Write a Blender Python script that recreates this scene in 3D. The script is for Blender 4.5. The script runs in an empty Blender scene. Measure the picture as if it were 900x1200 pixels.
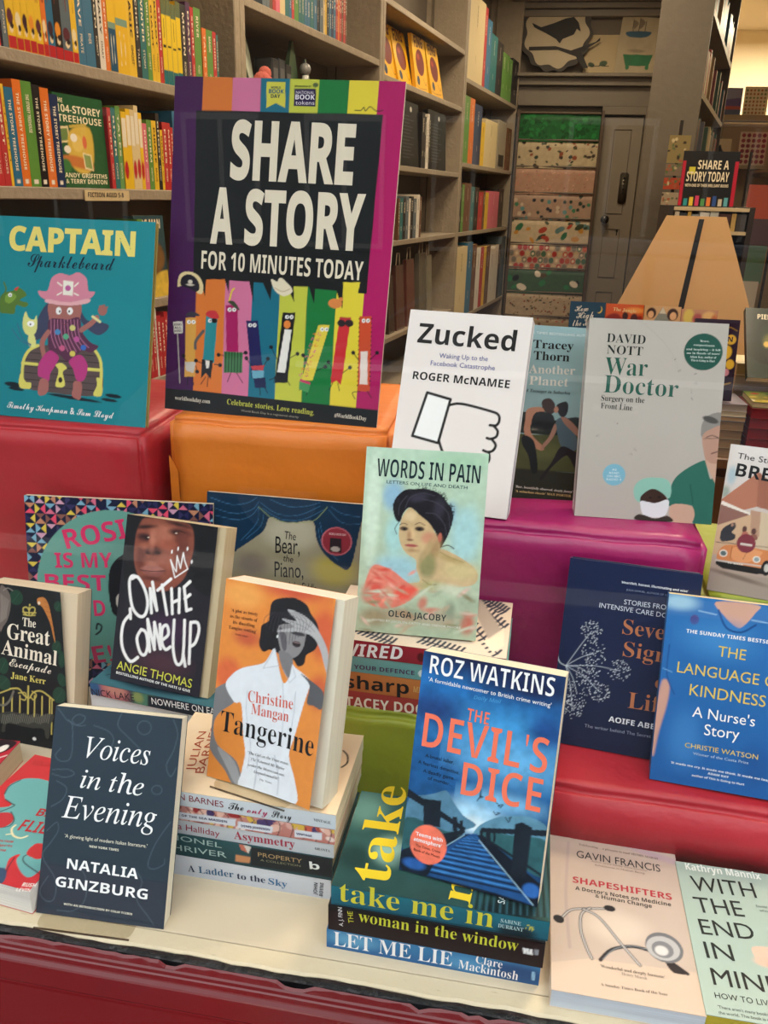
import bpy, bmesh, math, random
import numpy as np
from mathutils import Vector, Matrix
PI = math.pi
SC = bpy.context.scene
COL = SC.collection

# ------------------------------------------------------------------ camera, world, lights, exposure
# world axes: X along the shop window, Y into the shop, Z up; the display sill is z = 0
F_PX, PITCH, ROLL, YAW, CAM_H = 969.81, math.radians(20.95), math.radians(1.62), math.radians(9.19), 0.6683
_f = Vector((-math.sin(YAW) * math.cos(PITCH), math.cos(YAW) * math.cos(PITCH), -math.sin(PITCH)))
_r = Vector((math.cos(YAW), math.sin(YAW), 0)); _u = _r.cross(_f)
_r2 = _r * math.cos(ROLL) + _u * math.sin(ROLL); _u2 = _u * math.cos(ROLL) - _r * math.sin(ROLL)
cam_d = bpy.data.cameras.new('camera'); cam_d.sensor_fit = 'VERTICAL'; cam_d.sensor_height = 36
cam_d.lens = F_PX * 36 / 1200; cam_d.clip_start = .02
cam = bpy.data.objects.new('camera', cam_d); COL.objects.link(cam); SC.camera = cam
cam.matrix_world = Matrix(((_r2.x, _u2.x, -_f.x, 0), (_r2.y, _u2.y, -_f.y, 0), (_r2.z, _u2.z, -_f.z, CAM_H), (0, 0, 0, 1)))
SC.view_settings.view_transform = 'Standard'; SC.view_settings.look = 'None'
SC.view_settings.gamma = 1; SC.view_settings.use_curve_mapping = False
SC.view_settings.exposure = 0.0
wd = bpy.data.worlds.new('world'); SC.world = wd; wd.use_nodes = True
_n = wd.node_tree.nodes; _l = wd.node_tree.links
_bg = _n['Background']; _tc = _n.new('ShaderNodeTexCoord'); _sep = _n.new('ShaderNodeSeparateXYZ'); _rmp = _n.new('ShaderNodeValToRGB')
_l.new(_tc.outputs['Generated'], _sep.inputs[0]); _l.new(_sep.outputs['Z'], _rmp.inputs[0]); _l.new(_rmp.outputs[0], _bg.inputs[0])
_rmp.color_ramp.elements[0].position = 0; _rmp.color_ramp.elements[0].color = (.72, .74, .78, 1)
_rmp.color_ramp.elements[1].position = 1; _rmp.color_ramp.elements[1].color = (.95, .97, 1, 1)
_bg.inputs[1].default_value = 4.2
SC.cycles.max_bounces = 8; SC.cycles.transparent_max_bounces = 12; SC.cycles.use_denoising = True; SC.cycles.caustics_refractive = False

def lamp(name, loc, size, power, col, rot=(0, 0, 0), sizey=None):
    d = bpy.data.lights.new(name, 'AREA'); d.energy = power; d.color = col; d.size = size
    if sizey: d.shape = 'RECTANGLE'; d.size_y = sizey
    o = bpy.data.objects.new(name, d); COL.objects.link(o); o.location = loc; o.rotation_euler = rot
    return o
# ceiling lamps of the shop, warm; two small warm lamps over the window display
for x, y, p in ((-.3, 2.6, 22), (.0, 4.6, 24), (.3, 6.2, 19), (.75, 1.75, 34), (.95, 3.6, 22)):
    lamp('ceiling_lamp_light', (x, y, 2.12), .5, p, (1, .78, .54))
lamp('bright_room_light', (2.0, 8.2, 2.1), .8, 95, (1, .82, .56))
for x in (-.5, .35): lamp('display_lamp_light', (x, .80, 1.9), .25, 3, (1, .84, .66))


# ------------------------------------------------------------------ materials
def lin(h):
    if not isinstance(h, str): return tuple(h)
    h = h.lstrip('#')
    if len(h) == 3: h = ''.join(c * 2 for c in h)
    v = [int(h[i:i + 2], 16) / 255 for i in (0, 2, 4)]
    return tuple(x / 12.92 if x <= .04045 else ((x + .055) / 1.055) ** 2.4 for x in v)
MATS = {}
def mat(col, rough=.6, metal=0, bump=0, bscale=60, var=0, vscale=20, coat=0, spec=.5):
    k = ('m', col, rough, metal, bump, bscale, var, vscale, coat, spec)
    if k in MATS: return MATS[k]
    m = bpy.data.materials.new('surface_' + str(col).strip('#')); m.use_nodes = True; n = m.node_tree.nodes; l = m.node_tree.links
    b = n['Principled BSDF']; c = lin(col); b.inputs['Base Color'].default_value = (*c, 1); b.inputs['Roughness'].default_value = rough; b.inputs['Metallic'].default_value = metal
    b.inputs['Coat Weight'].default_value = coat; b.inputs['Specular IOR Level'].default_value = spec
    if bump or var:
        tc = n.new('ShaderNodeTexCoord')
    if var:
        t = n.new('ShaderNodeTexNoise'); t.inputs['Scale'].default_value = vscale; t.inputs['Detail'].default_value = 5; l.new(tc.outputs['Object'], t.inputs['Vector'])
        mx = n.new('ShaderNodeMix'); mx.data_type = 'RGBA'; l.new(t.outputs[0], mx.inputs[0])
        mx.inputs[6].default_value = (*[x * (1 - var) for x in c], 1); mx.inputs[7].default_value = (*[min(1, x * (1 + var)) for x in c], 1); l.new(mx.outputs[2], b.inputs['Base Color'])
    if bump:
        t = n.new('ShaderNodeTexNoise'); t.inputs['Scale'].default_value = bscale; t.inputs['Detail'].default_value = 4; l.new(tc.outputs['Object'], t.inputs['Vector'])
        bp = n.new('ShaderNodeBump'); bp.inputs['Strength'].default_value = bump; bp.inputs['Distance'].default_value = .01; l.new(t.outputs[0], bp.inputs['Height']); l.new(bp.outputs[0], b.inputs['Normal'])
    MATS[k] = m; return m
def print_mat(rough=.4, coat=0):
    k = ('p', rough, coat)
    if k in MATS: return MATS[k]
    m = bpy.data.materials.new('printed_ink'); m.use_nodes = True; n = m.node_tree.nodes; b = n['Principled BSDF']
    a = n.new('ShaderNodeAttribute'); a.attribute_name = 'ink'; m.node_tree.links.new(a.outputs['Color'], b.inputs['Base Color'])
    b.inputs['Roughness'].default_value = rough; b.inputs['Coat Weight'].default_value = coat; b.inputs['Coat Roughness'].default_value = .12; b.inputs['Specular IOR Level'].default_value = .2
    MATS[k] = m; return m
def paper_mat(col, axis=2, sc=900):
    k = ('pg', col, axis, sc)
    if k in MATS: return MATS[k]
    m = bpy.data.materials.new('page_edges'); m.use_nodes = True; n = m.node_tree.nodes; l = m.node_tree.links; b = n['Principled BSDF']
    tc = n.new('ShaderNodeTexCoord'); mp = n.new('ShaderNodeMapping'); l.new(tc.outputs['Object'], mp.inputs[0]); s = [6, 6, 6]; s[axis] = sc; mp.inputs['Scale'].default_value = s
    t = n.new('ShaderNodeTexNoise'); t.inputs['Scale'].default_value = 1; t.inputs['Detail'].default_value = 2; l.new(mp.outputs[0], t.inputs['Vector'])
    c = lin(col); mx = n.new('ShaderNodeMix'); mx.data_type = 'RGBA'; l.new(t.outputs[0], mx.inputs[0]); mx.inputs[6].default_value = (*[x * .72 for x in c], 1); mx.inputs[7].default_value = (*[min(1, x * 1.12) for x in c], 1)
    l.new(mx.outputs[2], b.inputs['Base Color']); b.inputs['Roughness'].default_value = .85; b.inputs['Specular IOR Level'].default_value = .2
    MATS[k] = m; return m
def glass_mat(tint=(.97, .985, .98), refl=1.15, rough=.0, name='glass'):
    k = (name, tint, refl, rough)
    if k in MATS: return MATS[k]
    m = bpy.data.materials.new(name); m.use_nodes = True; n = m.node_tree.nodes; l = m.node_tree.links; n.remove(n['Principled BSDF'])
    t = n.new('ShaderNodeBsdfTransparent'); t.inputs[0].default_value = (*tint, 1); g = n.new('ShaderNodeBsdfGlossy'); g.inputs['Roughness'].default_value = rough
    f = n.new('ShaderNodeFresnel'); f.inputs[0].default_value = 1.5; mu = n.new('ShaderNodeMath'); mu.operation = 'MULTIPLY'; mu.inputs[1].default_value = refl; l.new(f.outputs[0], mu.inputs[0])
    ge = n.new('ShaderNodeNewGeometry'); inv = n.new('ShaderNodeMath'); inv.operation = 'SUBTRACT'; inv.inputs[0].default_value = 1; l.new(ge.outputs['Backfacing'], inv.inputs[1]); m2 = n.new('ShaderNodeMath'); m2.operation = 'MULTIPLY'; m2.use_clamp = True; l.new(mu.outputs[0], m2.inputs[0]); l.new(inv.outputs[0], m2.inputs[1]); mu = m2
    mx = n.new('ShaderNodeMixShader'); l.new(mu.outputs[0], mx.inputs[0]); l.new(t.outputs[0], mx.inputs[1]); l.new(g.outputs[0], mx.inputs[2]); l.new(mx.outputs[0], n['Material Output'].inputs[0])
    MATS[k] = m; return m

# ------------------------------------------------------------------ object helpers
def tag(o, label=None, cat=None, group=None, kind=None):
    if label: o['label'] = label
    if cat: o['category'] = cat
    if group: o['group'] = group
    if kind: o['kind'] = kind
    return o
def empty(name, M=None, label=None, cat=None, group=None):
    o = bpy.data.objects.new(name, None); COL.objects.link(o); o.empty_display_size = .02
    if M is not None: o.matrix_world = M
    return tag(o, label, cat, group)
def link(name, me, parent=None, M=None):
    o = bpy.data.objects.new(name, me); COL.objects.link(o)
    if parent is not None: o.parent = parent
    if M is not None: o.matrix_local = M
    return o
def mesh(name, vs, fs, m, parent=None, M=None, smooth=False):
    me = bpy.data.meshes.new(name); me.from_pydata([tuple(v) for v in vs], [], fs)
    for x in (m if isinstance(m, (list, tuple)) else [m]): me.materials.append(x)
    if smooth: me.polygons.foreach_set('use_smooth', [True] * len(me.polygons))
    me.update(); return link(name, me, parent, M)
class MB:
    def __init__(s): s.v = []; s.f = []
    def box(s, x0, x1, y0, y1, z0, z1, M=None):
        k = len(s.v); vs = [(x, y, z) for x in (x0, x1) for y in (y0, y1) for z in (z0, z1)]
        if M is not None: vs = [tuple(M @ Vector(v)) for v in vs]
        s.v += vs; s.f += [tuple(k + i for i in q) for q in ((0, 1, 3, 2), (4, 6, 7, 5), (0, 4, 5, 1), (2, 3, 7, 6), (0, 2, 6, 4), (1, 5, 7, 3))]; return s
    def hexa(s, vs):
        k = len(s.v); s.v += [tuple(v) for v in vs]; s.f += [tuple(k + i for i in q) for q in ((0, 1, 3, 2), (4, 6, 7, 5), (0, 4, 5, 1), (2, 3, 7, 6), (0, 2, 6, 4), (1, 5, 7, 3))]; return s
    def prism(s, poly, z0, z1, M=None):
        k = len(s.v); n = len(poly); vs = [(x, y, z0) for x, y in poly] + [(x, y, z1) for x, y in poly]
        if M is not None: vs = [tuple(M @ Vector(v)) for v in vs]
        s.v += vs; s.f += [tuple(k + i for i in reversed(range(n))), tuple(k + n + i for i in range(n))] + [(k + i, k + (i + 1) % n, k + n + (i + 1) % n, k + n + i) for i in range(n)]; return s
    def lathe(s, prof, n=20, M=None):
        k = len(s.v); vs = [(r * math.cos(2 * PI * i / n), r * math.sin(2 * PI * i / n), z) for r, z in prof for i in range(n)]
        if M is not None: vs = [tuple(M @ Vector(v)) for v in vs]
        s.v += vs
        for j in range(len(prof) - 1):
            for i in range(n): s.f.append((k + j * n + i, k + j * n + (i + 1) % n, k + (j + 1) * n + (i + 1) % n, k + (j + 1) * n + i))
        s.f += [tuple(k + i for i in reversed(range(n))), tuple(k + (len(prof) - 1) * n + i for i in range(n))]; return s
    def tube(s, pts, r, n=8):
        pts = [Vector(p) for p in pts]; k = len(s.v)
        for i, p in enumerate(pts):
            d = (pts[min(i + 1, len(pts) - 1)] - pts[max(i - 1, 0)]).normalized(); a = d.orthogonal().normalized(); b = d.cross(a)
            if i and (a.dot(pa) < 0.99):
                a = (pa - d * pa.dot(d)).normalized(); b = d.cross(a)
            pa = a; rr = r[i] if isinstance(r, (list, tuple)) else r
            s.v += [tuple(p + (a * math.cos(2 * PI * j / n) + b * math.sin(2 * PI * j / n)) * rr) for j in range(n)]
        for i in range(len(pts) - 1):
            for j in range(n): s.f.append((k + i * n + j, k + i * n + (j + 1) % n, k + (i + 1) * n + (j + 1) % n, k + (i + 1) * n + j))
        s.f += [tuple(k + j for j in reversed(range(n))), tuple(k + (len(pts) - 1) * n + j for j in range(n))]; return s
    def build(s, name, m, parent=None, M=None, smooth=False, bevel=0, seg=2):
        o = mesh(name, s.v, s.f, m, parent, M, smooth)
        if bevel:
            bm = bmesh.new(); bm.from_mesh(o.data); bmesh.ops.remove_doubles(bm, verts=bm.verts, dist=1e-6)
            bmesh.ops.bevel(bm, geom=[e for e in bm.edges if e.calc_face_angle(0) > .5], offset=bevel, segments=seg, affect='EDGES', clamp_overlap=True)
            bm.to_mesh(o.data); bm.free()
            if seg > 1: o.data.polygons.foreach_set('use_smooth', [True] * len(o.data.polygons))
        return o
def pose(X, Y, Z, yaw, lean, roll):
    a, t, r = map(math.radians, (yaw, lean, roll))
    e = Vector((math.cos(a), math.sin(a), 0)); n = Vector((-math.sin(a), math.cos(a), 0)); u = Vector((0, 0, 1)) * math.cos(t) + n * math.sin(t)
    e, u = e * math.cos(r) + u * math.sin(r), u * math.cos(r) - e * math.sin(r); m = e.cross(u)
    return Matrix(((e.x, u.x, m.x, X), (e.y, u.y, m.y, Y), (e.z, u.z, m.z, Z), (0, 0, 0, 1)))

# ------------------------------------------------------------------ lettering (type set as flat meshes)
def _tr(s, up, lo, dg=None):
    o = ''
    for ch in s:
        if 'A' <= ch <= 'Z' and up: o += chr(up + ord(ch) - 65)
        elif 'a' <= ch <= 'z' and lo: o += '\u210e' if (lo == 0x1D44E and ch == 'h') else chr(lo + ord(ch) - 97)
        elif dg and ch.isdigit(): o += chr(dg + ord(ch) - 48)
        else: o += ch
    return o
STY = {'s': (0, 0, None, 0), 'S': (0x1D5D4, 0x1D5EE, 0x1D7EC, 0), 'M': (0x1D5D4, 0x1D5EE, 0x1D7EC, -.011), 'X': (0x1D5D4, 0x1D5EE, 0x1D7EC, .022), 'o': (0x1D608, 0x1D622, None, 0), 'O': (0x1D63C, 0x1D656, None, 0),
       'b': (0x1D400, 0x1D41A, 0x1D7CE, 0), 'r': (0x1D400, 0x1D41A, 0x1D7CE, -.0075), 'i': (0x1D434, 0x1D44E, None, 0), 'I': (0x1D468, 0x1D482, None, 0), 'c': (0x1D4D0, 0x1D4EA, None, 0), 'm': (0x1D670, 0x1D68A, None, 0)}
_tc_ = {}
def glyphs(s, st):
    if (s, st) in _tc_: return _tc_[(s, st)]
    up, lo, dg, off = STY[st]; cu = bpy.data.curves.new('t', 'FONT'); cu.body = _tr(s, up, lo, dg); cu.offset = off; cu.resolution_u = 3 if len(s) < 16 else 2
    o = bpy.data.objects.new('t', cu); me = bpy.data.meshes.new_from_object(o)
    v = np.empty(len(me.vertices) * 3, 'f'); me.vertices.foreach_get('co', v); v = v.reshape(-1, 3)[:, :2].copy()
    if st in 'Xcb' : pass
    fs = [tuple(p.vertices) for p in me.polygons]
    bpy.data.objects.remove(o); bpy.data.curves.remove(cu); bpy.data.meshes.remove(me)
    if len(v):
        v[:, 0] -= v[:, 0].min(); w = v[:, 0].max(); hgt = v[:, 1].max()
    else: w = hgt = 1
    _tc_[(s, st)] = (v, fs, w, hgt); return _tc_[(s, st)]
def lettering(name, rows, parent, M=None, z=.0006, zf=None, rough=.45):
    """rows: (string, style, colour, x mm, y mm, width mm, height mm, angle)"""
    V = []; Fs = []; Cs = []
    for st, sty, col, x, y, W, H, ang in rows:
        v, fs, w, h = glyphs(st, sty)
        if not len(v): continue
        p = v * (W / w, H / h); a = math.radians(ang); ca, sa = math.cos(a), math.sin(a)
        q = np.stack([x + p[:, 0] * ca - p[:, 1] * sa, y + p[:, 0] * sa + p[:, 1] * ca], 1) / 1000
        k = len(V); V += [(float(X), float(Y), z + (zf(X, Y) if zf else 0)) for X, Y in q]; Fs += [tuple(k + i for i in f) for f in fs]; Cs += [(*lin(col), 1)] * len(q)
    me = bpy.data.meshes.new(name); me.from_pydata(V, [], Fs); me.materials.append(print_mat(rough))
    at = me.color_attributes.new('ink', 'FLOAT_COLOR', 'POINT'); at.data.foreach_set('color', np.array(Cs, 'f').ravel())
    return link(name, me, parent, M)

# ------------------------------------------------------------------ printed pictures: ink laid on a fine grid of the cover
def spline(p):
    p = np.array(p).reshape(-1, 2); n = len(p); o = []
    for i in range(n):
        a, b, c, d = p[i - 1], p[i], p[(i + 1) % n], p[(i + 2) % n]
        for t in (0, .25, .5, .75): o.append(.5 * (2 * b + (c - a) * t + (2 * a - 5 * b + 4 * c - d) * t * t + (3 * b - a - 3 * c + d) * t ** 3))
    return np.array(o)
def ospline(p):
    p = np.array(p).reshape(-1, 2); n = len(p)
    if n < 3: return p
    o = []
    for i in range(n - 1):
        a, b, c, d = p[max(i - 1, 0)], p[i], p[i + 1], p[min(i + 2, n - 1)]
        for t in (0, .25, .5, .75): o.append(.5 * (2 * b + (c - a) * t + (2 * a - 5 * b + 4 * c - d) * t * t + (3 * b - a - 3 * c + d) * t ** 3))
    o.append(p[-1]); return np.array(o)
def vnoise(X, Y, s, seed):
    r = np.random.RandomState(seed + 7); g = r.rand(64, 64); o = 0; amp = 1; tot = 0
    for k in range(3):
        x = X / s * 2 ** k + 31; y = Y / s * 2 ** k + 17; xi = np.floor(x).astype(int); yi = np.floor(y).astype(int); fx = x - xi; fy = y - yi; fx = fx * fx * (3 - 2 * fx); fy = fy * fy * (3 - 2 * fy)
        a = g[xi % 64, yi % 64]; b = g[(xi + 1) % 64, yi % 64]; c = g[xi % 64, (yi + 1) % 64]; d = g[(xi + 1) % 64, (yi + 1) % 64]
        o = o + amp * ((a * (1 - fx) + b * fx) * (1 - fy) + (c * (1 - fx) + d * fx) * fy); tot += amp; amp *= .5
    return o / tot - .5
def paint(ops, X, Y, w, h):
    C = np.ones(X.shape + (3,)) * .8
    def blend(sl, a, col): C[sl] += a[..., None] * (np.array(lin(col)) - C[sl])
    xs = X[0]; ys = Y[:, 0]; varw = not np.allclose(X[0], X[-1])
    def box(x0, x1, y0, y1):
        if varw: return (slice(None), slice(None))
        i0, i1 = np.searchsorted(xs, x0), np.searchsorted(xs, x1); j0, j1 = np.searchsorted(ys, y0), np.searchsorted(ys, y1)
        return (slice(max(j0 - 1, 0), j1 + 1), slice(max(i0 - 1, 0), i1 + 1))
    def seg(P, sl, closed):
        x = X[sl]; y = Y[sl]; D = np.full(x.shape, 1e9); ins = np.zeros(x.shape, bool); n = len(P)
        for i in range(n if closed else n - 1):
            (ax, ay), (bx, by) = P[i], P[(i + 1) % n]; dx, dy = bx - ax, by - ay; L = dx * dx + dy * dy + 1e-12
            t = np.clip(((x - ax) * dx + (y - ay) * dy) / L, 0, 1); D = np.minimum(D, (x - ax - t * dx) ** 2 + (y - ay - t * dy) ** 2)
            if closed and ay != by: ins ^= ((ay > y) != (by > y)) & (x < (bx - ax) * (y - ay) / (by - ay) + ax)
        return np.sqrt(D), ins
    for op in ops:
        k = op[0]
        if k == 'g':
            a, b = np.array(lin(op[1])), np.array(lin(op[2])); t = (Y / h)[..., None]; C[:] = b * (1 - t) + a * t
        elif k == 'n':
            C *= (1 + op[1] * 2.4 * vnoise(X, Y, op[2], op[3]))[..., None]
        elif k == 'p':
            P = np.array(op[2]).reshape(-1, 2); P = spline(op[2]) if op[4] else P; so = max(op[3], .3); m = so + .5
            sl = box(P[:, 0].min() - m, P[:, 0].max() + m, P[:, 1].min() - m, P[:, 1].max() + m)
            if not C[sl].size: continue
            D, ins = seg(P, sl, True); sd = np.where(ins, D, -D); blend(sl, np.clip(.5 + sd / (2 * so), 0, 1), op[1])
        elif k == 's':
            P = ospline(op[3]) if op[4] else np.array(op[3]).reshape(-1, 2); m = op[2] / 2 + 1
            sl = box(P[:, 0].min() - m, P[:, 0].max() + m, P[:, 1].min() - m, P[:, 1].max() + m)
            if not C[sl].size: continue
            D, _ = seg(P, sl, False); hw = op[2] / 2; k2 = min(1, hw / .35); hw = max(hw, .35); blend(sl, np.clip(.5 + (hw - D) / .9, 0, 1) * k2, op[1])
        elif k == 'e':
            _, col, cx, cy, rx, ry, so, rot = op; m = max(rx, ry) + so + 1; sl = box(cx - m, cx + m, cy - m, cy + m)
            if not C[sl].size: continue
            a = math.radians(-rot); x = X[sl] - cx; y = Y[sl] - cy; u = x * math.cos(a) + y * math.sin(a); v = -x * math.sin(a) + y * math.cos(a)
            rx = max(rx, .3); ry = max(ry, .3); q = np.sqrt((u / rx) ** 2 + (v / ry) ** 2) + 1e-9; d = (1 - q) * min(rx, ry); s2 = max(so, .35)
            t = np.clip(.5 + d / (2 * s2), 0, 1); blend(sl, t * t * (3 - 2 * t) if so > 1.5 else t, col)
        elif k == 'u':
            _, col, cx, cy, R, n, dr = op; r = random.Random(int(cx * 10 + cy))
            for i in range(n):
                a = r.uniform(0, 6.28); q = R * math.sqrt(r.random()); x = cx + q * math.cos(a); y = cy + q * math.sin(a); m = dr + 1; sl = box(x - m, x + m, y - m, y + m)
                if not C[sl].size: continue
                D = np.hypot(X[sl] - x, Y[sl] - y); blend(sl, np.clip(.5 + (max(dr * .55, .3) - D) / .8, 0, 1), col)
        elif k == 't':
            cols, _, _, dx, dy = op[1:]; r = np.random.RandomState(3); i = np.floor(X / dx).astype(int); j = np.floor(Y / dy).astype(int); fx = X / dx - i; fy = Y / dy - j
            s1 = (fx > fy).astype(int); s2 = (fx + fy > 1).astype(int); idx = (i * 4 + j * 172 + s1 * 2 + s2) % 997; tab = r.randint(0, len(cols), 997); dark = ((i + j + s1 + s2) % 2 == 0)
            cc = np.array([lin(x) for x in cols]); C[:] = np.where(dark[..., None], np.array(lin('#171c3a')), cc[tab[idx]])
    return np.clip(C, 0, 1)
def picture(name, ops, w, h, parent, M=None, res=1.0, z=.0003, zf=None, wt=None, wb=None, rough=.4, coat=0):
    """a printed picture w x h metres, painted by ops in mm"""
    nx, ny = max(4, int(w * 1000 / res)), max(4, int(h * 1000 / res)); u = np.linspace(0, 1, nx); v = np.linspace(0, 1, ny); U, V = np.meshgrid(u, v)
    Wv = (wb or w) + ((wt or w) - (wb or w)) * V; X = U * Wv * 1000; Y = V * h * 1000; C = paint(ops, X, Y, w * 1000, h * 1000)
    Z = np.full(X.shape, z) + (zf(X / 1000, Y / 1000) if zf else 0)
    co = np.stack([X / 1000, Y / 1000, Z], -1).reshape(-1, 3).astype('f'); i = np.arange((nx - 1) * (ny - 1)); r = i // (nx - 1) * nx + i % (nx - 1)
    q = np.stack([r, r + 1, r + nx + 1, r + nx], 1).astype('i'); me = bpy.data.meshes.new(name); me.vertices.add(len(co)); me.vertices.foreach_set('co', co.ravel())
    me.loops.add(q.size); me.loops.foreach_set('vertex_index', q.ravel()); me.polygons.add(len(q)); me.polygons.foreach_set('loop_start', np.arange(0, q.size, 4, dtype='i')); me.polygons.foreach_set('loop_total', np.full(len(q), 4, 'i'))
    me.update(calc_edges=True); me.materials.append(print_mat(rough, coat)); me.polygons.foreach_set('use_smooth', [True] * len(q))
    at = me.color_attributes.new('ink', 'FLOAT_COLOR', 'POINT'); at.data.foreach_set('color', np.concatenate([C.reshape(-1, 3), np.ones((len(co), 1))], 1).astype('f').ravel())
    return link(name, me, parent, M)

# ------------------------------------------------------------------ books
def book(label, M, w, h, T, cover, pages='#e8dcc0', hard=False, art=None, txt=None, cat='book', group=None, name='book', curl=None, wt=None, wb=None, pw=None, res=1.0, coat=.08, spine=None, flip=False):
    """a closed book; local x = cover width from the spine, y = cover height, z = out of the front cover (front face z = 0)"""
    b = empty(name, M, label, cat, group); bt = .0024 if hard else .0005; mc = mat(cover, .4, coat=coat); pw = pw or w
    wt = wt or w; wb = wb or w; zf = None
    if curl: ct, cb = curl; zf = lambda x, y: (cb + (ct - cb) * y / h) * np.clip((x / w - .35) / .65, 0, 1) ** 2
    m = MB(); 
    if not curl: m.hexa([(0, 0, -bt), (0, 0, 0), (0, h, -bt), (0, h, 0), (wb, 0, -bt), (wb, 0, 0), (wt, h, -bt), (wt, h, 0)])
    m.box(0, w, 0, h, -T, -T + bt); m.box(0, bt, 0, h, -T + bt, -bt)
    m.build('cover', mc, b, bevel=.0007 if hard else 0, seg=1)
    ins = .003 if hard else .0002
    pb = MB().box(bt, pw - ins - (0 if hard else .0003), ins, h - ins, -T + bt, -bt - .00005).build('page_block', paper_mat(pages), b)
    if art: picture('cover_picture', art, w, h, b, res=res, zf=zf, wt=wt, wb=wb, coat=coat)
    if txt: lettering('lettering', txt, b, zf=zf)
    if spine: lettering('spine_lettering', spine, b)
    return b
def lying(label, L, top=None, spn=None, spt=None, topt=None, cover='#888888', pages='#e6d8bc', group=None, hard=False, res=1.1):
    """book lying flat, spine towards the window; L = (x left, y front, z0, z1, yaw, length, depth)"""
    xl, y, z0, z1, yw, Ln, D = L; M = Matrix.Translation((xl, y, z0)) @ Matrix.Rotation(math.radians(yw), 4, 'Z'); T = z1 - z0 - .0004
    b = empty('book', M, label, 'book', group); bt = .0024 if hard else .0005; mc = mat(cover, .45, coat=.2)
    MB().box(0, Ln, 0, D, 0, bt).box(0, Ln, 0, D, T - bt, T).box(0, Ln, 0, bt, bt, T - bt).build('cover', mc, b)
    ins = .003 if hard else .0003; MB().box(ins, Ln - ins, bt, D - ins, bt, T - bt).build('page_block', paper_mat(pages), b)
    A = Matrix(((1, 0, 0, 0), (0, 0, -1, -.0002), (0, 1, 0, 0), (0, 0, 0, 1))); B = Matrix.Translation((0, 0, T))
    if spn: picture('spine_picture', spn, Ln, T, b, A, res=res)
    if spt: lettering('spine_lettering', spt, b, A)
    if top: picture('cover_picture', top, Ln, D, b, B, res=res)
    if topt: lettering('cover_lettering', topt, b, B)
    return b
# ------------------------------------------------------------------ the setting
FLOOR = -.65; CEIL = 2.2
def struct(name, mb, m, **k):
    o = mb.build(name, m, **k); o['kind'] = 'structure'; return o
wallc = mat('#7d7263', .8, bump=.15, bscale=30, var=.06, vscale=3)
fl = empty('floor'); fl['kind'] = 'structure'
MB().box(-1.9, 3.2, .5, 9.4, FLOOR - .1, FLOOR - .02).build('subfloor', mat('#3c2a1e', .8), fl)
bd = MB().box(-1.9, 3.2, 0, .136, 0, .02).build('floorboard', mat('#6a4a30', .55, var=.25, vscale=6, bump=.2, bscale=20), fl); bd.location = (0, .56, FLOOR - .02)
for i in range(1, 64):
    o = bd.copy(); COL.objects.link(o); o.location = (0, .56 + .139 * i, FLOOR - .02)
struct('ceiling', MB().box(-1.9, 3.2, .5, 9.4, CEIL, CEIL + .1), mat('#c9bfae', .8))
TH = math.radians(81); E = Vector((math.cos(TH), math.sin(TH), 0)); NR = Vector((math.sin(TH), -math.cos(TH), 0)); PW = Vector((-1.0559, 1.9578, 0))
SM = Matrix(((E.x, -NR.x, 0, PW.x), (E.y, -NR.y, 0, PW.y), (0, 0, 1, 0), (0, 0, 0, 1)))   # local x along the bookcases, y into them
struct('wall_left', MB().box(-1.6, 6.2, .27, .35, FLOOR, CEIL), wallc, M=SM)
struct('wall_back', MB().box(-.6, .95, 7.42, 7.5, FLOOR, CEIL), mat('#6f6455', .8, bump=.15, bscale=30, var=.05, vscale=3))
struct('wall_far', MB().box(.9, 3.2, 9.3, 9.4, FLOOR, CEIL), mat('#d6cab4', .85, var=.04, vscale=2))
struct('wall_passage', MB().box(.90, .98, 7.5, 9.3, FLOOR, CEIL), mat('#cbb68c', .85))
struct('wall_right', MB().box(3.1, 3.2, .5, 9.4, FLOOR, CEIL), mat('#cbb68c', .85))
struct('wall_front', MB().box(-1.9, -1.45, .46, .56, FLOOR - .1, CEIL + .4).box(1.35, 3.2, .46, .56, FLOOR - .1, CEIL + .4).box(-1.45, 1.35, .46, .56, 1.75, CEIL + .4).box(-1.45, 1.35, .46, .56, FLOOR - .1, -.06), mat('#6c1416', .35, coat=.4))

# shop window: outer red frame, putty line, pane, inner sill
prof = [(.5330, -.0030), (.5300, -.0042), (.5238, -.0048), (.5222, -.0062), (.5205, -.0080), (.5190, -.0088), (.5150, -.0090), (.5138, -.0094), (.5125, -.0106), (.5112, -.0118), (.5095, -.0123), (.4925, -.0126), (.4912, -.0116), (.4900, -.0116), (.4888, -.0130), (.4700, -.0133), (.4400, -.0138), (.4360, -.0160), (.4340, -.16), (.50, -.16), (.532, -.16)]
rnd = random.Random(4); mb = MB(); nx = 320
rows = []
for i in range(nx + 1):
    x = -1.45 + 2.8 * i / nx; j = .0022 * (math.sin(x * 31) + math.sin(x * 77 + 1) + rnd.uniform(-.7, .7))
    rows.append([(x, y - (abs(j) * 1.3 if k in (0, 1) else 0), z + (.0003 * math.sin(x * 23) if k < 18 else 0)) for k, (y, z) in enumerate(prof)])
n = len(prof)
for r in rows: mb.v += r
for i in range(nx):
    for k in range(n): a = i * n + k; b2 = i * n + (k + 1) % n; mb.f.append((a, b2, b2 + n, a + n))
wf = empty('window_1'); wf['kind'] = 'structure'
mb.build('painted_frame', mat('#52060a', .2, spec=.3, coat=.15, bump=.02, bscale=40, var=.2, vscale=9), wf)
mb = MB(); mb.box(-1.45, 1.35, .5310, .5400, -.012, -.0024); mb.build('putty', mat('#0f1012', .5, bump=.6, bscale=80), wf)
MB().box(-1.45, 1.35, .5335, .5357, -.0022, 1.75).build('glass_pane', glass_mat(), wf)
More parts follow.
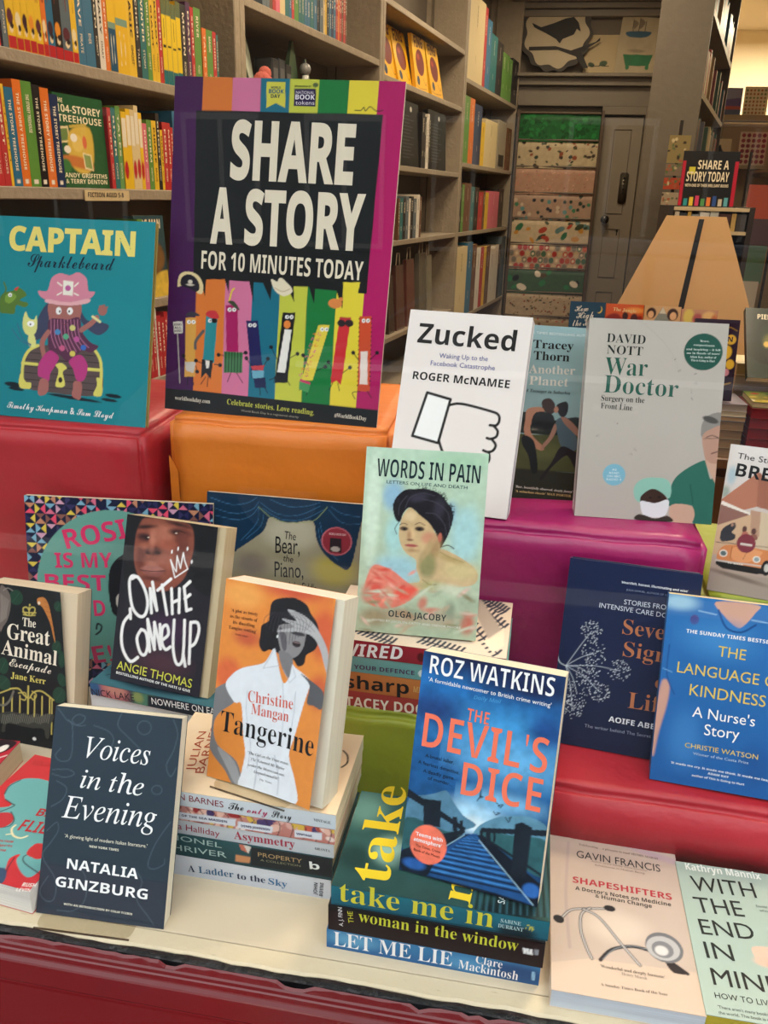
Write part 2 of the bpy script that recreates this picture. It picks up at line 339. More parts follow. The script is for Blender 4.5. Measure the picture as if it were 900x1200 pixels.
sl = empty('trim_1'); sl['kind'] = 'structure'
mb = MB(); vv = []
for i in range(201):
    x = -1.45 + 2.8 * i / 200; e0 = .5378 + rnd.uniform(0, .0016) + .0008 * math.sin(x * 40)
    vv += [(x, e0, -.001 - rnd.uniform(0, .001)), (x, e0 + .0025, 0), (x, .5580 , .0), (x, .5583, -.03), (x, e0, -.03)]
mb.v = vv
for i in range(200):
    for k in range(5): a = i * 5 + k; b2 = i * 5 + (k + 1) % 5; mb.f.append((a, b2, b2 + 5, a + 5))
def sill_mat():
    m = mat('#dccdb0', .5, bump=.25, bscale=50, var=.05, vscale=6).copy(); n = m.node_tree.nodes; l = m.node_tree.links; b = n['Principled BSDF']
    tc = n.new('ShaderNodeTexCoord'); mp = n.new('ShaderNodeMapping'); mp.inputs['Scale'].default_value = (22, 90, 22); l.new(tc.outputs['Object'], mp.inputs[0])
    t = n.new('ShaderNodeTexNoise'); t.inputs['Scale'].default_value = 1; t.inputs['Detail'].default_value = 8; t.inputs['Roughness'].default_value = .7; l.new(mp.outputs[0], t.inputs[0])
    r = n.new('ShaderNodeValToRGB'); r.color_ramp.elements[0].position = .26; r.color_ramp.elements[0].color = (*lin('#6d5c48'), 1); r.color_ramp.elements[1].position = .38; r.color_ramp.elements[1].color = (*lin('#cfc0a2'), 1)
    l.new(t.outputs[0], r.inputs[0]); l.new(r.outputs[0], b.inputs['Base Color']); return m
mb.build('sill_lip', sill_mat(), sl)
MB().box(-1.45, 1.35, .5594, 1.45, -.03, 0).build('display_board', mat('#cdbda2', .5, bump=.05, bscale=8, var=.03, vscale=3), sl, bevel=.0004, seg=1)
struct('trim_2', MB().box(-1.45, 1.35, 1.42, 1.46, FLOOR, -.03).box(-1.45, 1.35, .6, 1.42, -.06, -.03), mat('#5a4632', .7))

# ------------------------------------------------------------------ paper-wrapped display blocks
def wrapped(x0, x1, y0, y1, z0, z1, col, label, yaw=0, rough=.5, bev=.008, seed=1, coat=.06):
    M = Matrix.Translation((x0, y0, z0)) @ Matrix.Rotation(math.radians(yaw), 4, 'Z'); w, dd, h = x1 - x0, y1 - y0, z1 - z0
    b = empty('display_block', M, label, 'display block'); m = mat(col, rough, bump=.5, bscale=14, var=.07, vscale=7, coat=coat)
    bm = bmesh.new(); bmesh.ops.create_cube(bm, size=1)
    for v in bm.verts: v.co = Vector(((v.co.x + .5) * w, (v.co.y + .5) * dd, (v.co.z + .5) * h))
    bmesh.ops.bevel(bm, geom=list(bm.edges), offset=bev, segments=4, affect='EDGES', clamp_overlap=True)
    bmesh.ops.subdivide_edges(bm, edges=[e for e in bm.edges if e.calc_length() > .08], cuts=14, use_grid_fill=True)
    r = random.Random(seed)
    ph = [r.uniform(0, 6) for _ in range(6)]
    for v in bm.verts:
        x, y, z = v.co; edge = .35 + .65 * max(0, 1 - abs(z - h) / .05)
        if z > .01 and z < h - .001: v.co.y += (.0016 * math.sin(x * 37 + z * 60 + ph[0]) + .001 * math.sin(x * 90 - z * 40 + ph[1])) * edge * (1 if y < dd / 2 else 0)
        if z > h - .02 and y < .1: v.co.z += 0 if z > h - .0005 else .0008 * math.sin(x * 70 + ph[2])
    me = bpy.data.meshes.new('paper_wrap'); bm.to_mesh(me); bm.free(); me.materials.append(m); me.polygons.foreach_set('use_smooth', [True] * len(me.polygons)); link('paper_wrap', me, b)
    fm = MB(); fm.hexa([(w * .0, -.0010, 0), (w * .0, -.0016, 0), (w * .0, -.0010, h * .86), (w * .0, -.0016, h * .86), (.012, -.0010, 0), (.012, -.0016, 0), (.012, -.0010, h * .80), (.012, -.0016, h * .80)])
    fm.build('paper_fold', m, b)
    return b
wrapped(-1.25, -.492, .985, 1.32, 0, .3625, '#b2202a', 'tall block wrapped in red paper under the turquoise picture book, far left', yaw=1.0, seed=3)
wrapped(-.472, -.1605, 1.037, 1.34, 0, .3768, '#e07a1c', 'tall block wrapped in orange paper under the striped poster', yaw=1.5, seed=5)
wrapped(-.156, .228, .917, 1.30, 0, .3062, '#a01c60', 'tall block wrapped in magenta paper under the white, grey and beige books', yaw=0, seed=7, rough=.4)
wrapped(.045, .80, .742, .906, 0, .0858, '#b01c2c', 'low block wrapped in red paper at lower right under two blue books', yaw=-1.5, seed=9)
wrapped(-.215, .036, .757, .905, 0, .1366, '#8f9a1e', 'low block wrapped in olive green paper under a stack of five books', yaw=0, seed=11)
wrapped(.236, .62, .935, 1.2, 0, .2332, '#8d9a22', 'green wrapped block at the right edge under the small book with an orange car', yaw=-2, seed=13)

# ------------------------------------------------------------------ books in the window
POSE = {"voices":[-0.4247,0.555,0.001,2.39,23.85,-0.13,0.1301,0.2018],"tangerine":[-0.2819,0.6559,0.109,-13.76,17.42,2.07,0.1229,0.2048],"comeup":[-0.4777,0.8299,0.0902,-7.64,19.22,0.36,0.1269,0.2091],"devil":[-0.0736,0.6034,0.0768,-11.0,18.22,1.55,0.1302,0.2088],"words":[-0.1552,0.7857,0.2222,1.23,18.0,0.43,0.1314,0.2013],"zucked":[-0.154,0.9535,0.3096,-6.38,22.4,-0.23,0.1522,0.2448],"war":[0.0792,0.9751,0.3069,3.66,16.91,-0.27,0.1632,0.2402],"tracey":[-0.0295,1.0202,0.3036,6.25,18.64,-1.53,0.1321,0.227],"seven":[0.0662,0.819,0.0869,-6.38,18.1,0.19,0.1427,0.2128],"kindness":[0.1735,0.7724,0.0873,-7.37,20.36,1.56,0.1335,0.2015],"rosie":[-0.6493,0.9222,0.0015,8.42,7.94,-0.87,0.2572,0.2762],"bear":[-0.4081,0.949,0.001,0.09,12.0,0.0,0.247,0.29],"flies":[-0.5554,0.5665,0.03,-8.3,90.0,2.15,0.129,0.178],"brexit":[0.2426,0.9543,0.234,-11.85,25.31,-0.17,0.1115,0.1798],"shape":[0.0719,0.5492,0.0205,-0.46,90.0,-0.08,0.1309,0.1937],"great":[-0.6436,0.7976,0.001,-2.74,14.02,-0.07,0.126,0.2048],"poster":[-0.494,1.0811,0.3778,-3.89,9.34,-1.34,0.3097,0.4345],"captain":[-0.7554,1.0353,0.3637,-1.46,15.1,-0.37,0.2553,0.2738],"endmind":[0.2023,0.549,0.022,-0.29,90,0,0.13,0.178]}
LIE = {"ladder":[-0.35,0.63,0,0.0262,-0.6,0.205,0.135],"lionel":[-0.347,0.63,0.0262,0.054,-0.9,0.2035,0.134],"asym":[-0.3435,0.631,0.054,0.0722,-0.9,0.2015,0.13],"denis":[-0.339,0.63,0.0722,0.0906,-1.0,0.198,0.129],"only":[-0.338,0.63,0.0906,0.1082,-0.9,0.198,0.13],"letme":[-0.136,0.5725,0,0.0228,-1.1,0.1988,0.13],"woman":[-0.1345,0.5725,0.0228,0.053,-1.3,0.1988,0.131],"takeme":[-0.132,0.5735,0.053,0.0753,-0.9,0.198,0.132],"stacey":[-0.186,0.769,0.137,0.1565,-1,0.198,0.129],"sharp":[-0.187,0.769,0.1565,0.181,-1.4,0.198,0.129],"defence":[-0.186,0.769,0.181,0.2005,-1.2,0.198,0.129],"wired":[-0.188,0.769,0.2005,0.2205,-1.6,0.198,0.13],"nowhere":[-0.4997,0.8193,0.0715,0.089,-6.9,0.198,0.129]}
ART = {
"voices":[["g","#2f3d49","#2b3843"],["n",0.02,8,0],["s","#5b6b77",0.46,[2.5,199.4,12.4,189.2,18.9,184.2,20.5,153.7,10.6,148.5,4.2,153.4,9.4,160.9],1],["s","#5b6b77",0.47,[13.9,189.3,20.9,185.0,28.9,188.0,31.3,193.8,23.7,195.3,18.3,189.8,23.3,184.7,32.1,185.5],1],["s","#5b6b77",0.45,[68.8,201.7,65.6,188.9,76.8,178.9,92.6,166.7],1],["s","#5b6b77",0.45,[121.3,200.0,126.9,186.8,124.2,170.0,118.3,155.6,123.6,145.2,128.5,154.0],1],["s","#5b6b77",0.45,[2.7,139.3,18.8,141.0,25.7,137.5,16.7,133.2,3.1,135.1],1],["s","#5b6b77",0.47,[8.2,128.7,19.2,122.9,15.9,111.5,4.9,103.3],1],["s","#5b6b77",0.45,[2.9,79.5,12.3,88.9,14.6,80.9,8.4,69.1,1.0,54.4,16.4,34.2,16.9,15.1,8.3,12.6,1.5,21.4,8.8,36.1],1],["s","#5b6b77",0.44,[127.7,101.9,120.2,90.1,112.9,75.7,108.8,58.9,114.8,55.5,124.4,60.7,125.3,66.2],1],["s","#5b6b77",0.45,[20.9,4.6,38.3,6.7,48.8,18.9,46.6,40.6,36.9,50.4],1],["s","#5b6b77",0.45,[94.7,54.5,104.6,42.1,100.5,25.3,113.4,10.6,119.8,3.3],1],["s","#5b6b77",0.46,[40.9,186.4,56.0,182.4,62.6,174.7,57.9,163.1,46.0,164.7],1],["s","#5b6b77",0.43,[99.7,190.1,98.7,186.1,95.5,183.4,91.2,182.9,87.5,185.0,85.8,188.7,86.8,192.7,90.0,195.5,94.3,195.9,98.0,193.9,99.7,190.1],1],["s","#5b6b77",0.42,[116.2,131.5,115.5,128.9,113.1,127.0,109.9,126.7,107.2,128.0,105.9,130.4,106.7,133.1,109.1,134.9,112.3,135.3,115.0,134.0,116.2,131.5],1]],
"tangerine":[["g","#e58a3e","#dd8a3c"],["n",0.03,20,1],["e","#cf5a3c",77.5,204.9,35.0,8.5,6.2,0],["e","#d2603a",114.1,169.5,13.4,24.1,6.8,0],["e","#f0a352",21.1,191.1,22.8,12.7,6.5,0],["e","#c9603c",30.9,149.6,14.7,8.4,5.5,0],["e","#d9683c",13.1,108.9,15.3,17.0,6.5,0],["e","#cc6238",116.2,113.4,11.3,16.1,5.1,0],["p","#77777b",[11.7,99.8,24.9,93.8,23.7,82.6,7.7,68.0,2.2,53.4,9.0,34.9,33.1,23.0,41.2,0.7,30.8,-0.9,20.6,11.0,0.7,28.4,-3.3,52.1,-11.3,77.1],0.3,1],["p","#9a9a9d",[9.2,32.7,30.7,22.4,40.1,1.5,33.2,0.8,22.8,13.8],0.3,1],["p","#1b1b20",[55.3,191.0,66.7,196.3,80.6,198.0,92.8,193.8,98.3,186.4,106.2,178.4,109.9,166.6,107.9,153.7,98.5,145.5,97.2,136.8,90.6,133.0,84.1,138.4,70.9,140.1,58.5,143.0,50.5,139.3,44.9,145.7,45.3,156.6,45.8,165.3,52.9,170.9,52.9,180.5],0.3,1],["p","#8b888a",[65.1,168.8,93.1,171.8,95.4,161.8,93.7,150.9,87.3,141.6,78.1,139.4,69.0,146.1],0.3,1],["p","#5d5b60",[65.4,166.7,73.1,161.8,76.0,147.5,71.3,146.6],0.4,1],["e","#2b2225",86.3,154.1,4.7,3.0,0.3,0],["e","#7f6a6c",86.1,155.6,3.7,0.8,0.3,0],["e","#3b393d",86.9,164.4,7.9,2.0,0.3,0],["p","#7a787b",[68.5,144.3,83.2,140.4,85.6,119.6,77.7,122.2,70.4,133.6],0.3,1],["p","#b3b1b3",[73.8,186.3,86.9,184.4,99.1,179.3,109.4,170.7,120.3,156.1,123.7,142.2,123.5,132.7,118.8,141.2,112.4,154.5,103.2,164.3,89.0,166.5,65.9,162.2,66.1,164.3,81.6,170.2,69.2,174.3,69.5,176.4,83.2,176.4,74.1,183.6],0.3,1],["s","#77757a",0.56,[75.5,181.3,92.5,177.0,104.9,169.8],1],["s","#77757a",0.56,[71.5,175.3,88.3,173.1,100.4,169.0],1],["s","#8a888c",0.45,[81.6,169.7,95.6,169.8],1],["p","#dfe3ea",[62.6,145.3,57.0,135.2,50.7,127.5,29.5,118.9,18.1,109.9,11.5,97.1,23.8,82.2,31.8,82.2,37.2,52.6,41.8,34.0,39.7,13.6,39.3,-2.0,72.9,-0.9,106.2,0.7,101.7,22.8,92.1,44.1,96.1,66.5,101.8,97.6,106.2,119.7,98.4,126.5,88.5,130.8,84.0,133.1,82.6,121.1,76.4,113.4,68.3,131.0],0.3,1],["s","#b4bac6",0.67,[75.9,113.3,80.3,84.3,81.2,52.2],1],["s","#bcc2cd",0.91,[37.1,96.4,38.3,74.8,46.9,44.0,46.0,19.6],1],["s","#aeb4c0",0.67,[91.2,108.0,91.9,82.6,88.4,51.8],1],["s","#a8aeba",0.57,[63.1,145.0,69.8,129.2,52.4,123.1,62.7,144.5],0],["s","#a8aeba",0.54,[84.1,132.5,89.5,122.6,83.3,114.9,75.4,126.0],0],["s","#c2c8d2",1.6,[56.5,35.3,56.6,13.5,55.7,0.0],1],["s","#c2c8d2",1.6,[75.4,40.0,82.6,20.1,83.4,2.9],1],["p","#55565b",[95.0,126.2,105.8,122.8,121.8,114.6,122.6,98.4,113.3,99.1,105.0,100.4,106.0,117.5],0.3,1],["e","#e8e8e8",64.5,157.4,1.2,1.3,0.3,0],["n",0.05,5,24],["s","#3a3a42",0.46,[47.3,166.9,48.9,174.0,56.6,180.1],1],["s","#3a3a42",0.46,[51.1,165.0,52.6,173.4,58.7,180.5],1],["s","#3a3a42",0.45,[55.0,163.1,56.3,172.8,60.8,180.8],1],["s","#3a3a42",0.46,[58.8,161.3,59.9,172.2,62.9,181.2],1],["s","#3a3a42",0.44,[62.6,159.4,63.6,171.5,65.0,181.6],1],["s","#3a3a42",0.45,[66.4,157.6,67.3,170.9,67.1,182.0],1],["s","#3a3a42",0.45,[70.2,155.7,70.9,170.3,69.2,182.3],1],["s","#3a3a42",0.44,[74.0,153.9,74.5,169.7,71.3,182.7],1],["s","#3a3a42",0.45,[77.8,152.1,78.1,169.1,73.4,183.1],1],["s","#3a3a42",0.45,[81.0,155.2,81.5,171.0,75.5,183.4],1],["s","#3a3a42",0.45,[84.1,158.4,84.8,172.9,77.6,183.8],1],["s","#3a3a42",0.43,[87.3,161.5,88.1,174.7,79.7,184.2],1],["s","#3a3a42",0.44,[90.4,164.6,91.3,176.6,81.7,184.5],1],["s","#3a3a42",0.45,[93.5,167.7,94.6,178.4,83.8,184.9],1],["s","#3a3a42",0.45,[96.7,170.8,97.9,180.3,85.9,185.3],1],["s","#3a3a42",0.44,[99.8,173.9,101.1,182.1,87.9,185.6],1]],
"comeup":[["g","#1a1a20","#23222e"],["n",0.02,10,2],["p","#8a4c3c",[20.2,204.4,49.1,209.3,88.0,206.9,96.2,188.4,95.6,166.2,87.8,140.4,67.9,122.6,43.0,120.1,26.1,131.3,16.8,150.1,14.9,177.4],1.1,1],["e","#a86652",51.4,189.8,16.9,12.6,5.3,0],["e","#9c5a48",63.5,159.2,16.4,9.7,5.1,0],["e","#b06e5c",42.1,151.2,8.5,4.0,2.7,0],["e","#3a2022",28.3,183.7,10.7,4.8,2.6,0],["e","#2a171b",75.7,195.5,14.1,4.3,2.6,0],["e","#1d1114",78.3,196.3,7.1,1.7,0.5,0],["e","#20141a",30.4,183.0,5.7,1.8,0.5,0],["e","#2a1719",26.8,196.5,14.1,2.3,2.1,-10],["e","#2a1719",74.5,205.2,16.3,2.3,2.1,6],["e","#4f2923",40.0,168.8,13.1,5.8,2.6,0],["e","#321718",34.2,165.0,4.0,1.8,0.5,0],["e","#321718",48.0,166.9,3.8,1.8,0.5,0],["e","#a5614f",38.8,178.1,3.8,8.8,3.7,0],["p","#a56a60",[26.0,143.9,35.2,149.7,42.3,149.2,49.1,150.9,60.8,146.9,51.6,142.1,39.1,141.2],0.5,1],["p","#8b524a",[27.7,142.1,43.3,140.9,60.1,145.8,53.4,138.4,39.7,135.8],0.5,1],["s","#3a1a1c",1.07,[26.2,142.4,43.1,142.8,60.5,146.4],1],["e","#6a352c",25.3,161.3,6.0,16.9,4.1,0],["e","#6f3a30",80.4,178.8,10.9,22.7,5.2,0],["e","#b9755f",39.5,184.4,3.9,7.6,3.2,0],["e","#a3604c",28.2,172.9,7.3,3.5,2.7,0],["e","#9a5442",61.1,178.7,11.3,6.3,4.2,0],["e","#5a2c26",44.1,134.0,13.6,2.9,3.1,0],["e","#8c4a3a",44.9,127.9,11.3,3.0,3.2,0],["s","#1a1014",0.79,[22.7,183.0,28.1,185.2,35.3,184.1],1],["s","#1a1014",0.79,[67.5,194.9,75.4,197.4,83.8,196.0],1],["e","#e0c8b8",33.1,184.1,1.4,0.7,0.3,0],["e","#e0c8b8",70.8,194.3,1.6,0.7,0.3,0],["n",0.14,6,22],["p","#131318",[93.1,210.0,128.3,208.5,130.1,127.2,93.2,141.2,95.9,163.8,98.4,188.7],1.5,1],["p","#15151a",[-1.2,209.2,21.1,208.2,14.0,184.8,14.8,154.8,23.3,130.9,5.1,128.2],1.6,1],["e","#3a2540",73.7,73.8,30.0,19.3,12.9,0],["e","#4a2e3a",70.3,33.3,33.0,14.5,12.9,0],["s","#f4f4f4",1.57,[75.5,139.9,66.8,160.9,73.3,150.7,76.5,147.4,75.2,167.0,81.7,152.4,83.4,171.9,86.5,162.4,91.8,152.9,75.5,139.9],0],["e","#f4f4f4",67.6,170.9,1.1,2.4,0.3,0],["e","#f4f4f4",75.6,175.7,1.1,2.4,0.3,0],["e","#f4f4f4",88.5,177.5,1.1,2.4,0.3,0],["e","#f4f4f4",96.3,162.6,1.1,2.4,0.3,0],["s","#f4f4f4",3.94,[23.9,133.0,15.4,132.8,13.3,121.9,20.5,95.3,31.7,85.0,39.8,88.3,41.6,103.6,35.1,120.1,23.9,133.0,16.3,129.9],1],["s","#f4f4f4",4.02,[48.4,91.7,42.9,121.3],0],["s","#f4f4f4",3.86,[42.9,121.3,55.4,96.3],0],["s","#f4f4f4",4.02,[55.4,96.3,45.2,129.7],0],["s","#f4f4f4",3.94,[53.6,120.9,70.2,137.4],0],["s","#f4f4f4",3.86,[58.8,128.2,70.0,93.1],0],["s","#f4f4f4",3.86,[72.5,125.8,77.3,95.3],0],["s","#f4f4f4",3.86,[83.3,127.4,86.3,98.2],0],["s","#f4f4f4",3.86,[75.6,108.9,84.9,114.1],0],["s","#f4f4f4",3.94,[89.6,130.3,96.5,102.3],0],["s","#f4f4f4",3.94,[89.6,130.3,96.8,138.1],0],["s","#f4f4f4",3.95,[92.3,116.4,98.7,122.4],0],["s","#f4f4f4",3.79,[96.5,102.3,102.4,105.2],0],["s","#f4f4f4",4.02,[18.0,91.9,20.0,80.1],0],["s","#f4f4f4",4.01,[19.4,85.5,11.1,73.6,9.8,55.6,14.4,38.7,25.9,26.7,35.9,33.5],1],["s","#f4f4f4",3.86,[36.5,68.9,31.9,56.8,38.5,40.3,45.7,39.0,47.8,51.9,43.3,66.3,36.5,68.9],1],["s","#f4f4f4",3.95,[51.6,43.8,44.1,82.7],0],["s","#f4f4f4",3.94,[44.1,82.7,57.9,47.4],0],["s","#f4f4f4",3.86,[57.9,47.4,53.9,80.5],0],["s","#f4f4f4",3.95,[53.9,80.5,66.1,49.6],0],["s","#f4f4f4",3.95,[66.1,49.6,61.9,79.3],0],["s","#f4f4f4",3.86,[66.5,60.1,74.9,69.0,71.6,79.7,65.8,75.0,67.3,57.8,73.3,50.0,79.4,54.3],1],["s","#f4f4f4",3.86,[80.9,87.9,83.2,55.5,89.2,37.1,95.5,35.7,98.4,48.2,95.2,90.2],1],["s","#f4f4f4",3.95,[98.4,48.2,102.8,34.5],0],["s","#f4f4f4",3.95,[107.7,38.6,103.9,88.7],0],["s","#f4f4f4",3.87,[103.9,88.7,113.0,90.1,116.3,80.8,113.2,65.5,107.1,59.6],1]],
"great":[["g","#15191c","#101418"],["e","#1d4030",41.0,189.7,9.7,9.9,0.3,20],["s","#2c5a44",0.46,[36.3,183.2,45.6,196.2],1],["e","#1d4030",25.1,98.7,7.6,11.0,0.3,0],["s","#2c5a44",0.48,[21.6,91.5,28.5,106.0],1],["e","#1d4030",25.6,76.3,10.9,9.2,0.3,30],["s","#2c5a44",0.47,[20.2,70.0,31.0,82.5],1],["e","#1d4030",106.7,72.7,9.7,11.0,0.3,20],["s","#2c5a44",0.46,[102.2,65.3,111.2,80.0],1],["e","#1d4030",109.6,93.1,6.0,8.8,0.3,-20],["s","#2c5a44",0.46,[106.8,87.4,112.3,98.9],1],["e","#1d4030",101.1,133.9,6.8,8.8,0.3,10],["s","#2c5a44",0.45,[98.0,128.2,104.2,139.6],1],["e","#1d4030",108.7,119.6,4.8,11.0,0.3,0],["s","#2c5a44",0.45,[106.5,112.6,110.8,126.5],1],["e","#1d4030",101.7,186.5,6.0,6.6,0.3,0],["s","#2c5a44",0.46,[98.9,182.2,104.5,190.7],1],["p","#6d625c",[17.8,197.8,25.0,200.9,32.5,190.8,33.4,175.5,29.7,159.6,23.8,150.0,19.1,144.9],0.3,1],["s","#a59b92",0.46,[19.2,191.4,20.3,173.9,18.9,153.7],1],["s","#a59b92",0.47,[21.1,190.3,21.8,174.1,20.3,155.0],1],["s","#a59b92",0.46,[23.1,189.2,23.2,174.2,21.7,156.3],1],["s","#a59b92",0.46,[25.1,188.1,24.7,174.4,23.1,157.6],1],["s","#a59b92",0.46,[27.0,187.1,26.1,174.6,24.6,158.9],1],["s","#a59b92",0.46,[29.0,186.0,27.6,174.8,26.0,160.2],1],["s","#a59b92",0.46,[31.0,184.9,29.0,175.0,27.4,161.5],1],["s","#8d837c",1.15,[22.7,196.2,28.6,200.2,35.9,197.8],1],["p","#c07a3a",[70.8,191.3,76.6,194.6,82.6,193.8,87.5,186.9,91.5,174.3,95.6,157.3,99.0,140.2,96.5,144.3,90.7,163.2,81.1,179.5,75.8,184.3,72.2,184.9],0.3,1],["s","#7d4a22",0.45,[80.8,189.3,86.3,189.3],1],["s","#7d4a22",0.46,[82.9,183.4,88.4,183.0],1],["s","#7d4a22",0.46,[85.0,177.6,90.5,176.8],1],["s","#7d4a22",0.46,[87.1,171.7,92.6,170.5],1],["s","#7d4a22",0.45,[89.2,165.9,94.7,164.2],1],["s","#7d4a22",0.45,[91.2,160.0,96.8,157.9],1],["e","#e8d8c0",73.8,186.8,1.9,2.1,0.3,0],["s","#c4b45c",1.62,[60.0,169.1,59.9,173.5,59.7,178.5,59.7,179.4,59.8,175.6],1],["s","#c4b45c",1.62,[57.1,168.7,52.2,172.5,51.6,177.4,56.4,178.9,59.8,175.6],1],["s","#c4b45c",1.58,[62.9,169.5,67.5,174.4,67.8,179.5,63.0,179.8,59.8,175.6],1],["s","#c4b45c",1.62,[51.0,172.3,59.9,172.4,69.4,173.6],1],["s","#c4b45c",1.36,[51.8,169.1,60.7,169.0,68.6,170.4],1],["e","#c4b45c",60.6,182.5,1.2,1.3,0.3,0],["s","#c4b45c",1.93,[35.6,69.8,47.7,71.7,55.2,64.9,61.4,61.3],1],["s","#c4b45c",1.85,[98.6,64.7,81.5,73.4,69.6,70.4,63.8,61.7],1],["s","#c4b45c",2.32,[61.4,77.1,61.9,41.1],0],["s","#c4b45c",1.45,[47.9,66.0,57.6,67.5,57.8,58.5,51.7,58.7],1],["s","#c4b45c",1.39,[67.1,71.2,73.3,67.6,69.9,60.4,65.4,63.1],1],["s","#c4b45c",1.62,[21.0,62.0,35.6,69.2],0],["s","#c4b45c",1.93,[26.1,56.5,26.2,30.9],0],["s","#c4b45c",1.93,[38.7,59.9,38.9,32.9],0],["s","#c4b45c",1.85,[49.9,62.8,50.2,34.7],0],["s","#c4b45c",1.85,[70.9,66.2,71.2,38.0],0],["s","#c4b45c",1.85,[81.7,66.6,82.1,39.7],0],["s","#c4b45c",1.89,[92.8,67.0,93.1,41.4],0],["s","#c4b45c",1.62,[96.2,64.4,96.5,19.4],0],["p","#3b3b36",[21.7,34.8,41.2,40.1,70.5,37.9,94.4,46.1,99.3,42.4,94.9,30.4,93.0,14.3,88.2,13.5,84.3,24.2,66.1,22.4,44.1,23.5,31.8,22.7,29.6,12.0,24.7,11.2,25.7,21.7,21.9,25.7],0.3,1],["s","#8f8d80",0.51,[26.6,34.4,24.4,22.6],1],["s","#8f8d80",0.53,[29.3,33.9,27.2,22.1],1],["s","#8f8d80",0.52,[32.0,34.2,29.9,22.4],1],["s","#8f8d80",0.51,[34.7,35.5,32.5,23.7],1],["s","#8f8d80",0.53,[37.4,36.9,35.2,25.2],1],["s","#8f8d80",0.52,[40.1,37.6,37.9,25.9],1],["s","#8f8d80",0.53,[42.8,37.2,40.6,25.5],1],["s","#8f8d80",0.52,[45.5,36.6,43.3,24.9],1],["s","#8f8d80",0.53,[48.2,36.6,46.0,24.9],1],["s","#8f8d80",0.51,[50.8,37.7,48.7,26.0],1],["s","#8f8d80",0.52,[53.5,39.2,51.3,27.5],1],["s","#8f8d80",0.52,[56.1,40.1,54.0,28.5],1],["s","#8f8d80",0.52,[58.8,40.0,56.7,28.4],1],["s","#8f8d80",0.52,[61.5,39.4,59.4,27.7],1],["s","#8f8d80",0.52,[64.2,39.2,62.1,27.5],1],["s","#8f8d80",0.52,[66.8,40.0,64.7,28.3],1],["s","#8f8d80",0.53,[69.5,41.4,67.4,29.8],1],["s","#8f8d80",0.51,[72.1,42.6,70.0,30.9],1],["s","#8f8d80",0.51,[74.7,42.8,72.7,31.1],1],["s","#8f8d80",0.51,[77.4,42.2,75.3,30.5],1],["s","#8f8d80",0.52,[80.1,41.7,78.0,30.1],1],["s","#8f8d80",0.52,[82.7,42.2,80.7,30.6],1],["s","#8f8d80",0.51,[85.3,43.6,83.3,32.0],1],["s","#8f8d80",0.51,[87.9,44.9,85.9,33.3],1],["s","#8f8d80",0.51,[90.6,45.4,88.5,33.8],1],["s","#8f8d80",0.52,[93.2,45.0,91.2,33.4],1],["s","#6f6d62",2.84,[21.4,46.1,28.8,47.3,35.9,55.2,40.5,67.2],1],["e","#ddd",72.1,9.0,2.7,2.1,0.3,0]],
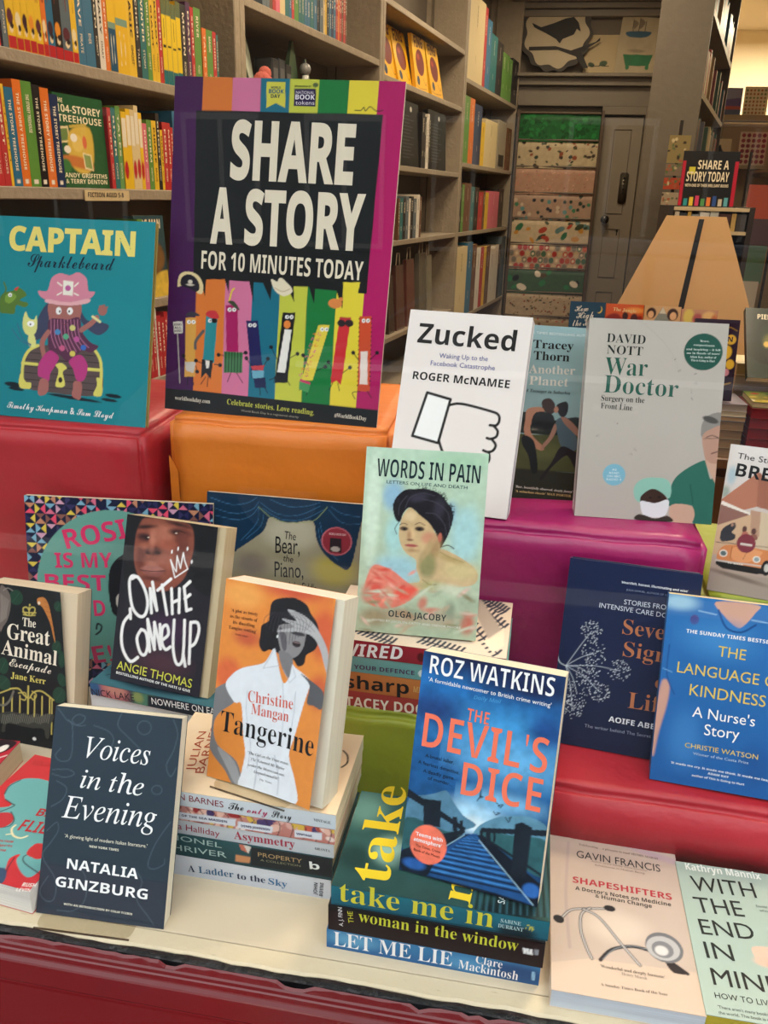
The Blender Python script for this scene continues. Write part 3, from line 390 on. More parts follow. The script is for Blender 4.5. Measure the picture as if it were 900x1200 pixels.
"words":[["g","#b9d4bd","#a9b79c"],["n",0.02,12,3],["e","#8fb6cf",32.4,149.9,11.5,16.2,5.9,0],["e","#9cc4cf",41.2,70.7,24.8,16.2,8.2,0],["e","#a7cfd2",112.3,113.2,16.2,32.3,8.2,0],["e","#a9cdb0",97.8,190.9,28.8,10.8,7.2,0],["e","#cfe2cf",10.9,135.4,7.6,57.1,4.6,0],["e","#b3cdb8",107.6,155.0,10.8,10.8,5.0,0],["e","#8db4c8",96.1,135.9,5.4,10.9,4.3,0],["e","#a5cfcd",37.0,107.6,10.9,21.6,5.1,0],["p","#1f1d24",[54.1,158.7,66.9,159.6,80.0,156.8,89.8,148.3,97.9,136.0,97.7,125.0,94.8,113.7,90.9,104.2,85.9,96.4,82.7,103.6,80.1,114.5,71.3,121.2,63.4,129.9,51.7,138.3,44.7,132.3,41.6,122.8,36.8,124.3,33.0,135.1,34.5,146.3,43.1,156.2],0.3,1],["e","#3a3846",60.2,149.9,9.0,4.2,3.0,-15],["e","#33303c",82.9,140.5,5.7,9.5,3.4,0],["s","#24222a",1.08,[87.6,98.4,94.8,100.8,101.4,97.6],1],["s","#24222a",0.74,[40.7,122.7,36.5,115.0,38.8,108.7],1],["p","#c8ac82",[51.7,138.3,44.8,130.4,41.5,119.1,41.1,107.9,44.2,97.0,51.3,88.2,61.0,82.5,62.6,72.4,67.1,59.7,57.1,57.0,54.4,55.0,66.9,48.5,85.2,51.9,107.1,55.6,125.0,60.8,128.9,70.3,123.7,79.1,108.4,88.9,93.4,95.2,86.8,96.5,85.4,103.8,79.2,114.4,73.1,123.2,61.4,131.6],0.3,1],["e","#d9c096",52.3,129.1,6.2,5.0,2.5,0],["e","#c98f72",74.2,106.6,8.0,6.5,3.4,0],["e","#d5b58a",53.7,108.8,4.6,5.4,2.6,0],["e","#a98a62",80.5,94.2,5.4,12.6,3.6,20],["e","#8f8b60",74.3,77.0,9.0,13.4,3.7,0],["e","#cdbb8a",109.4,74.3,17.1,9.5,6.1,0],["e","#a7a470",81.3,55.3,12.7,5.4,4.3,0],["e","#5a4a3c",46.2,115.3,4.6,2.3,0.6,0],["e","#54443a",63.2,116.2,5.1,2.5,0.5,0],["e","#1d191c",46.9,115.0,1.7,1.4,0.3,0],["e","#1d191c",63.0,115.8,1.8,1.6,0.3,0],["s","#4a3a30",0.76,[41.5,119.1,45.4,121.2,49.6,119.6],1],["s","#4a3a30",0.74,[58.1,120.6,62.9,122.8,68.6,120.5],1],["e","#b08a66",52.2,108.7,2.2,5.0,1.4,0],["e","#7d5a48",53.6,103.6,3.6,1.1,0.4,0],["e","#b2605a",55.3,97.5,6.8,1.7,0.4,0],["s","#7a3c3a",0.45,[48.8,97.7,55.3,97.5,62.2,98.0],1],["e","#a98560",56.6,92.4,5.0,1.5,1.5,0],["e","#bd6a58",85.7,108.4,2.1,5.0,0.4,0],["p","#dd7a68",[14.9,72.3,24.2,73.1,37.6,68.5,49.4,60.2,64.9,50.2,67.0,46.7,53.0,34.3,34.7,27.1,15.7,29.3,6.7,37.9,8.3,56.8],0.6,1],["e","#e55a4a",52.2,45.5,13.3,6.8,3.0,-20],["e","#e08c78",19.2,63.3,7.6,9.5,3.8,0],["e","#c99a80",33.9,40.2,5.7,11.4,3.1,0],["e","#c0907c",9.3,41.9,5.7,9.5,3.8,0],["e","#d4574a",20.2,48.4,5.7,5.4,3.0,0],["e","#b4c4a8",86.1,39.0,21.7,10.8,5.8,0],["e","#c8cfb6",107.3,51.9,21.7,5.4,3.6,8],["e","#a7b49c",119.0,41.8,9.1,10.9,4.3,0],["e","#c0705e",120.6,17.8,7.6,10.8,4.5,0],["e","#9c8f70",20.3,16.5,15.3,9.5,6.1,0],["e","#a98c70",53.8,21.3,19.9,6.9,5.2,0],["e","#b0a890",91.0,20.8,21.7,10.9,6.5,0],["e","#c37f6c",71.5,35.9,4.6,7.2,3.0,20],["e","#8f9a84",101.4,31.0,5.4,9.0,3.6,0],["u","#2c2a34",76.2,159.0,2.5,7,0.72],["u","#2c2a34",93.9,144.1,2.5,7,0.72],["u","#1a181e",40.3,145.7,2.5,7,0.72],["u","#1f1d24",96.1,141.0,2.5,7,0.72],["u","#1f1d24",94.4,142.3,2.5,7,0.72],["u","#1a181e",41.1,149.6,2.5,7,0.72],["u","#1f1d24",97.1,136.3,2.7,7,0.76],["u","#2c2a34",51.6,155.1,2.7,7,0.76],["u","#2c2a34",91.6,123.7,2.5,7,0.72],["u","#1f1d24",49.1,155.9,2.7,7,0.76],["u","#2c2a34",66.4,160.2,2.5,7,0.72],["u","#1f1d24",96.9,141.7,2.5,7,0.72],["u","#1f1d24",97.1,138.5,2.5,7,0.72],["u","#1f1d24",35.0,138.7,2.5,7,0.72],["u","#1a181e",80.9,155.5,2.5,7,0.72],["u","#2c2a34",71.4,158.3,2.5,7,0.72],["u","#1f1d24",93.8,142.8,2.5,7,0.72],["u","#1f1d24",88.5,120.5,2.5,7,0.72],["u","#1a181e",94.2,128.2,2.5,7,0.72],["u","#1f1d24",87.1,118.7,2.5,7,0.72],["u","#1f1d24",92.7,126.5,2.5,7,0.72],["u","#1a181e",66.1,159.3,2.5,7,0.72],["u","#2c2a34",93.2,143.1,2.5,7,0.72],["u","#1f1d24",65.8,158.0,2.5,7,0.72],["u","#1f1d24",87.2,152.5,2.5,7,0.72],["u","#1f1d24",35.0,139.4,2.7,7,0.76],["u","#1f1d24",60.7,159.7,2.5,7,0.72],["u","#1f1d24",81.2,155.0,2.7,7,0.76],["u","#2c2a34",95.4,132.8,2.5,7,0.72],["u","#1f1d24",86.5,154.1,2.7,7,0.76],["u","#2c2a34",88.8,119.3,2.7,7,0.76],["u","#1f1d24",86.8,154.6,2.5,7,0.72],["u","#2c2a34",93.8,129.1,2.5,7,0.72],["u","#2c2a34",97.2,132.2,2.5,7,0.72],["u","#1f1d24",88.6,150.7,2.5,7,0.72],["u","#2c2a34",96.4,134.2,2.5,7,0.72],["u","#1f1d24",64.6,160.1,2.7,7,0.76],["u","#1a181e",89.1,120.3,2.5,7,0.72],["u","#2c2a34",37.1,144.7,2.7,7,0.76],["u","#1a181e",97.0,135.9,2.5,7,0.72],["u","#1a181e",96.3,142.0,2.5,7,0.72],["u","#1f1d24",39.3,148.8,2.7,7,0.76],["u","#1f1d24",95.0,133.6,2.5,7,0.72],["u","#1f1d24",93.6,129.1,2.5,7,0.72],["u","#2c2a34",85.0,153.5,2.7,7,0.76],["u","#2c2a34",89.1,150.3,2.5,7,0.72],["s","#45424f",0.72,[46.2,137.9,51.0,149.3,63.6,154.8,76.6,152.9],1],["s","#45424f",0.76,[68.7,133.9,79.8,132.9,89.7,122.5,92.2,111.7],1],["s","#45424f",0.74,[64.0,148.4,78.9,145.7,92.4,135.6,95.4,119.3],1],["s","#45424f",0.74,[39.3,130.0,40.4,141.2,47.2,150.9],1],["e","#8f8a6a",13.4,1.1,6.9,1.6,1.3,3.712397546779755],["e","#d8b8a8",115.1,51.5,7.1,2.1,1.3,-43.56806000700057],["e","#c8cfb8",34.4,41.5,7.8,1.6,1.3,-0.9784289532180566],["e","#b7a68c",83.1,49.4,3.8,1.2,1.3,-4.1358051962366105],["e","#b7a68c",54.3,6.1,7.4,2.1,1.3,-46.40010474439731],["e","#d8b8a8",80.1,24.1,6.2,1.6,1.3,-41.92625121095027],["e","#c8cfb8",13.4,12.0,4.0,1.4,1.3,-2.975827793019249],["e","#9aa88e",71.1,49.6,4.3,1.0,1.3,-17.852336161903693],["e","#a8b49a",63.8,30.0,9.4,2.3,1.3,33.278438551654915],["e","#a8b49a",20.9,30.9,6.4,1.1,1.3,46.8683885195512],["e","#c8cfb8",20.4,44.2,9.2,2.3,1.3,-12.757210356280126],["e","#b7a68c",96.6,32.0,5.0,2.1,1.3,-41.88644570398841],["e","#d8b8a8",10.0,11.2,5.0,1.5,1.3,44.39019382801315],["e","#9aa88e",10.1,41.0,6.2,2.1,1.3,-2.44220580783513],["e","#d8b8a8",47.4,9.5,3.9,1.3,1.3,-19.98512742005918],["e","#9aa88e",105.0,10.1,9.4,1.4,1.3,-49.27466222899001],["e","#9aa88e",123.7,41.7,4.1,1.3,1.3,-25.281686025427565],["e","#c98a76",80.5,29.6,8.8,2.1,1.3,-6.991599344512537],["e","#8f8a6a",17.5,32.7,7.3,1.7,1.3,-6.006674926710929],["e","#c98a76",30.7,29.3,4.3,1.3,1.3,-47.31368706482492],["e","#a8b49a",33.5,31.2,8.7,1.1,1.3,47.49110076358646],["e","#d8b8a8",122.8,28.4,7.6,1.2,1.3,4.193916001453438],["e","#b7a68c",47.3,47.9,6.2,1.3,1.3,22.723417225247573],["e","#b7a68c",100.2,17.5,4.4,1.9,1.3,-21.53418368274943],["e","#c8cfb8",71.0,47.6,9.4,1.4,1.3,-40.850854553944146],["e","#b7a68c",48.5,17.7,8.1,2.3,1.3,14.91842034440893],["e","#b7a68c",57.0,9.7,8.3,1.6,1.3,-14.258788258587138],["e","#8f8a6a",119.8,45.8,7.0,2.0,1.3,27.7136876198726],["e","#c98a76",29.0,39.5,7.7,1.0,1.3,-2.121235040914925],["e","#9aa88e",111.8,24.0,4.1,1.3,1.3,1.6936625923792334],["e","#a8b49a",67.2,5.9,5.4,1.9,1.3,-15.234920573518352],["e","#c98a76",80.3,27.1,3.7,1.2,1.3,27.85426747100918],["e","#a8b49a",87.0,47.8,5.4,2.0,1.3,-36.56386740330674],["e","#9aa88e",59.2,26.7,7.7,1.5,1.3,34.667895402687364],["e","#d8b8a8",128.1,13.9,5.6,1.4,1.3,-12.76132478704001],["e","#8f8a6a",104.6,14.0,7.1,2.1,1.3,5.597867890261398],["e","#c8cfb8",118.8,11.8,8.9,1.2,1.3,-25.28838681622638],["e","#9aa88e",64.7,26.7,6.9,2.1,1.3,3.982100885709386],["e","#a8b49a",89.8,8.8,3.8,1.9,1.3,8.659842298227936],["e","#c98a76",124.0,26.0,5.1,1.1,1.3,-20.235093388264048],["e","#c85a4c",12.4,53.2,4.8,1.7,1.3,-55.808276299854015],["e","#c85a4c",18.9,63.5,5.5,1.5,1.3,32.44835271003488],["e","#c85a4c",31.3,41.6,5.9,0.8,1.3,39.914220271117955],["e","#c85a4c",17.8,53.2,6.2,1.4,1.3,1.7067941237734985],["e","#e8a898",37.5,51.8,3.8,1.3,1.3,34.958609975687736],["e","#c85a4c",27.7,69.1,5.6,1.3,1.3,-13.65472561755361],["e","#f0907c",58.3,68.2,3.8,1.4,1.3,-34.527758128619695],["e","#d84c40",25.0,69.0,6.3,1.1,1.3,3.8567308695781577],["e","#f0907c",28.6,35.4,3.6,1.7,1.3,-51.093363577951166],["e","#d84c40",21.2,59.4,4.4,1.3,1.3,10.541579951577305],["e","#d84c40",15.1,42.1,6.6,0.8,1.3,-2.7578276728503255],["e","#e8a898",38.1,38.8,5.7,0.9,1.3,4.020509532673628],["e","#d84c40",48.5,52.0,3.2,1.7,1.3,-28.700606169727195],["e","#d84c40",34.1,59.4,5.9,0.9,1.3,28.040175556325423],["e","#b59a70",73.1,95.5,3.0,13.3,2.3,25],["e","#b8a06c",97.6,86.3,12.6,2.7,3.0,15],["s","#9a8a58",0.93,[87.1,92.8,97.5,88.1,112.5,83.7],1],["s","#8f8458",0.93,[69.7,61.8,77.5,56.9,84.8,57.5],1],["n",0.1,5,21]],
"bear":[["g","#9d957c","#8f8668"],["n",0.05,14,4],["e","#b5a64e",182.7,196.3,30.1,20.0,10.0,0],["e","#b8b29c",120.4,242.7,37.6,22.5,12.5,0],["e","#7d6f62",66.5,195.1,20.9,15.6,10.4,0],["p","#16324c",[-8.7,291.2,221.5,293.1,227.1,281.4,215.8,265.9,204.5,204.6,187.2,204.2,166.5,219.6,155.6,238.4,149.5,261.3,124.7,257.9,107.2,257.6,89.8,262.3,82.5,244.3,67.7,230.4,45.3,213.3,40.2,210.3,-16.9,210.1],0.3,1],["s","#3d6f96",0.77,[4.5,282.3,35.5,275.0,58.3,279.4,70.6,287.8],1],["s","#3d6f96",0.75,[4.8,269.9,38.5,262.8,63.7,269.9,73.4,281.9],1],["s","#3d6f96",0.77,[12.9,258.1,43.9,254.6,64.0,262.5,73.6,275.7],1],["s","#3d6f96",0.75,[76.0,280.9,99.2,268.0,129.3,268.2,158.4,282.9],1],["s","#3d6f96",0.74,[78.8,273.7,104.5,261.1,134.5,262.5,163.5,278.5],1],["s","#3d6f96",0.75,[88.3,286.8,113.8,279.1,138.6,281.2,158.1,287.8],1],["s","#3d6f96",0.74,[173.1,284.1,188.3,275.7,212.9,273.0],1],["s","#3d6f96",0.72,[170.9,279.1,189.0,263.5,213.5,263.3],1],["s","#3d6f96",0.75,[159.5,261.0,165.4,241.8,181.2,223.5],1],["s","#3d6f96",0.74,[157.4,253.4,163.4,231.7,186.8,211.6],1],["s","#3d6f96",0.75,[73.7,273.3,72.0,253.3,50.0,226.3],1],["s","#3d6f96",0.74,[81.5,269.0,77.2,248.8,57.5,229.5],1],["s","#8fa070",0.98,[73.7,274.5,89.8,262.3],1],["s","#8fa070",0.98,[89.8,262.3,107.2,257.4,124.8,257.4,149.5,262.1,161.3,273.4,168.3,282.5],1],["e","#c9707c",183.5,237.3,21.1,19.2,0.3,0],["e","#8f2f3c",183.5,237.3,19.3,17.8,0.3,0],["p","#2a2228",[174.1,241.4,190.2,241.6,190.7,222.4,174.6,222.4],0.3,0],["e","#b9b0a8",182.3,226.6,6.3,3.5,0.3,0]],
"rosie":[["g","#171c3a","#171c3a"],["t",["#e0708c","#7fb0c8","#c98a6a","#3a3560","#e4c850","#d4a0b8","#171c3a","#e8506e","#2d2b58","#8a5a50"],0,0,14,14],["e","#6ba497",121.5,149.1,109.7,112.4,0.3,0],["p","#1b1b22",[133.2,199.6,115.6,181.0,111.3,152.2,113.8,123.4,120.4,109.1,151.3,96.1,179.7,134.0,180.6,187.8,153.7,204.1],0.3,1],["e","#d8cfc4",127.9,131.4,6.8,11.1,0.4,0],["s","#171720",2.52,[91.6,80.1,98.1,85.9,99.7,93.4,94.2,96.0,92.6,88.6],1]],
"zucked":[["g","#ebe3df","#e9dfdc"],["p","#f4f3f3",[35.2,143.1,65.3,137.4,57.1,82.4,24.3,88.0],0.3,0],["s","#15110f",3.44,[35.2,143.1,65.3,137.4,57.1,82.4,23.7,87.9,35.2,143.1],0],["s","#15110f",3.33,[65.1,130.3,80.1,133.2,115.9,127.7,126.0,124.2,128.1,116.9,125.0,111.1,117.6,110.6],1],["s","#15110f",3.27,[122.4,110.2,127.9,104.4,126.9,97.4,120.4,94.2,116.1,94.8],1],["s","#15110f",3.26,[122.3,93.8,127.6,87.7,125.7,80.9,119.7,78.0,113.7,79.5],1],["s","#15110f",3.27,[120.6,78.1,122.3,69.1,117.6,63.0,101.3,59.8],1],["s","#15110f",3.39,[57.5,85.8,66.0,69.8,81.8,57.5,90.4,36.1,99.8,28.9,105.6,37.9,101.3,59.8],1]],
"tracey":[["g","#93b3b8","#8aa9a6"],["p","#1d231f",[4.3,110.3,44.0,115.1,51.1,105.0,65.3,110.2,78.2,106.9,111.2,112.3,115.3,88.4,77.7,86.8,35.6,88.1,6.3,85.1],0.4,1],["p","#4d4f2c",[6.2,86.1,115.3,88.4,112.7,41.8,9.8,38.7],0.3,0],["p","#2b2a20",[9.6,41.9,112.7,41.8,114.4,-4.7,13.4,-7.8],1.3,0],["e","#5a5c34",68.8,66.2,25.2,10.5,5.1,0],["p","#3a2620",[60.6,130.9,69.7,134.7,76.9,127.8,76.9,117.3,71.3,114.8,62.5,119.5],0.3,1],["p","#b98468",[42.6,119.2,60.2,122.5,65.0,114.4,59.1,109.8,51.1,105.0,47.7,94.3,52.7,84.0,64.0,74.3,67.6,68.2,60.3,67.7,49.2,75.3,40.9,87.5,40.6,104.3],0.3,1],["p","#17181a",[54.4,115.8,73.4,115.0,78.4,104.8,74.9,96.1,56.2,92.7,49.1,102.8],0.3,1],["p","#1a1a1d",[40.0,85.3,53.0,79.8,58.7,61.2,61.4,40.2,54.2,37.6,48.4,58.4,38.7,74.6],0.3,1],["p","#191418",[79.7,127.0,90.9,131.9,94.6,124.8,92.3,114.1,86.2,112.0,80.3,119.6],0.3,1],["e","#b9826a",79.2,120.6,2.8,4.2,0.3,0],["p","#4f626c",[80.3,107.0,92.4,112.0,101.8,100.1,109.5,81.6,108.3,71.0,98.0,68.2,89.2,73.9,82.5,92.4],0.3,1],["p","#9c7260",[86.2,111.6,94.7,110.1,108.2,98.4,110.1,88.0,100.0,95.7,91.0,103.5],0.3,1],["p","#a17866",[78.9,102.7,81.7,94.5,76.0,81.4,67.4,70.3,63.5,66.8,65.0,74.3,72.6,85.4],0.3,1],["p","#231c20",[89.2,73.9,106.4,68.8,110.9,64.9,111.5,43.8,100.8,59.9,94.4,61.6,78.8,45.7,69.6,30.2,65.2,32.0,78.3,52.0],0.3,1]],
"war":[["g","#c0bab1","#b7b0a8"],["n",0.015,30,5],["e","#1f5549",136.0,205.8,22.4,21.8,0.3,0],["e","#7db7cd",43.5,53.1,13.5,13.2,0.3,0],["s","#a8a29a",0.32,[57.9,240.2,78.2,225.1,99.0,203.6,110.3,181.7],1],["u","#5c5650",102.7,196.8,2.2,5,0.29],["u","#5c5650",110.3,181.7,2.2,5,0.29],["u","#5c5650",128.2,179.4,2.2,5,0.29],["u","#5c5650",130.4,168.3,2.2,5,0.29],["u","#5c5650",126.5,158.4,2.2,5,0.29],["u","#5c5650",127.6,149.8,2.2,5,0.28],["u","#5c5650",41.1,115.0,2.2,5,0.29],["u","#5c5650",20.5,98.7,2.2,5,0.29],["u","#5c5650",65.7,85.0,2.2,5,0.29],["u","#5c5650",61.3,79.9,2.2,5,0.29],["p","#8d8983",[141.6,118.8,146.4,128.8,155.4,134.2,164.9,133.8,165.7,117.0,160.4,113.5,146.9,104.6,142.1,105.9],0.3,1],["e","#4a4744",151.4,125.9,9.6,3.8,0.6,15],["p","#b98f7c",[143.7,106.0,152.4,114.6,166.4,117.0,166.9,74.9,161.0,69.7,158.9,58.1,151.2,73.9,146.9,86.7],0.3,1],["s","#3a2c28",0.96,[148.5,104.7,154.6,107.3,161.7,105.4],1],["s","#5a3c36",1.26,[155.9,85.6,162.6,88.3],1],["s","#2c2422",0.64,[145.5,102.9,163.7,104.6],1],["p","#2c6a5c",[147.7,77.0,126.6,64.3,113.6,48.7,109.4,22.1,124.0,19.8,139.2,20.8,141.7,-0.4,167.2,-0.9,166.1,55.3,161.7,61.6,157.6,54.8,151.5,70.7],0.3,1],["p","#caa590",[114.3,20.8,139.3,20.2,139.7,0.5,116.7,0.2],0.3,1],["p","#caa590",[149.3,77.7,155.9,74.2,164.7,71.5,165.4,48.8,155.2,64.4],0.3,1],["s","#1d5045",0.98,[139.6,24.1,134.5,46.8],1],["p","#8fc4b4",[70.5,26.1,68.5,39.2,76.6,49.6,92.4,52.9,107.0,50.9,112.7,40.4,111.1,28.8,103.7,33.3,90.4,39.0,79.8,30.1,77.3,21.6],0.3,1],["p","#3a2620",[78.2,30.0,90.4,39.0,104.3,33.3,109.1,25.4,104.9,18.5,82.5,17.0,77.3,21.6],0.3,1],["p","#e0e2e6",[77.6,18.4,78.8,23.4,95.0,21.8,109.0,27.0,111.3,19.0,107.4,7.2,93.3,3.9,81.7,7.1],0.3,1],["p","#3b332c",[75.3,6.6,83.4,6.5,96.5,3.1,110.6,7.4,116.0,0.2,74.2,-0.1],0.3,1],["e","#120c0a",88.7,28.0,1.9,1.0,0.3,0],["e","#120c0a",99.2,29.4,1.9,1.0,0.3,0]],
"brexit":[["g","#ddd8d6","#a8917f"],["n",0.03,8,6],["e","#a9bcc6",6.8,141.5,4.9,10.9,2.8,0],["e","#97a39a",2.4,120.5,4.9,7.2,2.8,0],["p","#b0735c",[35.7,150.3,-5.5,105.5,-12.0,92.4,27.1,102.3,45.7,110.8,92.5,102.0,101.8,103.6,73.2,124.1],0.3,0],["p","#9c6450",[35.7,150.3,39.5,108.0,76.3,103.0,101.8,103.6],0.3,0],["p","#e4dcd2",[0.7,109.6,33.3,99.7,34.7,96.2,-0.3,105.0],0.3,0],["p","#8a6258",[-0.3,105.0,34.2,97.1,11.8,81.5,-8.7,70.7,-7.6,96.8],0.3,0],["p","#cbb79c",[34.4,103.5,93.0,98.5,107.8,61.9,39.5,53.4],0.3,0],["p","#b48f78",[33.6,103.4,45.3,102.5,47.3,72.9,37.1,74.8],0.3,0],["p","#c9a888",[-9.2,74.3,35.2,98.2,39.5,53.4,-4.2,42.0],0.3,0],["p","#33333a",[11.8,81.5,18.8,85.4,20.2,79.3,17.2,73.3,21.9,70.4,20.2,64.6,8.2,60.7,4.9,65.7,6.0,75.0],0.3,1],["e","#a07a68",16.4,82.3,1.6,2.2,0.3,0],["e","#5a3c38",30.6,79.2,2.6,4.0,0.3,0],["e","#5a3c38",41.0,78.2,2.6,4.0,0.3,0],["p","#b06a5c",[28.7,75.2,34.4,76.2,37.3,67.6,28.9,68.0],0.3,1],["p","#8a5c50",[38.8,74.2,44.5,74.6,46.2,69.1,38.9,67.8],0.3,1],["s","#6a5c54",0.88,[1.7,58.7,49.8,61.6,113.9,63.0],1],["p","#d08452",[5.5,45.6,10.7,55.7,25.3,59.1,38.7,58.7,56.8,58.3,99.5,53.4,110.3,44.7,102.5,32.7,53.9,34.3,20.2,37.3,6.6,38.5],0.3,1],["p","#e09a68",[22.4,55.9,43.9,56.9,54.2,54.2,41.3,41.1,23.0,41.4],0.3,1],["s","#8a5030",0.5,[38.8,57.8,34.3,43.4],1],["s","#8a5030",0.52,[19.8,56.3,20.5,41.0],1],["e","#e8e2d8",11.7,46.7,4.5,4.4,0.3,0],["e","#5a6a6c",11.7,46.7,3.2,3.1,0.3,0],["e","#e8e2d8",48.9,45.7,4.2,4.0,0.3,0],["e","#8a9a9c",48.9,45.7,2.9,2.7,0.3,0],["p","#1f1d1e",[5.2,36.4,56.9,35.8,61.0,30.3,51.5,28.5,13.2,28.7,4.9,32.7],0.3,0],["s","#c8c4c0",1.42,[4.2,37.1,56.5,38.8],0],["e","#1c1a1c",60.8,37.4,5.5,9.1,0.3,0],["e","#c8c4bc",61.1,37.5,2.9,4.8,0.3,0],["e","#7d3440",34.8,62.6,10.4,11.3,0.3,0],["s","#d8ccc4",2.42,[29.6,61.2,40.8,61.3],0],["p","#a5968a",[-11.7,24.1,119.1,27.0,117.7,-6.7,-6.9,-6.2],0.3,0],["e","#7c6c62",31.1,21.1,32.6,2.6,1.4,8]],
"seven":[["g","#182448","#141d3c"],["n",0.015,12,7],["s","#c8d0da",0.55,[9.6,89.4,22.5,114.4,33.2,133.2],1],["u","#dfe6ee",33.2,133.2,12.0,70,0.82],["s","#c8d0da",0.55,[9.6,89.4,25.4,102.1,38.9,108.6],1],["u","#dfe6ee",38.9,108.6,14.2,70,0.82],["s","#c8d0da",0.55,[9.6,89.4,40.0,94.5,67.8,93.6],1],["u","#dfe6ee",67.8,93.6,12.6,70,0.79],["s","#c8d0da",0.55,[9.6,89.4,23.3,90.3,34.9,85.1],1],["u","#dfe6ee",34.9,85.1,13.7,70,0.82],["s","#c8d0da",0.55,[9.6,89.4,18.7,77.3,25.7,59.2],1],["u","#dfe6ee",25.7,59.2,15.4,70,0.82],["s","#c8d0da",0.55,[9.6,89.4,30.7,80.8,49.5,66.3],1],["u","#dfe6ee",49.5,66.3,12.1,70,0.79],["s","#c8d0da",0.55,[9.6,89.4,17.0,68.4,22.3,41.3],1],["u","#dfe6ee",22.3,41.3,11.5,70,0.82],["s","#c8d0da",0.87,[-1.4,100.5,2.3,92.5,9.6,89.4],1]],
"kindness":[["g","#2b70b4","#1f5da2"],["n",0.02,25,8],["e","#9cc4dc",11.0,194.1,17.7,7.9,5.1,0],["p","#cfa08c",[47.7,198.9,88.8,200.5,87.2,192.4,76.7,176.7,69.7,174.9,56.4,185.6],0.5,1],["s","#8fb8dc",1.28,[31.6,187.0,49.1,185.2],0],["s","#8fb8dc",1.23,[84.4,184.2,100.0,183.3],0],["e","#4a3f80",28.2,177.0,4.4,5.2,0.8,0],["p","#c99a8a",[2.1,107.3,10.0,104.6,9.7,83.1,4.2,50.0,1.6,25.4,-2.3,38.2,-1.0,76.0],1.3,1],["s","#1d4f8c",1.28,[5.7,146.7,6.4,114.7,16.0,94.9],1],["e","#3f86c8",54.2,159.0,29.0,15.6,15.1,0],["e","#3a7cc0",30.7,49.4,15.3,26.2,12.9,0],["s","#164a88",2.05,[51.0,190.2,60.1,173.0,75.0,169.9,88.5,179.6],1],["e","#1d5496",103.4,31.0,14.1,20.1,9.7,0],["s","#7fb0e0",0.77,[2.0,120.7,11.1,118.1],0]],
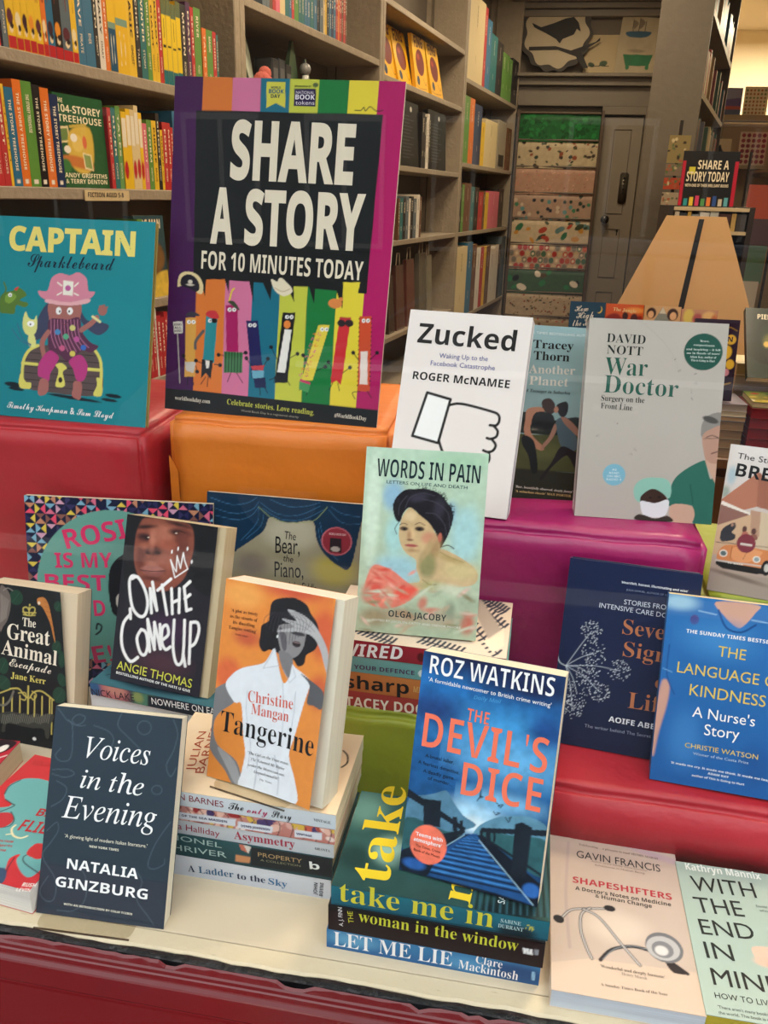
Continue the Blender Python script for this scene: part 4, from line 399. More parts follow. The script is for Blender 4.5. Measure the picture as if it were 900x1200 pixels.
"devil":[["g","#2270b8","#14385f"],["e","#152048",63.1,209.2,93.9,17.6,15.0,0],["e","#152048",104.5,194.2,43.9,14.1,14.5,0],["e","#3f93d0",82.1,146.8,57.3,19.8,17.1,0],["e","#1d3f78",16.3,156.3,26.7,14.1,11.6,0],["e","#1c4a88",120.4,155.0,16.6,17.0,11.2,0],["e","#66aee0",90.7,122.8,46.2,17.0,17.1,0],["n",0.05,16,9],["e","#a9d4ee",64.1,66.4,26.2,15.4,9.0,0],["e","#d9eef8",64.8,59.9,12.2,6.8,4.1,0],["e","#7ab6de",86.8,85.5,33.0,8.1,7.8,0],["p","#53809c",[1.5,68.2,16.5,75.3,25.7,79.2,36.4,84.1,44.3,75.1,54.0,65.6,65.2,56.6,5.5,34.4],0.3,1],["p","#5d8ea8",[68.5,57.4,82.1,69.3,94.7,74.9,113.7,78.8,130.4,73.1,132.4,57.2,70.1,44.3],0.3,1],["p","#2c5a60",[1.8,50.9,40.8,46.9,57.3,52.0,42.4,33.7,1.9,19.6],0.5,1],["p","#2f5f66",[70.3,56.2,96.7,57.9,132.0,60.4,131.2,27.2,91.9,43.3],0.5,1],["p","#1d4e86",[58.5,48.9,69.2,51.7,129.7,0.3,35.9,1.0,19.8,3.5],0.3,0],["s","#3f86cc",0.52,[58.9,45.6,69.6,48.4],0],["s","#0d1f38",0.5,[58.6,45.2,70.1,48.0],0],["s","#3f86cc",0.56,[58.0,44.5,71.0,47.2],0],["s","#0d1f38",0.58,[57.2,43.5,72.1,46.2],0],["s","#3f86cc",0.59,[56.2,42.3,73.5,45.1],0],["s","#0d1f38",0.65,[55.2,41.0,75.1,43.8],0],["s","#3f86cc",0.67,[54.0,39.5,76.8,42.3],0],["s","#0d1f38",0.71,[52.7,37.9,78.6,40.7],0],["s","#3f86cc",0.76,[51.3,36.2,80.6,39.1],0],["s","#0d1f38",0.82,[49.8,34.3,82.8,37.3],0],["s","#3f86cc",0.84,[48.2,32.4,85.0,35.4],0],["s","#0d1f38",0.95,[46.6,30.4,87.4,33.4],0],["s","#3f86cc",0.95,[44.8,28.2,89.8,31.3],0],["s","#0d1f38",1.05,[43.0,26.0,92.4,29.1],0],["s","#3f86cc",1.1,[41.1,23.6,95.0,26.9],0],["s","#0d1f38",1.17,[39.1,21.2,97.8,24.6],0],["s","#3f86cc",1.23,[37.1,18.7,100.6,22.2],0],["s","#0d1f38",1.26,[35.0,16.1,103.5,19.7],0],["s","#3f86cc",1.37,[32.8,13.4,106.5,17.2],0],["s","#0d1f38",1.46,[30.6,10.6,109.6,14.6],0],["s","#3f86cc",1.52,[28.3,7.8,112.7,11.9],0],["s","#0d1f38",1.65,[25.9,4.9,115.9,9.2],0],["p","#101c2c",[1.9,19.6,57.8,47.9,58.3,46.3,42.4,33.7,32.6,13.9,25.5,-0.2,4.3,-0.7],0.3,1],["e","#2a5fa8",13.8,8.8,10.5,5.1,1.4,0],["p","#0e1826",[69.3,50.9,74.2,52.1,135.5,18.5,129.9,-1.4,86.6,31.8],0.3,0],["p","#0e1826",[28.9,0.8,90.2,2.4,129.8,-0.5,98.0,-7.2,25.7,-1.8],0.5,1],["e","#2f68b4",123.2,13.4,7.8,6.4,1.6,0],["p","#16202c",[-0.6,78.1,57.8,54.7,57.5,50.4,-0.5,70.3],0.3,0],["p","#16202c",[15.6,71.6,32.4,73.9,34.5,48.8,18.4,48.1],0.3,0],["p","#16202c",[45.1,61.7,49.2,62.7,50.8,49.5,46.6,48.4],0.3,0],["p","#16202c",[52.1,60.0,54.6,60.7,55.8,47.4,53.7,46.8],0.3,0],["p","#16202c",[36.1,43.2,57.2,52.8,57.9,50.0,40.3,36.5],0.3,0],["s","#9cc4dc",0.7,[42.4,33.7,57.8,47.9],0],["p","#16202c",[101.9,69.2,108.0,72.4,117.2,69.8,117.2,23.3,103.8,19.7],0.3,0],["p","#16202c",[71.8,58.2,130.7,70.8,130.6,65.0,72.3,54.1],0.3,0],["p","#16202c",[71.3,54.8,73.8,55.4,75.0,45.6,72.5,44.9],0.3,0],["p","#16202c",[76.8,57.8,80.9,58.9,82.6,44.2,78.6,43.1],0.3,0],["p","#16202c",[83.3,59.5,85.2,60.0,86.6,48.6,84.7,48.1],0.3,0],["s","#a8cbe0",0.85,[71.5,46.4,126.4,1.0],0],["s","#16202c",2.28,[74.4,50.5,129.3,30.0],0],["s","#0c1018",0.84,[65.6,82.0,67.6,85.9,68.0,92.7,68.3,86.9,70.4,86.5,67.7,85.0],0],["s","#0c1018",0.84,[82.3,84.7,85.8,82.7,89.4,84.1,87.3,80.9,85.3,81.8],0],["s","#0c1018",0.82,[81.7,75.5,84.1,73.1,87.3,75.6,84.4,75.2],0],["s","#0c1018",0.82,[92.9,72.8,96.1,69.4,97.7,74.5,95.7,73.0],0],["e","#f2775e",25.1,30.0,17.6,18.4,0.3,0],["n",0.22,7,33]],
"takeme_top":[["g","#2f5a58","#274a46"],["n",0.16,24,10],["e","#6d9c94",9.6,108.5,19.1,23.4,14.2,0],["e","#173634",12.2,37.9,18.4,16.4,10.0,0],["e","#8fb5a8",46.0,53.5,15.4,16.6,10.1,0],["e","#12282a",162.8,2.0,24.9,13.6,4.9,0],["s","#2d5560",1.57,[129.7,-1.6,132.4,72.4],0],["s","#0c1c20",1.59,[132.7,-1.3,135.1,72.9],0],["s","#2d5560",1.57,[135.8,-1.0,137.8,73.5],0],["s","#0c1c20",1.59,[138.8,-0.7,140.5,74.1],0],["s","#2d5560",1.57,[141.8,-0.4,143.1,74.7],0],["s","#0c1c20",1.57,[144.9,-0.1,145.8,75.3],0],["s","#2d5560",1.59,[147.9,0.2,148.5,75.9],0],["s","#0c1c20",1.57,[150.9,0.5,151.2,76.5],0],["s","#2d5560",1.57,[154.0,0.8,153.9,77.0],0],["s","#0c1c20",1.59,[157.0,1.1,156.6,77.6],0],["s","#2d5560",1.57,[160.0,1.4,159.3,78.2],0],["s","#0c1c20",1.57,[163.0,1.7,162.0,78.8],0],["s","#2d5560",1.54,[166.1,2.0,164.7,79.4],0],["s","#0c1c20",1.57,[169.1,2.3,167.4,80.0],0],["s","#2d5560",1.57,[172.1,2.6,170.1,80.6],0],["s","#0c1c20",1.54,[175.1,2.9,172.8,81.2],0],["s","#2d5560",1.54,[178.1,3.2,175.5,81.7],0],["s","#0c1c20",1.54,[181.2,3.5,178.2,82.3],0],["s","#2d5560",1.54,[184.2,3.8,180.9,82.9],0],["s","#0c1c20",1.57,[187.2,4.1,183.6,83.5],0],["s","#2d5560",1.59,[190.2,4.4,186.3,84.1],0],["s","#0c1c20",1.59,[193.2,4.7,189.1,84.7],0],["s","#2d5560",1.59,[196.2,5.0,191.8,85.3],0],["s","#0c1c20",1.59,[199.2,5.3,194.5,85.9],0]],
"takeme_sp":[["g","#1f6f80","#1b5c70"],["n",0.08,8,11],["e","#0f2a33",169.9,3.9,16.6,7.2,2.6,0],["u","#dcd43c",181.3,11.7,3.9,14,1.11],["s","#0c2026",0.69,[3.1,1.0,197.7,1.1],0]],
"woman_sp":[["g","#101214","#0d0f11"],["p","#f4f4f4",[179.7,20.4,182.2,20.3,182.8,13.6,180.3,13.7],0.3,0],["p","#f4f4f4",[182.7,20.4,185.3,20.3,185.8,13.6,183.3,13.7],0.3,0],["p","#f4f4f4",[185.8,20.4,188.3,20.2,188.9,13.6,186.4,13.7],0.3,0],["p","#8a9096",[189.6,20.6,193.5,20.8,194.1,14.1,190.2,13.9],0.3,0]],
"letme_sp":[["g","#2f7cae","#1c5a8e"],["e","#154a7c",177.8,10.4,28.9,10.2,5.4,0],["e","#5a9cc4",25.8,14.2,21.6,7.8,5.6,0],["e","#4a90c0",132.1,10.6,20.9,7.6,5.4,0],["p","#8ab8d8",[191.4,15.7,194.2,15.6,195.2,5.0,192.3,5.1],0.3,0]],
"only_top":[["g","#e8cfae","#e6ccaa"],["s","#1a1512",2.03,[182.1,98.0,188.4,90.8,190.7,78.7,186.7,70.8],1]],
"only_sp":[["g","#d5dde4","#c9d2da"]],
"denis_sp":[["g","#c98a80","#b8756c"],["e","#4a3a6a",1.9,5.6,6.6,5.6,0.3,28.787828968791686],["e","#dcaaa0",5.0,-0.9,6.8,5.1,0.3,-30.11368127258907],["e","#e8d0c8",10.1,18.4,3.7,3.9,0.3,-30.411260085620363],["e","#c9604c",12.9,7.7,3.5,3.2,0.3,-26.46211607866676],["e","#e6b8a8",15.9,-0.4,4.0,5.1,0.3,-43.34790979213162],["e","#e8d0c8",20.0,6.4,3.8,5.5,0.3,-59.36242353070703],["e","#e8d0c8",23.4,3.1,6.6,3.4,0.3,55.377358674010026],["e","#c9604c",27.3,8.4,4.0,5.5,0.3,-36.374514728876086],["e","#e6b8a8",30.3,-0.9,4.4,3.7,0.3,-40.08527314443053],["e","#8a3a34",35.1,17.2,4.6,5.0,0.3,10.336951020404499],["e","#4a3a6a",38.0,7.5,3.4,3.7,0.3,-23.272288905908006],["e","#e8d0c8",41.4,5.4,5.1,4.7,0.3,-53.15988845570521],["e","#dcaaa0",44.6,-0.6,6.9,3.7,0.3,-11.484710259973234],["e","#e6b8a8",48.8,8.9,4.7,4.3,0.3,-58.910593581656585],["e","#e8d0c8",53.0,20.0,5.7,5.4,0.3,-45.717533151146995],["e","#9c2c30",56.2,15.8,4.6,3.6,0.3,2.964218483174399],["e","#8a3a34",59.1,4.3,5.6,4.9,0.3,-15.924334055458623],["e","#e6b8a8",63.3,14.9,6.9,2.8,0.3,-19.111135739493335],["e","#e8d0c8",66.4,8.2,4.4,5.4,0.3,5.41728445178866],["e","#4a3a6a",70.3,14.8,4.3,5.0,0.3,15.216692223132881],["e","#d8b24c",73.4,6.1,7.1,3.0,0.3,-54.17374037418525],["e","#e6b8a8",76.6,0.4,3.3,4.8,0.3,-18.74005184206768],["e","#e6b8a8",80.9,16.5,3.7,5.5,0.3,16.5989247257005],["e","#4a3a6a",83.8,4.7,6.5,3.0,0.3,27.79973080520118],["e","#e6b8a8",87.2,1.6,3.6,4.0,0.3,-42.09055865516906],["e","#d8b24c",90.8,4.0,3.7,5.3,0.3,14.448238181101672],["e","#9c2c30",94.9,18.8,6.7,4.6,0.3,-21.87572972860118],["e","#9c2c30",98.3,16.6,4.7,2.9,0.3,-14.759910265754165],["e","#e8d0c8",101.2,1.3,5.5,4.0,0.3,-19.38254876722071],["e","#d8b24c",105.4,20.8,5.1,4.2,0.3,0.3389394533570709],["e","#4a3a6a",108.9,21.5,5.5,4.4,0.3,31.15664837273873],["e","#d8b24c",112.1,15.2,6.2,3.2,0.3,57.714794299795884],["e","#4a3a6a",115.3,7.7,5.6,4.3,0.3,-58.610321157303],["e","#d8b24c",118.9,11.5,4.4,3.2,0.3,-25.340818032610727],["e","#4a3a6a",122.4,12.6,4.3,4.5,0.3,28.53928232566878],["e","#4a3a6a",125.6,5.7,6.6,3.0,0.3,44.03657617122259],["e","#4a3a6a",129.3,14.0,6.7,4.1,0.3,3.520809692327518],["e","#4a3a6a",132.9,20.1,6.4,4.0,0.3,22.97107018128341],["e","#e6b8a8",136.0,8.4,3.8,4.7,0.3,9.701436027695394],["e","#e6b8a8",139.5,9.7,4.1,4.1,0.3,44.055376622259615],["e","#dcaaa0",143.0,18.3,3.8,4.3,0.3,14.888618275627834],["e","#e8d0c8",146.5,20.3,5.5,2.5,0.3,-3.409739452815103],["e","#dcaaa0",149.9,19.5,6.2,2.8,0.3,56.15766154069949],["e","#dcaaa0",153.2,14.1,4.5,3.5,0.3,19.502879630143],["e","#c9604c",156.7,23.0,4.1,5.3,0.3,-59.920726105105544],["e","#d8b24c",160.0,16.0,6.3,5.0,0.3,22.66264185133879],["e","#dcaaa0",163.4,13.1,5.0,3.3,0.3,-24.56624012122674],["e","#d8b24c",166.7,14.0,6.5,5.0,0.3,-9.70776878961076],["e","#4a3a6a",170.1,7.7,4.7,3.0,0.3,-14.070436152345714],["e","#c9604c",173.5,15.0,6.5,4.4,0.3,-17.8660701323441],["e","#dcaaa0",176.8,6.2,4.4,3.4,0.3,49.97713531419757],["e","#4a3a6a",180.2,13.9,5.3,5.1,0.3,-14.898203525661629],["e","#c9604c",183.6,16.3,4.8,3.8,0.3,24.99582443813729],["e","#e8d0c8",186.9,17.4,5.2,3.2,0.3,57.717667490961574],["e","#e6b8a8",190.3,15.2,3.1,5.4,0.3,-23.101388372402155],["e","#e8d0c8",193.7,6.1,4.8,2.8,0.3,14.602394665030474],["e","#d8b24c",197.0,16.5,3.2,2.8,0.3,-12.913337934133445],["e","#d8b24c",200.3,15.8,3.8,4.0,0.3,-55.588447231954184],["e","#e8d0c8",203.6,15.8,5.6,3.3,0.3,-0.928324513401769],["e","#8a3a34",207.1,5.2,3.1,2.9,0.3,-26.118306636663156],["s","#3a1c24",0.88,[2.8,16.2,7.4,7.7,2.1,-8.9],1],["s","#3a1c24",0.88,[16.6,16.7,21.3,8.3,16.1,-8.4],1],["s","#3a1c24",0.88,[30.4,17.1,35.2,8.8,30.1,-7.8],1],["s","#3a1c24",0.89,[44.2,17.6,48.9,9.2,43.9,-7.3],1],["s","#3a1c24",0.86,[57.8,18.1,62.6,9.7,57.7,-6.7],1],["s","#3a1c24",0.86,[71.4,18.5,76.2,10.2,71.4,-6.2],1],["s","#3a1c24",0.85,[84.9,19.0,89.7,10.7,85.1,-5.6],1],["s","#3a1c24",0.86,[98.3,19.5,103.1,11.2,98.6,-5.1],1],["s","#3a1c24",0.85,[111.6,19.9,116.5,11.7,112.1,-4.6],1],["s","#3a1c24",0.85,[124.9,20.4,129.7,12.2,125.5,-4.0],1],["s","#3a1c24",0.83,[138.1,20.8,142.9,12.6,138.8,-3.5],1],["s","#3a1c24",0.85,[151.2,21.3,156.1,13.1,152.0,-3.0],1],["s","#3a1c24",0.83,[164.2,21.7,169.1,13.6,165.2,-2.5],1],["s","#3a1c24",0.85,[177.1,22.2,182.1,14.1,178.3,-2.0],1],["s","#3a1c24",0.83,[190.0,22.6,195.0,14.5,191.3,-1.4],1],["s","#3a1c24",0.83,[202.8,23.0,207.8,15.0,204.3,-0.9],1],["p","#d9dde6",[2.2,8.9,97.0,12.2,95.8,3.4,1.4,0.0],0.3,0],["p","#d9dde6",[99.0,10.1,135.3,10.4,134.3,1.6,98.6,1.4],0.3,0],["p","#d9dde6",[157.5,10.7,185.6,12.2,184.8,3.5,157.4,2.1],0.3,0]],
"asym_sp":[["g","#c7ccd2","#b9bfc6"]],
"lionel_sp":[["g","#235056","#1b3f46"],["p","#141c22",[119.3,25.9,206.1,30.7,204.9,3.8,118.5,1.9],1.1,0],["p","#c8705a",[106.9,27.5,115.5,27.3,116.9,17.5,108.7,20.6],0.3,0],["p","#d8d0c8",[111.6,27.5,119.8,26.0,116.4,16.7],0.3,0],["p","#c98a5c",[102.6,13.0,118.4,13.0,117.6,4.9,102.3,4.3],0.3,0]],
"ladder_sp":[["g","#d2d6e0","#c4c8d4"]],
"wired_top":[["g","#e3cdb4","#e6d2bb"],["s","#2b3040",2.16,[158.4,121.5,191.4,67.1],0],["s","#2b3040",3.45,[158.4,121.5,162.3,132.2],0],["s","#2b3040",3.45,[158.4,121.5,153.7,114.2],0],["s","#2b3040",3.43,[162.8,114.3,166.7,124.9],0],["s","#2b3040",3.43,[162.8,114.3,158.1,107.2],0],["s","#2b3040",3.37,[167.0,107.3,171.0,117.7],0],["s","#2b3040",3.37,[167.0,107.3,162.3,100.2],0],["s","#2b3040",3.37,[171.2,100.3,175.2,110.7],0],["s","#2b3040",3.37,[171.2,100.3,166.6,93.4],0],["s","#2b3040",3.31,[175.4,93.5,179.3,103.7],0],["s","#2b3040",3.31,[175.4,93.5,170.7,86.7],0],["s","#2b3040",3.24,[179.5,86.8,183.4,96.8],0],["s","#2b3040",3.24,[179.5,86.8,174.8,80.0],0],["s","#2b3040",3.23,[183.5,80.1,187.5,90.0],0],["s","#2b3040",3.23,[183.5,80.1,178.9,73.5],0],["s","#2b3040",3.19,[187.5,73.6,191.4,83.4],0],["s","#2b3040",3.19,[187.5,73.6,182.8,67.0],0],["s","#2b3040",3.15,[191.4,67.1,195.4,76.8],0],["s","#2b3040",3.15,[191.4,67.1,186.8,60.6],0],["s","#2b3040",2.2,[162.7,134.8,190.2,105.9],0],["s","#2b3040",3.52,[162.7,134.8,166.7,145.8],0],["s","#2b3040",3.52,[162.7,134.8,157.9,127.4],0],["s","#2b3040",3.49,[166.2,131.1,170.2,142.0],0],["s","#2b3040",3.49,[166.2,131.1,161.4,123.7],0],["s","#2b3040",3.49,[169.7,127.4,173.7,138.2],0],["s","#2b3040",3.49,[169.7,127.4,164.9,120.1],0],["s","#2b3040",3.44,[173.2,123.7,177.3,134.5],0],["s","#2b3040",3.44,[173.2,123.7,168.4,116.5],0],["s","#2b3040",3.43,[176.7,120.1,180.7,130.8],0],["s","#2b3040",3.43,[176.7,120.1,171.9,112.9],0],["s","#2b3040",3.39,[180.1,116.5,184.2,127.1],0],["s","#2b3040",3.39,[180.1,116.5,175.3,109.4],0],["s","#2b3040",3.4,[183.5,112.9,187.6,123.5],0],["s","#2b3040",3.4,[183.5,112.9,178.7,105.9],0],["s","#2b3040",3.39,[186.9,109.4,191.0,119.9],0],["s","#2b3040",3.39,[186.9,109.4,182.1,102.4],0],["s","#2b3040",3.36,[190.2,105.9,194.4,116.3],0],["s","#2b3040",3.36,[190.2,105.9,185.4,98.9],0],["s","#2b3040",1.97,[153.0,68.3,188.0,8.1],0],["s","#2b3040",3.16,[153.0,68.3,156.7,78.1],0],["s","#2b3040",3.16,[153.0,68.3,148.6,61.8],0],["s","#2b3040",3.16,[157.7,60.3,161.3,69.9],0],["s","#2b3040",3.16,[157.7,60.3,153.2,53.9],0],["s","#2b3040",3.12,[162.2,52.5,165.9,61.9],0],["s","#2b3040",3.12,[162.2,52.5,157.8,46.1],0],["s","#2b3040",3.04,[166.7,44.8,170.4,54.1],0],["s","#2b3040",3.04,[166.7,44.8,162.3,38.5],0],["s","#2b3040",3.0,[171.1,37.2,174.8,46.3],0],["s","#2b3040",3.0,[171.1,37.2,166.7,31.0],0],["s","#2b3040",2.96,[175.4,29.7,179.1,38.7],0],["s","#2b3040",2.96,[175.4,29.7,171.1,23.7],0],["s","#2b3040",2.92,[179.7,22.4,183.4,31.3],0],["s","#2b3040",2.92,[179.7,22.4,175.3,16.4],0],["s","#2b3040",2.92,[183.9,15.2,187.6,23.9],0],["s","#2b3040",2.92,[183.9,15.2,179.5,9.3],0],["s","#2b3040",2.88,[188.0,8.1,191.7,16.7],0],["s","#2b3040",2.88,[188.0,8.1,183.7,2.3],0],["s","#2b3040",1.9,[34.7,22.5,76.3,4.7],0],["s","#2b3040",3.05,[34.7,22.5,37.2,31.6],0],["s","#2b3040",3.05,[34.7,22.5,31.0,16.3],0],["s","#2b3040",3.04,[40.0,20.2,42.6,29.3],0],["s","#2b3040",3.04,[40.0,20.2,36.3,14.1],0],["s","#2b3040",3.0,[45.3,17.9,47.9,27.0],0],["s","#2b3040",3.0,[45.3,17.9,41.6,11.8],0],["s","#2b3040",3.0,[50.5,15.7,53.2,24.7],0],["s","#2b3040",3.0,[50.5,15.7,46.8,9.6],0],["s","#2b3040",2.99,[55.8,13.5,58.5,22.4],0],["s","#2b3040",2.99,[55.8,13.5,52.0,7.4],0],["s","#2b3040",2.99,[61.0,11.3,63.7,20.1],0],["s","#2b3040",2.99,[61.0,11.3,57.2,5.3],0],["s","#2b3040",2.95,[66.1,9.1,68.9,17.9],0],["s","#2b3040",2.95,[66.1,9.1,62.3,3.1],0],["s","#2b3040",2.9,[71.3,6.9,74.1,15.7],0],["s","#2b3040",2.9,[71.3,6.9,67.4,0.9],0],["s","#2b3040",2.9,[76.3,4.7,79.2,13.5],0],["s","#2b3040",2.9,[76.3,4.7,72.5,-1.2],0],["s","#2b3040",1.86,[106.5,17.3,150.0,3.5],0],["s","#2b3040",2.98,[106.5,17.3,109.6,26.2],0],["s","#2b3040",2.98,[106.5,17.3,102.5,11.2],0],["s","#2b3040",2.89,[112.1,15.5,115.2,24.4],0],["s","#2b3040",2.89,[112.1,15.5,108.0,9.5],0],["s","#2b3040",2.92,[117.6,13.7,120.8,22.6],0],["s","#2b3040",2.92,[117.6,13.7,113.5,7.8],0],["s","#2b3040",2.89,[123.1,12.0,126.3,20.8],0],["s","#2b3040",2.89,[123.1,12.0,119.0,6.1],0],["s","#2b3040",2.92,[128.5,10.3,131.8,19.0],0],["s","#2b3040",2.92,[128.5,10.3,124.4,4.4],0],["s","#2b3040",2.85,[133.9,8.6,137.2,17.3],0],["s","#2b3040",2.85,[133.9,8.6,129.8,2.7],0],["s","#2b3040",2.88,[139.3,6.9,142.7,15.5],0],["s","#2b3040",2.88,[139.3,6.9,135.2,1.0],0],["s","#2b3040",2.88,[144.7,5.2,148.1,13.8],0],["s","#2b3040",2.88,[144.7,5.2,140.6,-0.7],0],["s","#2b3040",2.88,[150.0,3.5,153.4,12.1],0],["s","#2b3040",2.88,[150.0,3.5,145.9,-2.3],0],["p","#f2ddc2",[171.6,31.0,191.4,67.1,194.0,26.6,183.1,9.3],0.3,0],["p","#b5a596",[147.9,118.8,160.3,131.1,189.2,61.3,176.1,37.1],1.7,0]],
"wired_sp":[["g","#9c2030","#8a1c2a"],["e","#5a1218",108.5,9.1,4.0,5.4,0.8,0]],
"defence_sp":[["g","#6fa8a4","#649a98"],["e","#d8e8e8",108.4,8.2,4.1,4.5,0.3,0]],
"sharp_sp":[["g","#c47a3c","#b86c34"]],
"stacey_sp":[["g","#a83a34","#98302c"]],
"nowhere_sp":[["g","#22364c","#1c2c3e"],["e","#b86a6c",29.4,8.5,25.7,13.4,5.9,0],["e","#c98a7c",36.9,13.7,14.3,7.4,3.6,0],["e","#4a7c68",78.1,8.3,18.0,14.4,5.8,0],["e","#2f5c88",6.4,9.1,9.2,13.4,4.4,0],["e","#8a9a5c",67.9,9.7,7.3,7.4,3.7,0],["p","#16202c",[82.2,16.3,214.7,17.3,214.1,3.3,80.7,-1.9],1.4,0]],
"nowhere_top":[["g","#41767e","#3c6c78"],["n",0.1,18,12],["e","#1c3440",86.0,16.6,49.1,11.2,5.2,0],["s","#14242c",1.35,[9.7,20.1,15.1,28.2,5.4,37.3],1]],
"shape":[["g","#c0ad9f","#c2afa1"],["n",0.02,14,13],["s","#b7a49c",3.0,[19.6,185.1,15.1,109.2,17.2,48.2],1],["s","#c2aea4",2.05,[69.3,104.2,59.5,71.5,69.1,47.6],1],["e","#d8c6b6",60.2,80.6,29.4,18.1,10.9,0],["p","#cfb9a5",[34.2,39.0,129.3,43.5,136.8,-0.6,-2.9,-6.9,-1.6,27.5],0.4,0],["e","#b9a2a8",115.4,182.6,33.2,4.6,3.3,14],["s","#26262a",3.61,[44.6,39.7,55.8,53.3,74.9,60.6,93.1,58.1,108.0,50.0,121.1,40.5],1],["s","#9aa0a8",0.53,[46.9,40.8,58.2,54.3,75.0,61.2,93.2,59.3],1],["p","#1a1a1e",[103.0,50.4,110.3,50.5,121.1,40.5,108.7,39.3],0.3,1],["s","#5c5a5c",3.12,[10.8,81.1,19.6,92.3,34.5,97.0,54.4,101.1],1],["s","#c9c4c0",1.13,[10.8,81.1,19.6,92.3,34.5,97.0,54.4,101.1],1],["s","#5c5a5c",3.17,[38.3,98.4,29.8,89.7,28.1,71.0,32.5,51.3,37.0,39.6],1],["s","#c9c4c0",1.15,[38.3,98.4,29.8,89.7,28.1,71.0,32.5,51.3,37.0,39.6],1],["s","#5c5a5c",3.16,[31.5,95.8,46.3,88.5,63.5,63.5,79.8,40.9],1],["s","#c9c4c0",1.15,[31.5,95.8,46.3,88.5,63.5,63.5,79.8,40.9],1],["e","#1c1c20",7.6,78.9,5.4,4.7,0.3,30],["e","#1c1c20",57.1,102.0,5.6,3.8,0.3,0],["e","#6c6c70",104.1,65.5,17.0,16.9,0.3,-15],["e","#b4b2b2",103.0,64.4,15.2,13.5,0.3,-15],["e","#7c7c80",102.4,62.9,9.9,9.3,0.3,-15],["e","#d4d0ce",101.3,61.5,6.1,5.4,0.8,-15]],
"endmind":[["g","#a3b6ab","#a9bbb0"],["n",0.02,14,14],["p","#dcb8a4",[55.5,80.3,73.8,81.1,78.0,62.4,60.9,64.5,55.2,68.9],0.4,1],["e","#d8b4a0",65.5,65.4,12.2,6.0,2.2,0]],
"flies":[["g","#c4363a","#c8343a"],["n",0.02,12,15],["p","#6aa8a8",[12.4,109.8,8.5,122.4,13.9,134.1,24.0,140.1,43.4,142.1,76.7,130.4,123.8,64.6,123.7,41.8,122.2,21.8,117.4,13.9,104.8,18.4,91.5,29.4,89.6,37.7,83.4,29.1,90.2,13.8,88.6,9.0,76.9,5.4,18.7,75.0,31.8,93.4,29.2,99.1,20.2,101.5],0.3,1],["s","#28303a",1.34,[13.3,108.8,9.4,121.3,14.5,133.4],1],["s","#28303a",1.34,[20.2,101.5,30.1,98.1,36.2,95.5,28.0,83.1],1],["s","#28303a",1.29,[39.2,86.6,50.5,77.6,52.1,68.1,44.3,63.2],1],["s","#28303a",1.18,[99.2,52.2,97.1,40.1,95.4,35.1,102.4,28.5,126.5,21.0],1],["s","#28303a",1.15,[87.2,32.5,90.3,18.2,95.6,7.1,96.7,-0.9],1],["p","#b8363c",[25.0,77.0,38.4,85.1,49.7,77.3,49.2,66.8,38.0,61.3],0.3,1],["p","#c4363a",[94.2,41.5,96.3,55.9,115.6,52.8,113.2,38.5,102.9,37.5],0.3,1],["p","#35506c",[77.0,9.7,87.4,17.2,97.7,5.6,95.0,-7.6],0.3,1],["s","#efe0b0",1.84,[57.5,71.1,57.5,65.0,65.2,57.8,74.8,56.6,79.8,61.3],1],["s","#efe0b0",1.25,[57.5,56.6,62.9,59.5],0]],
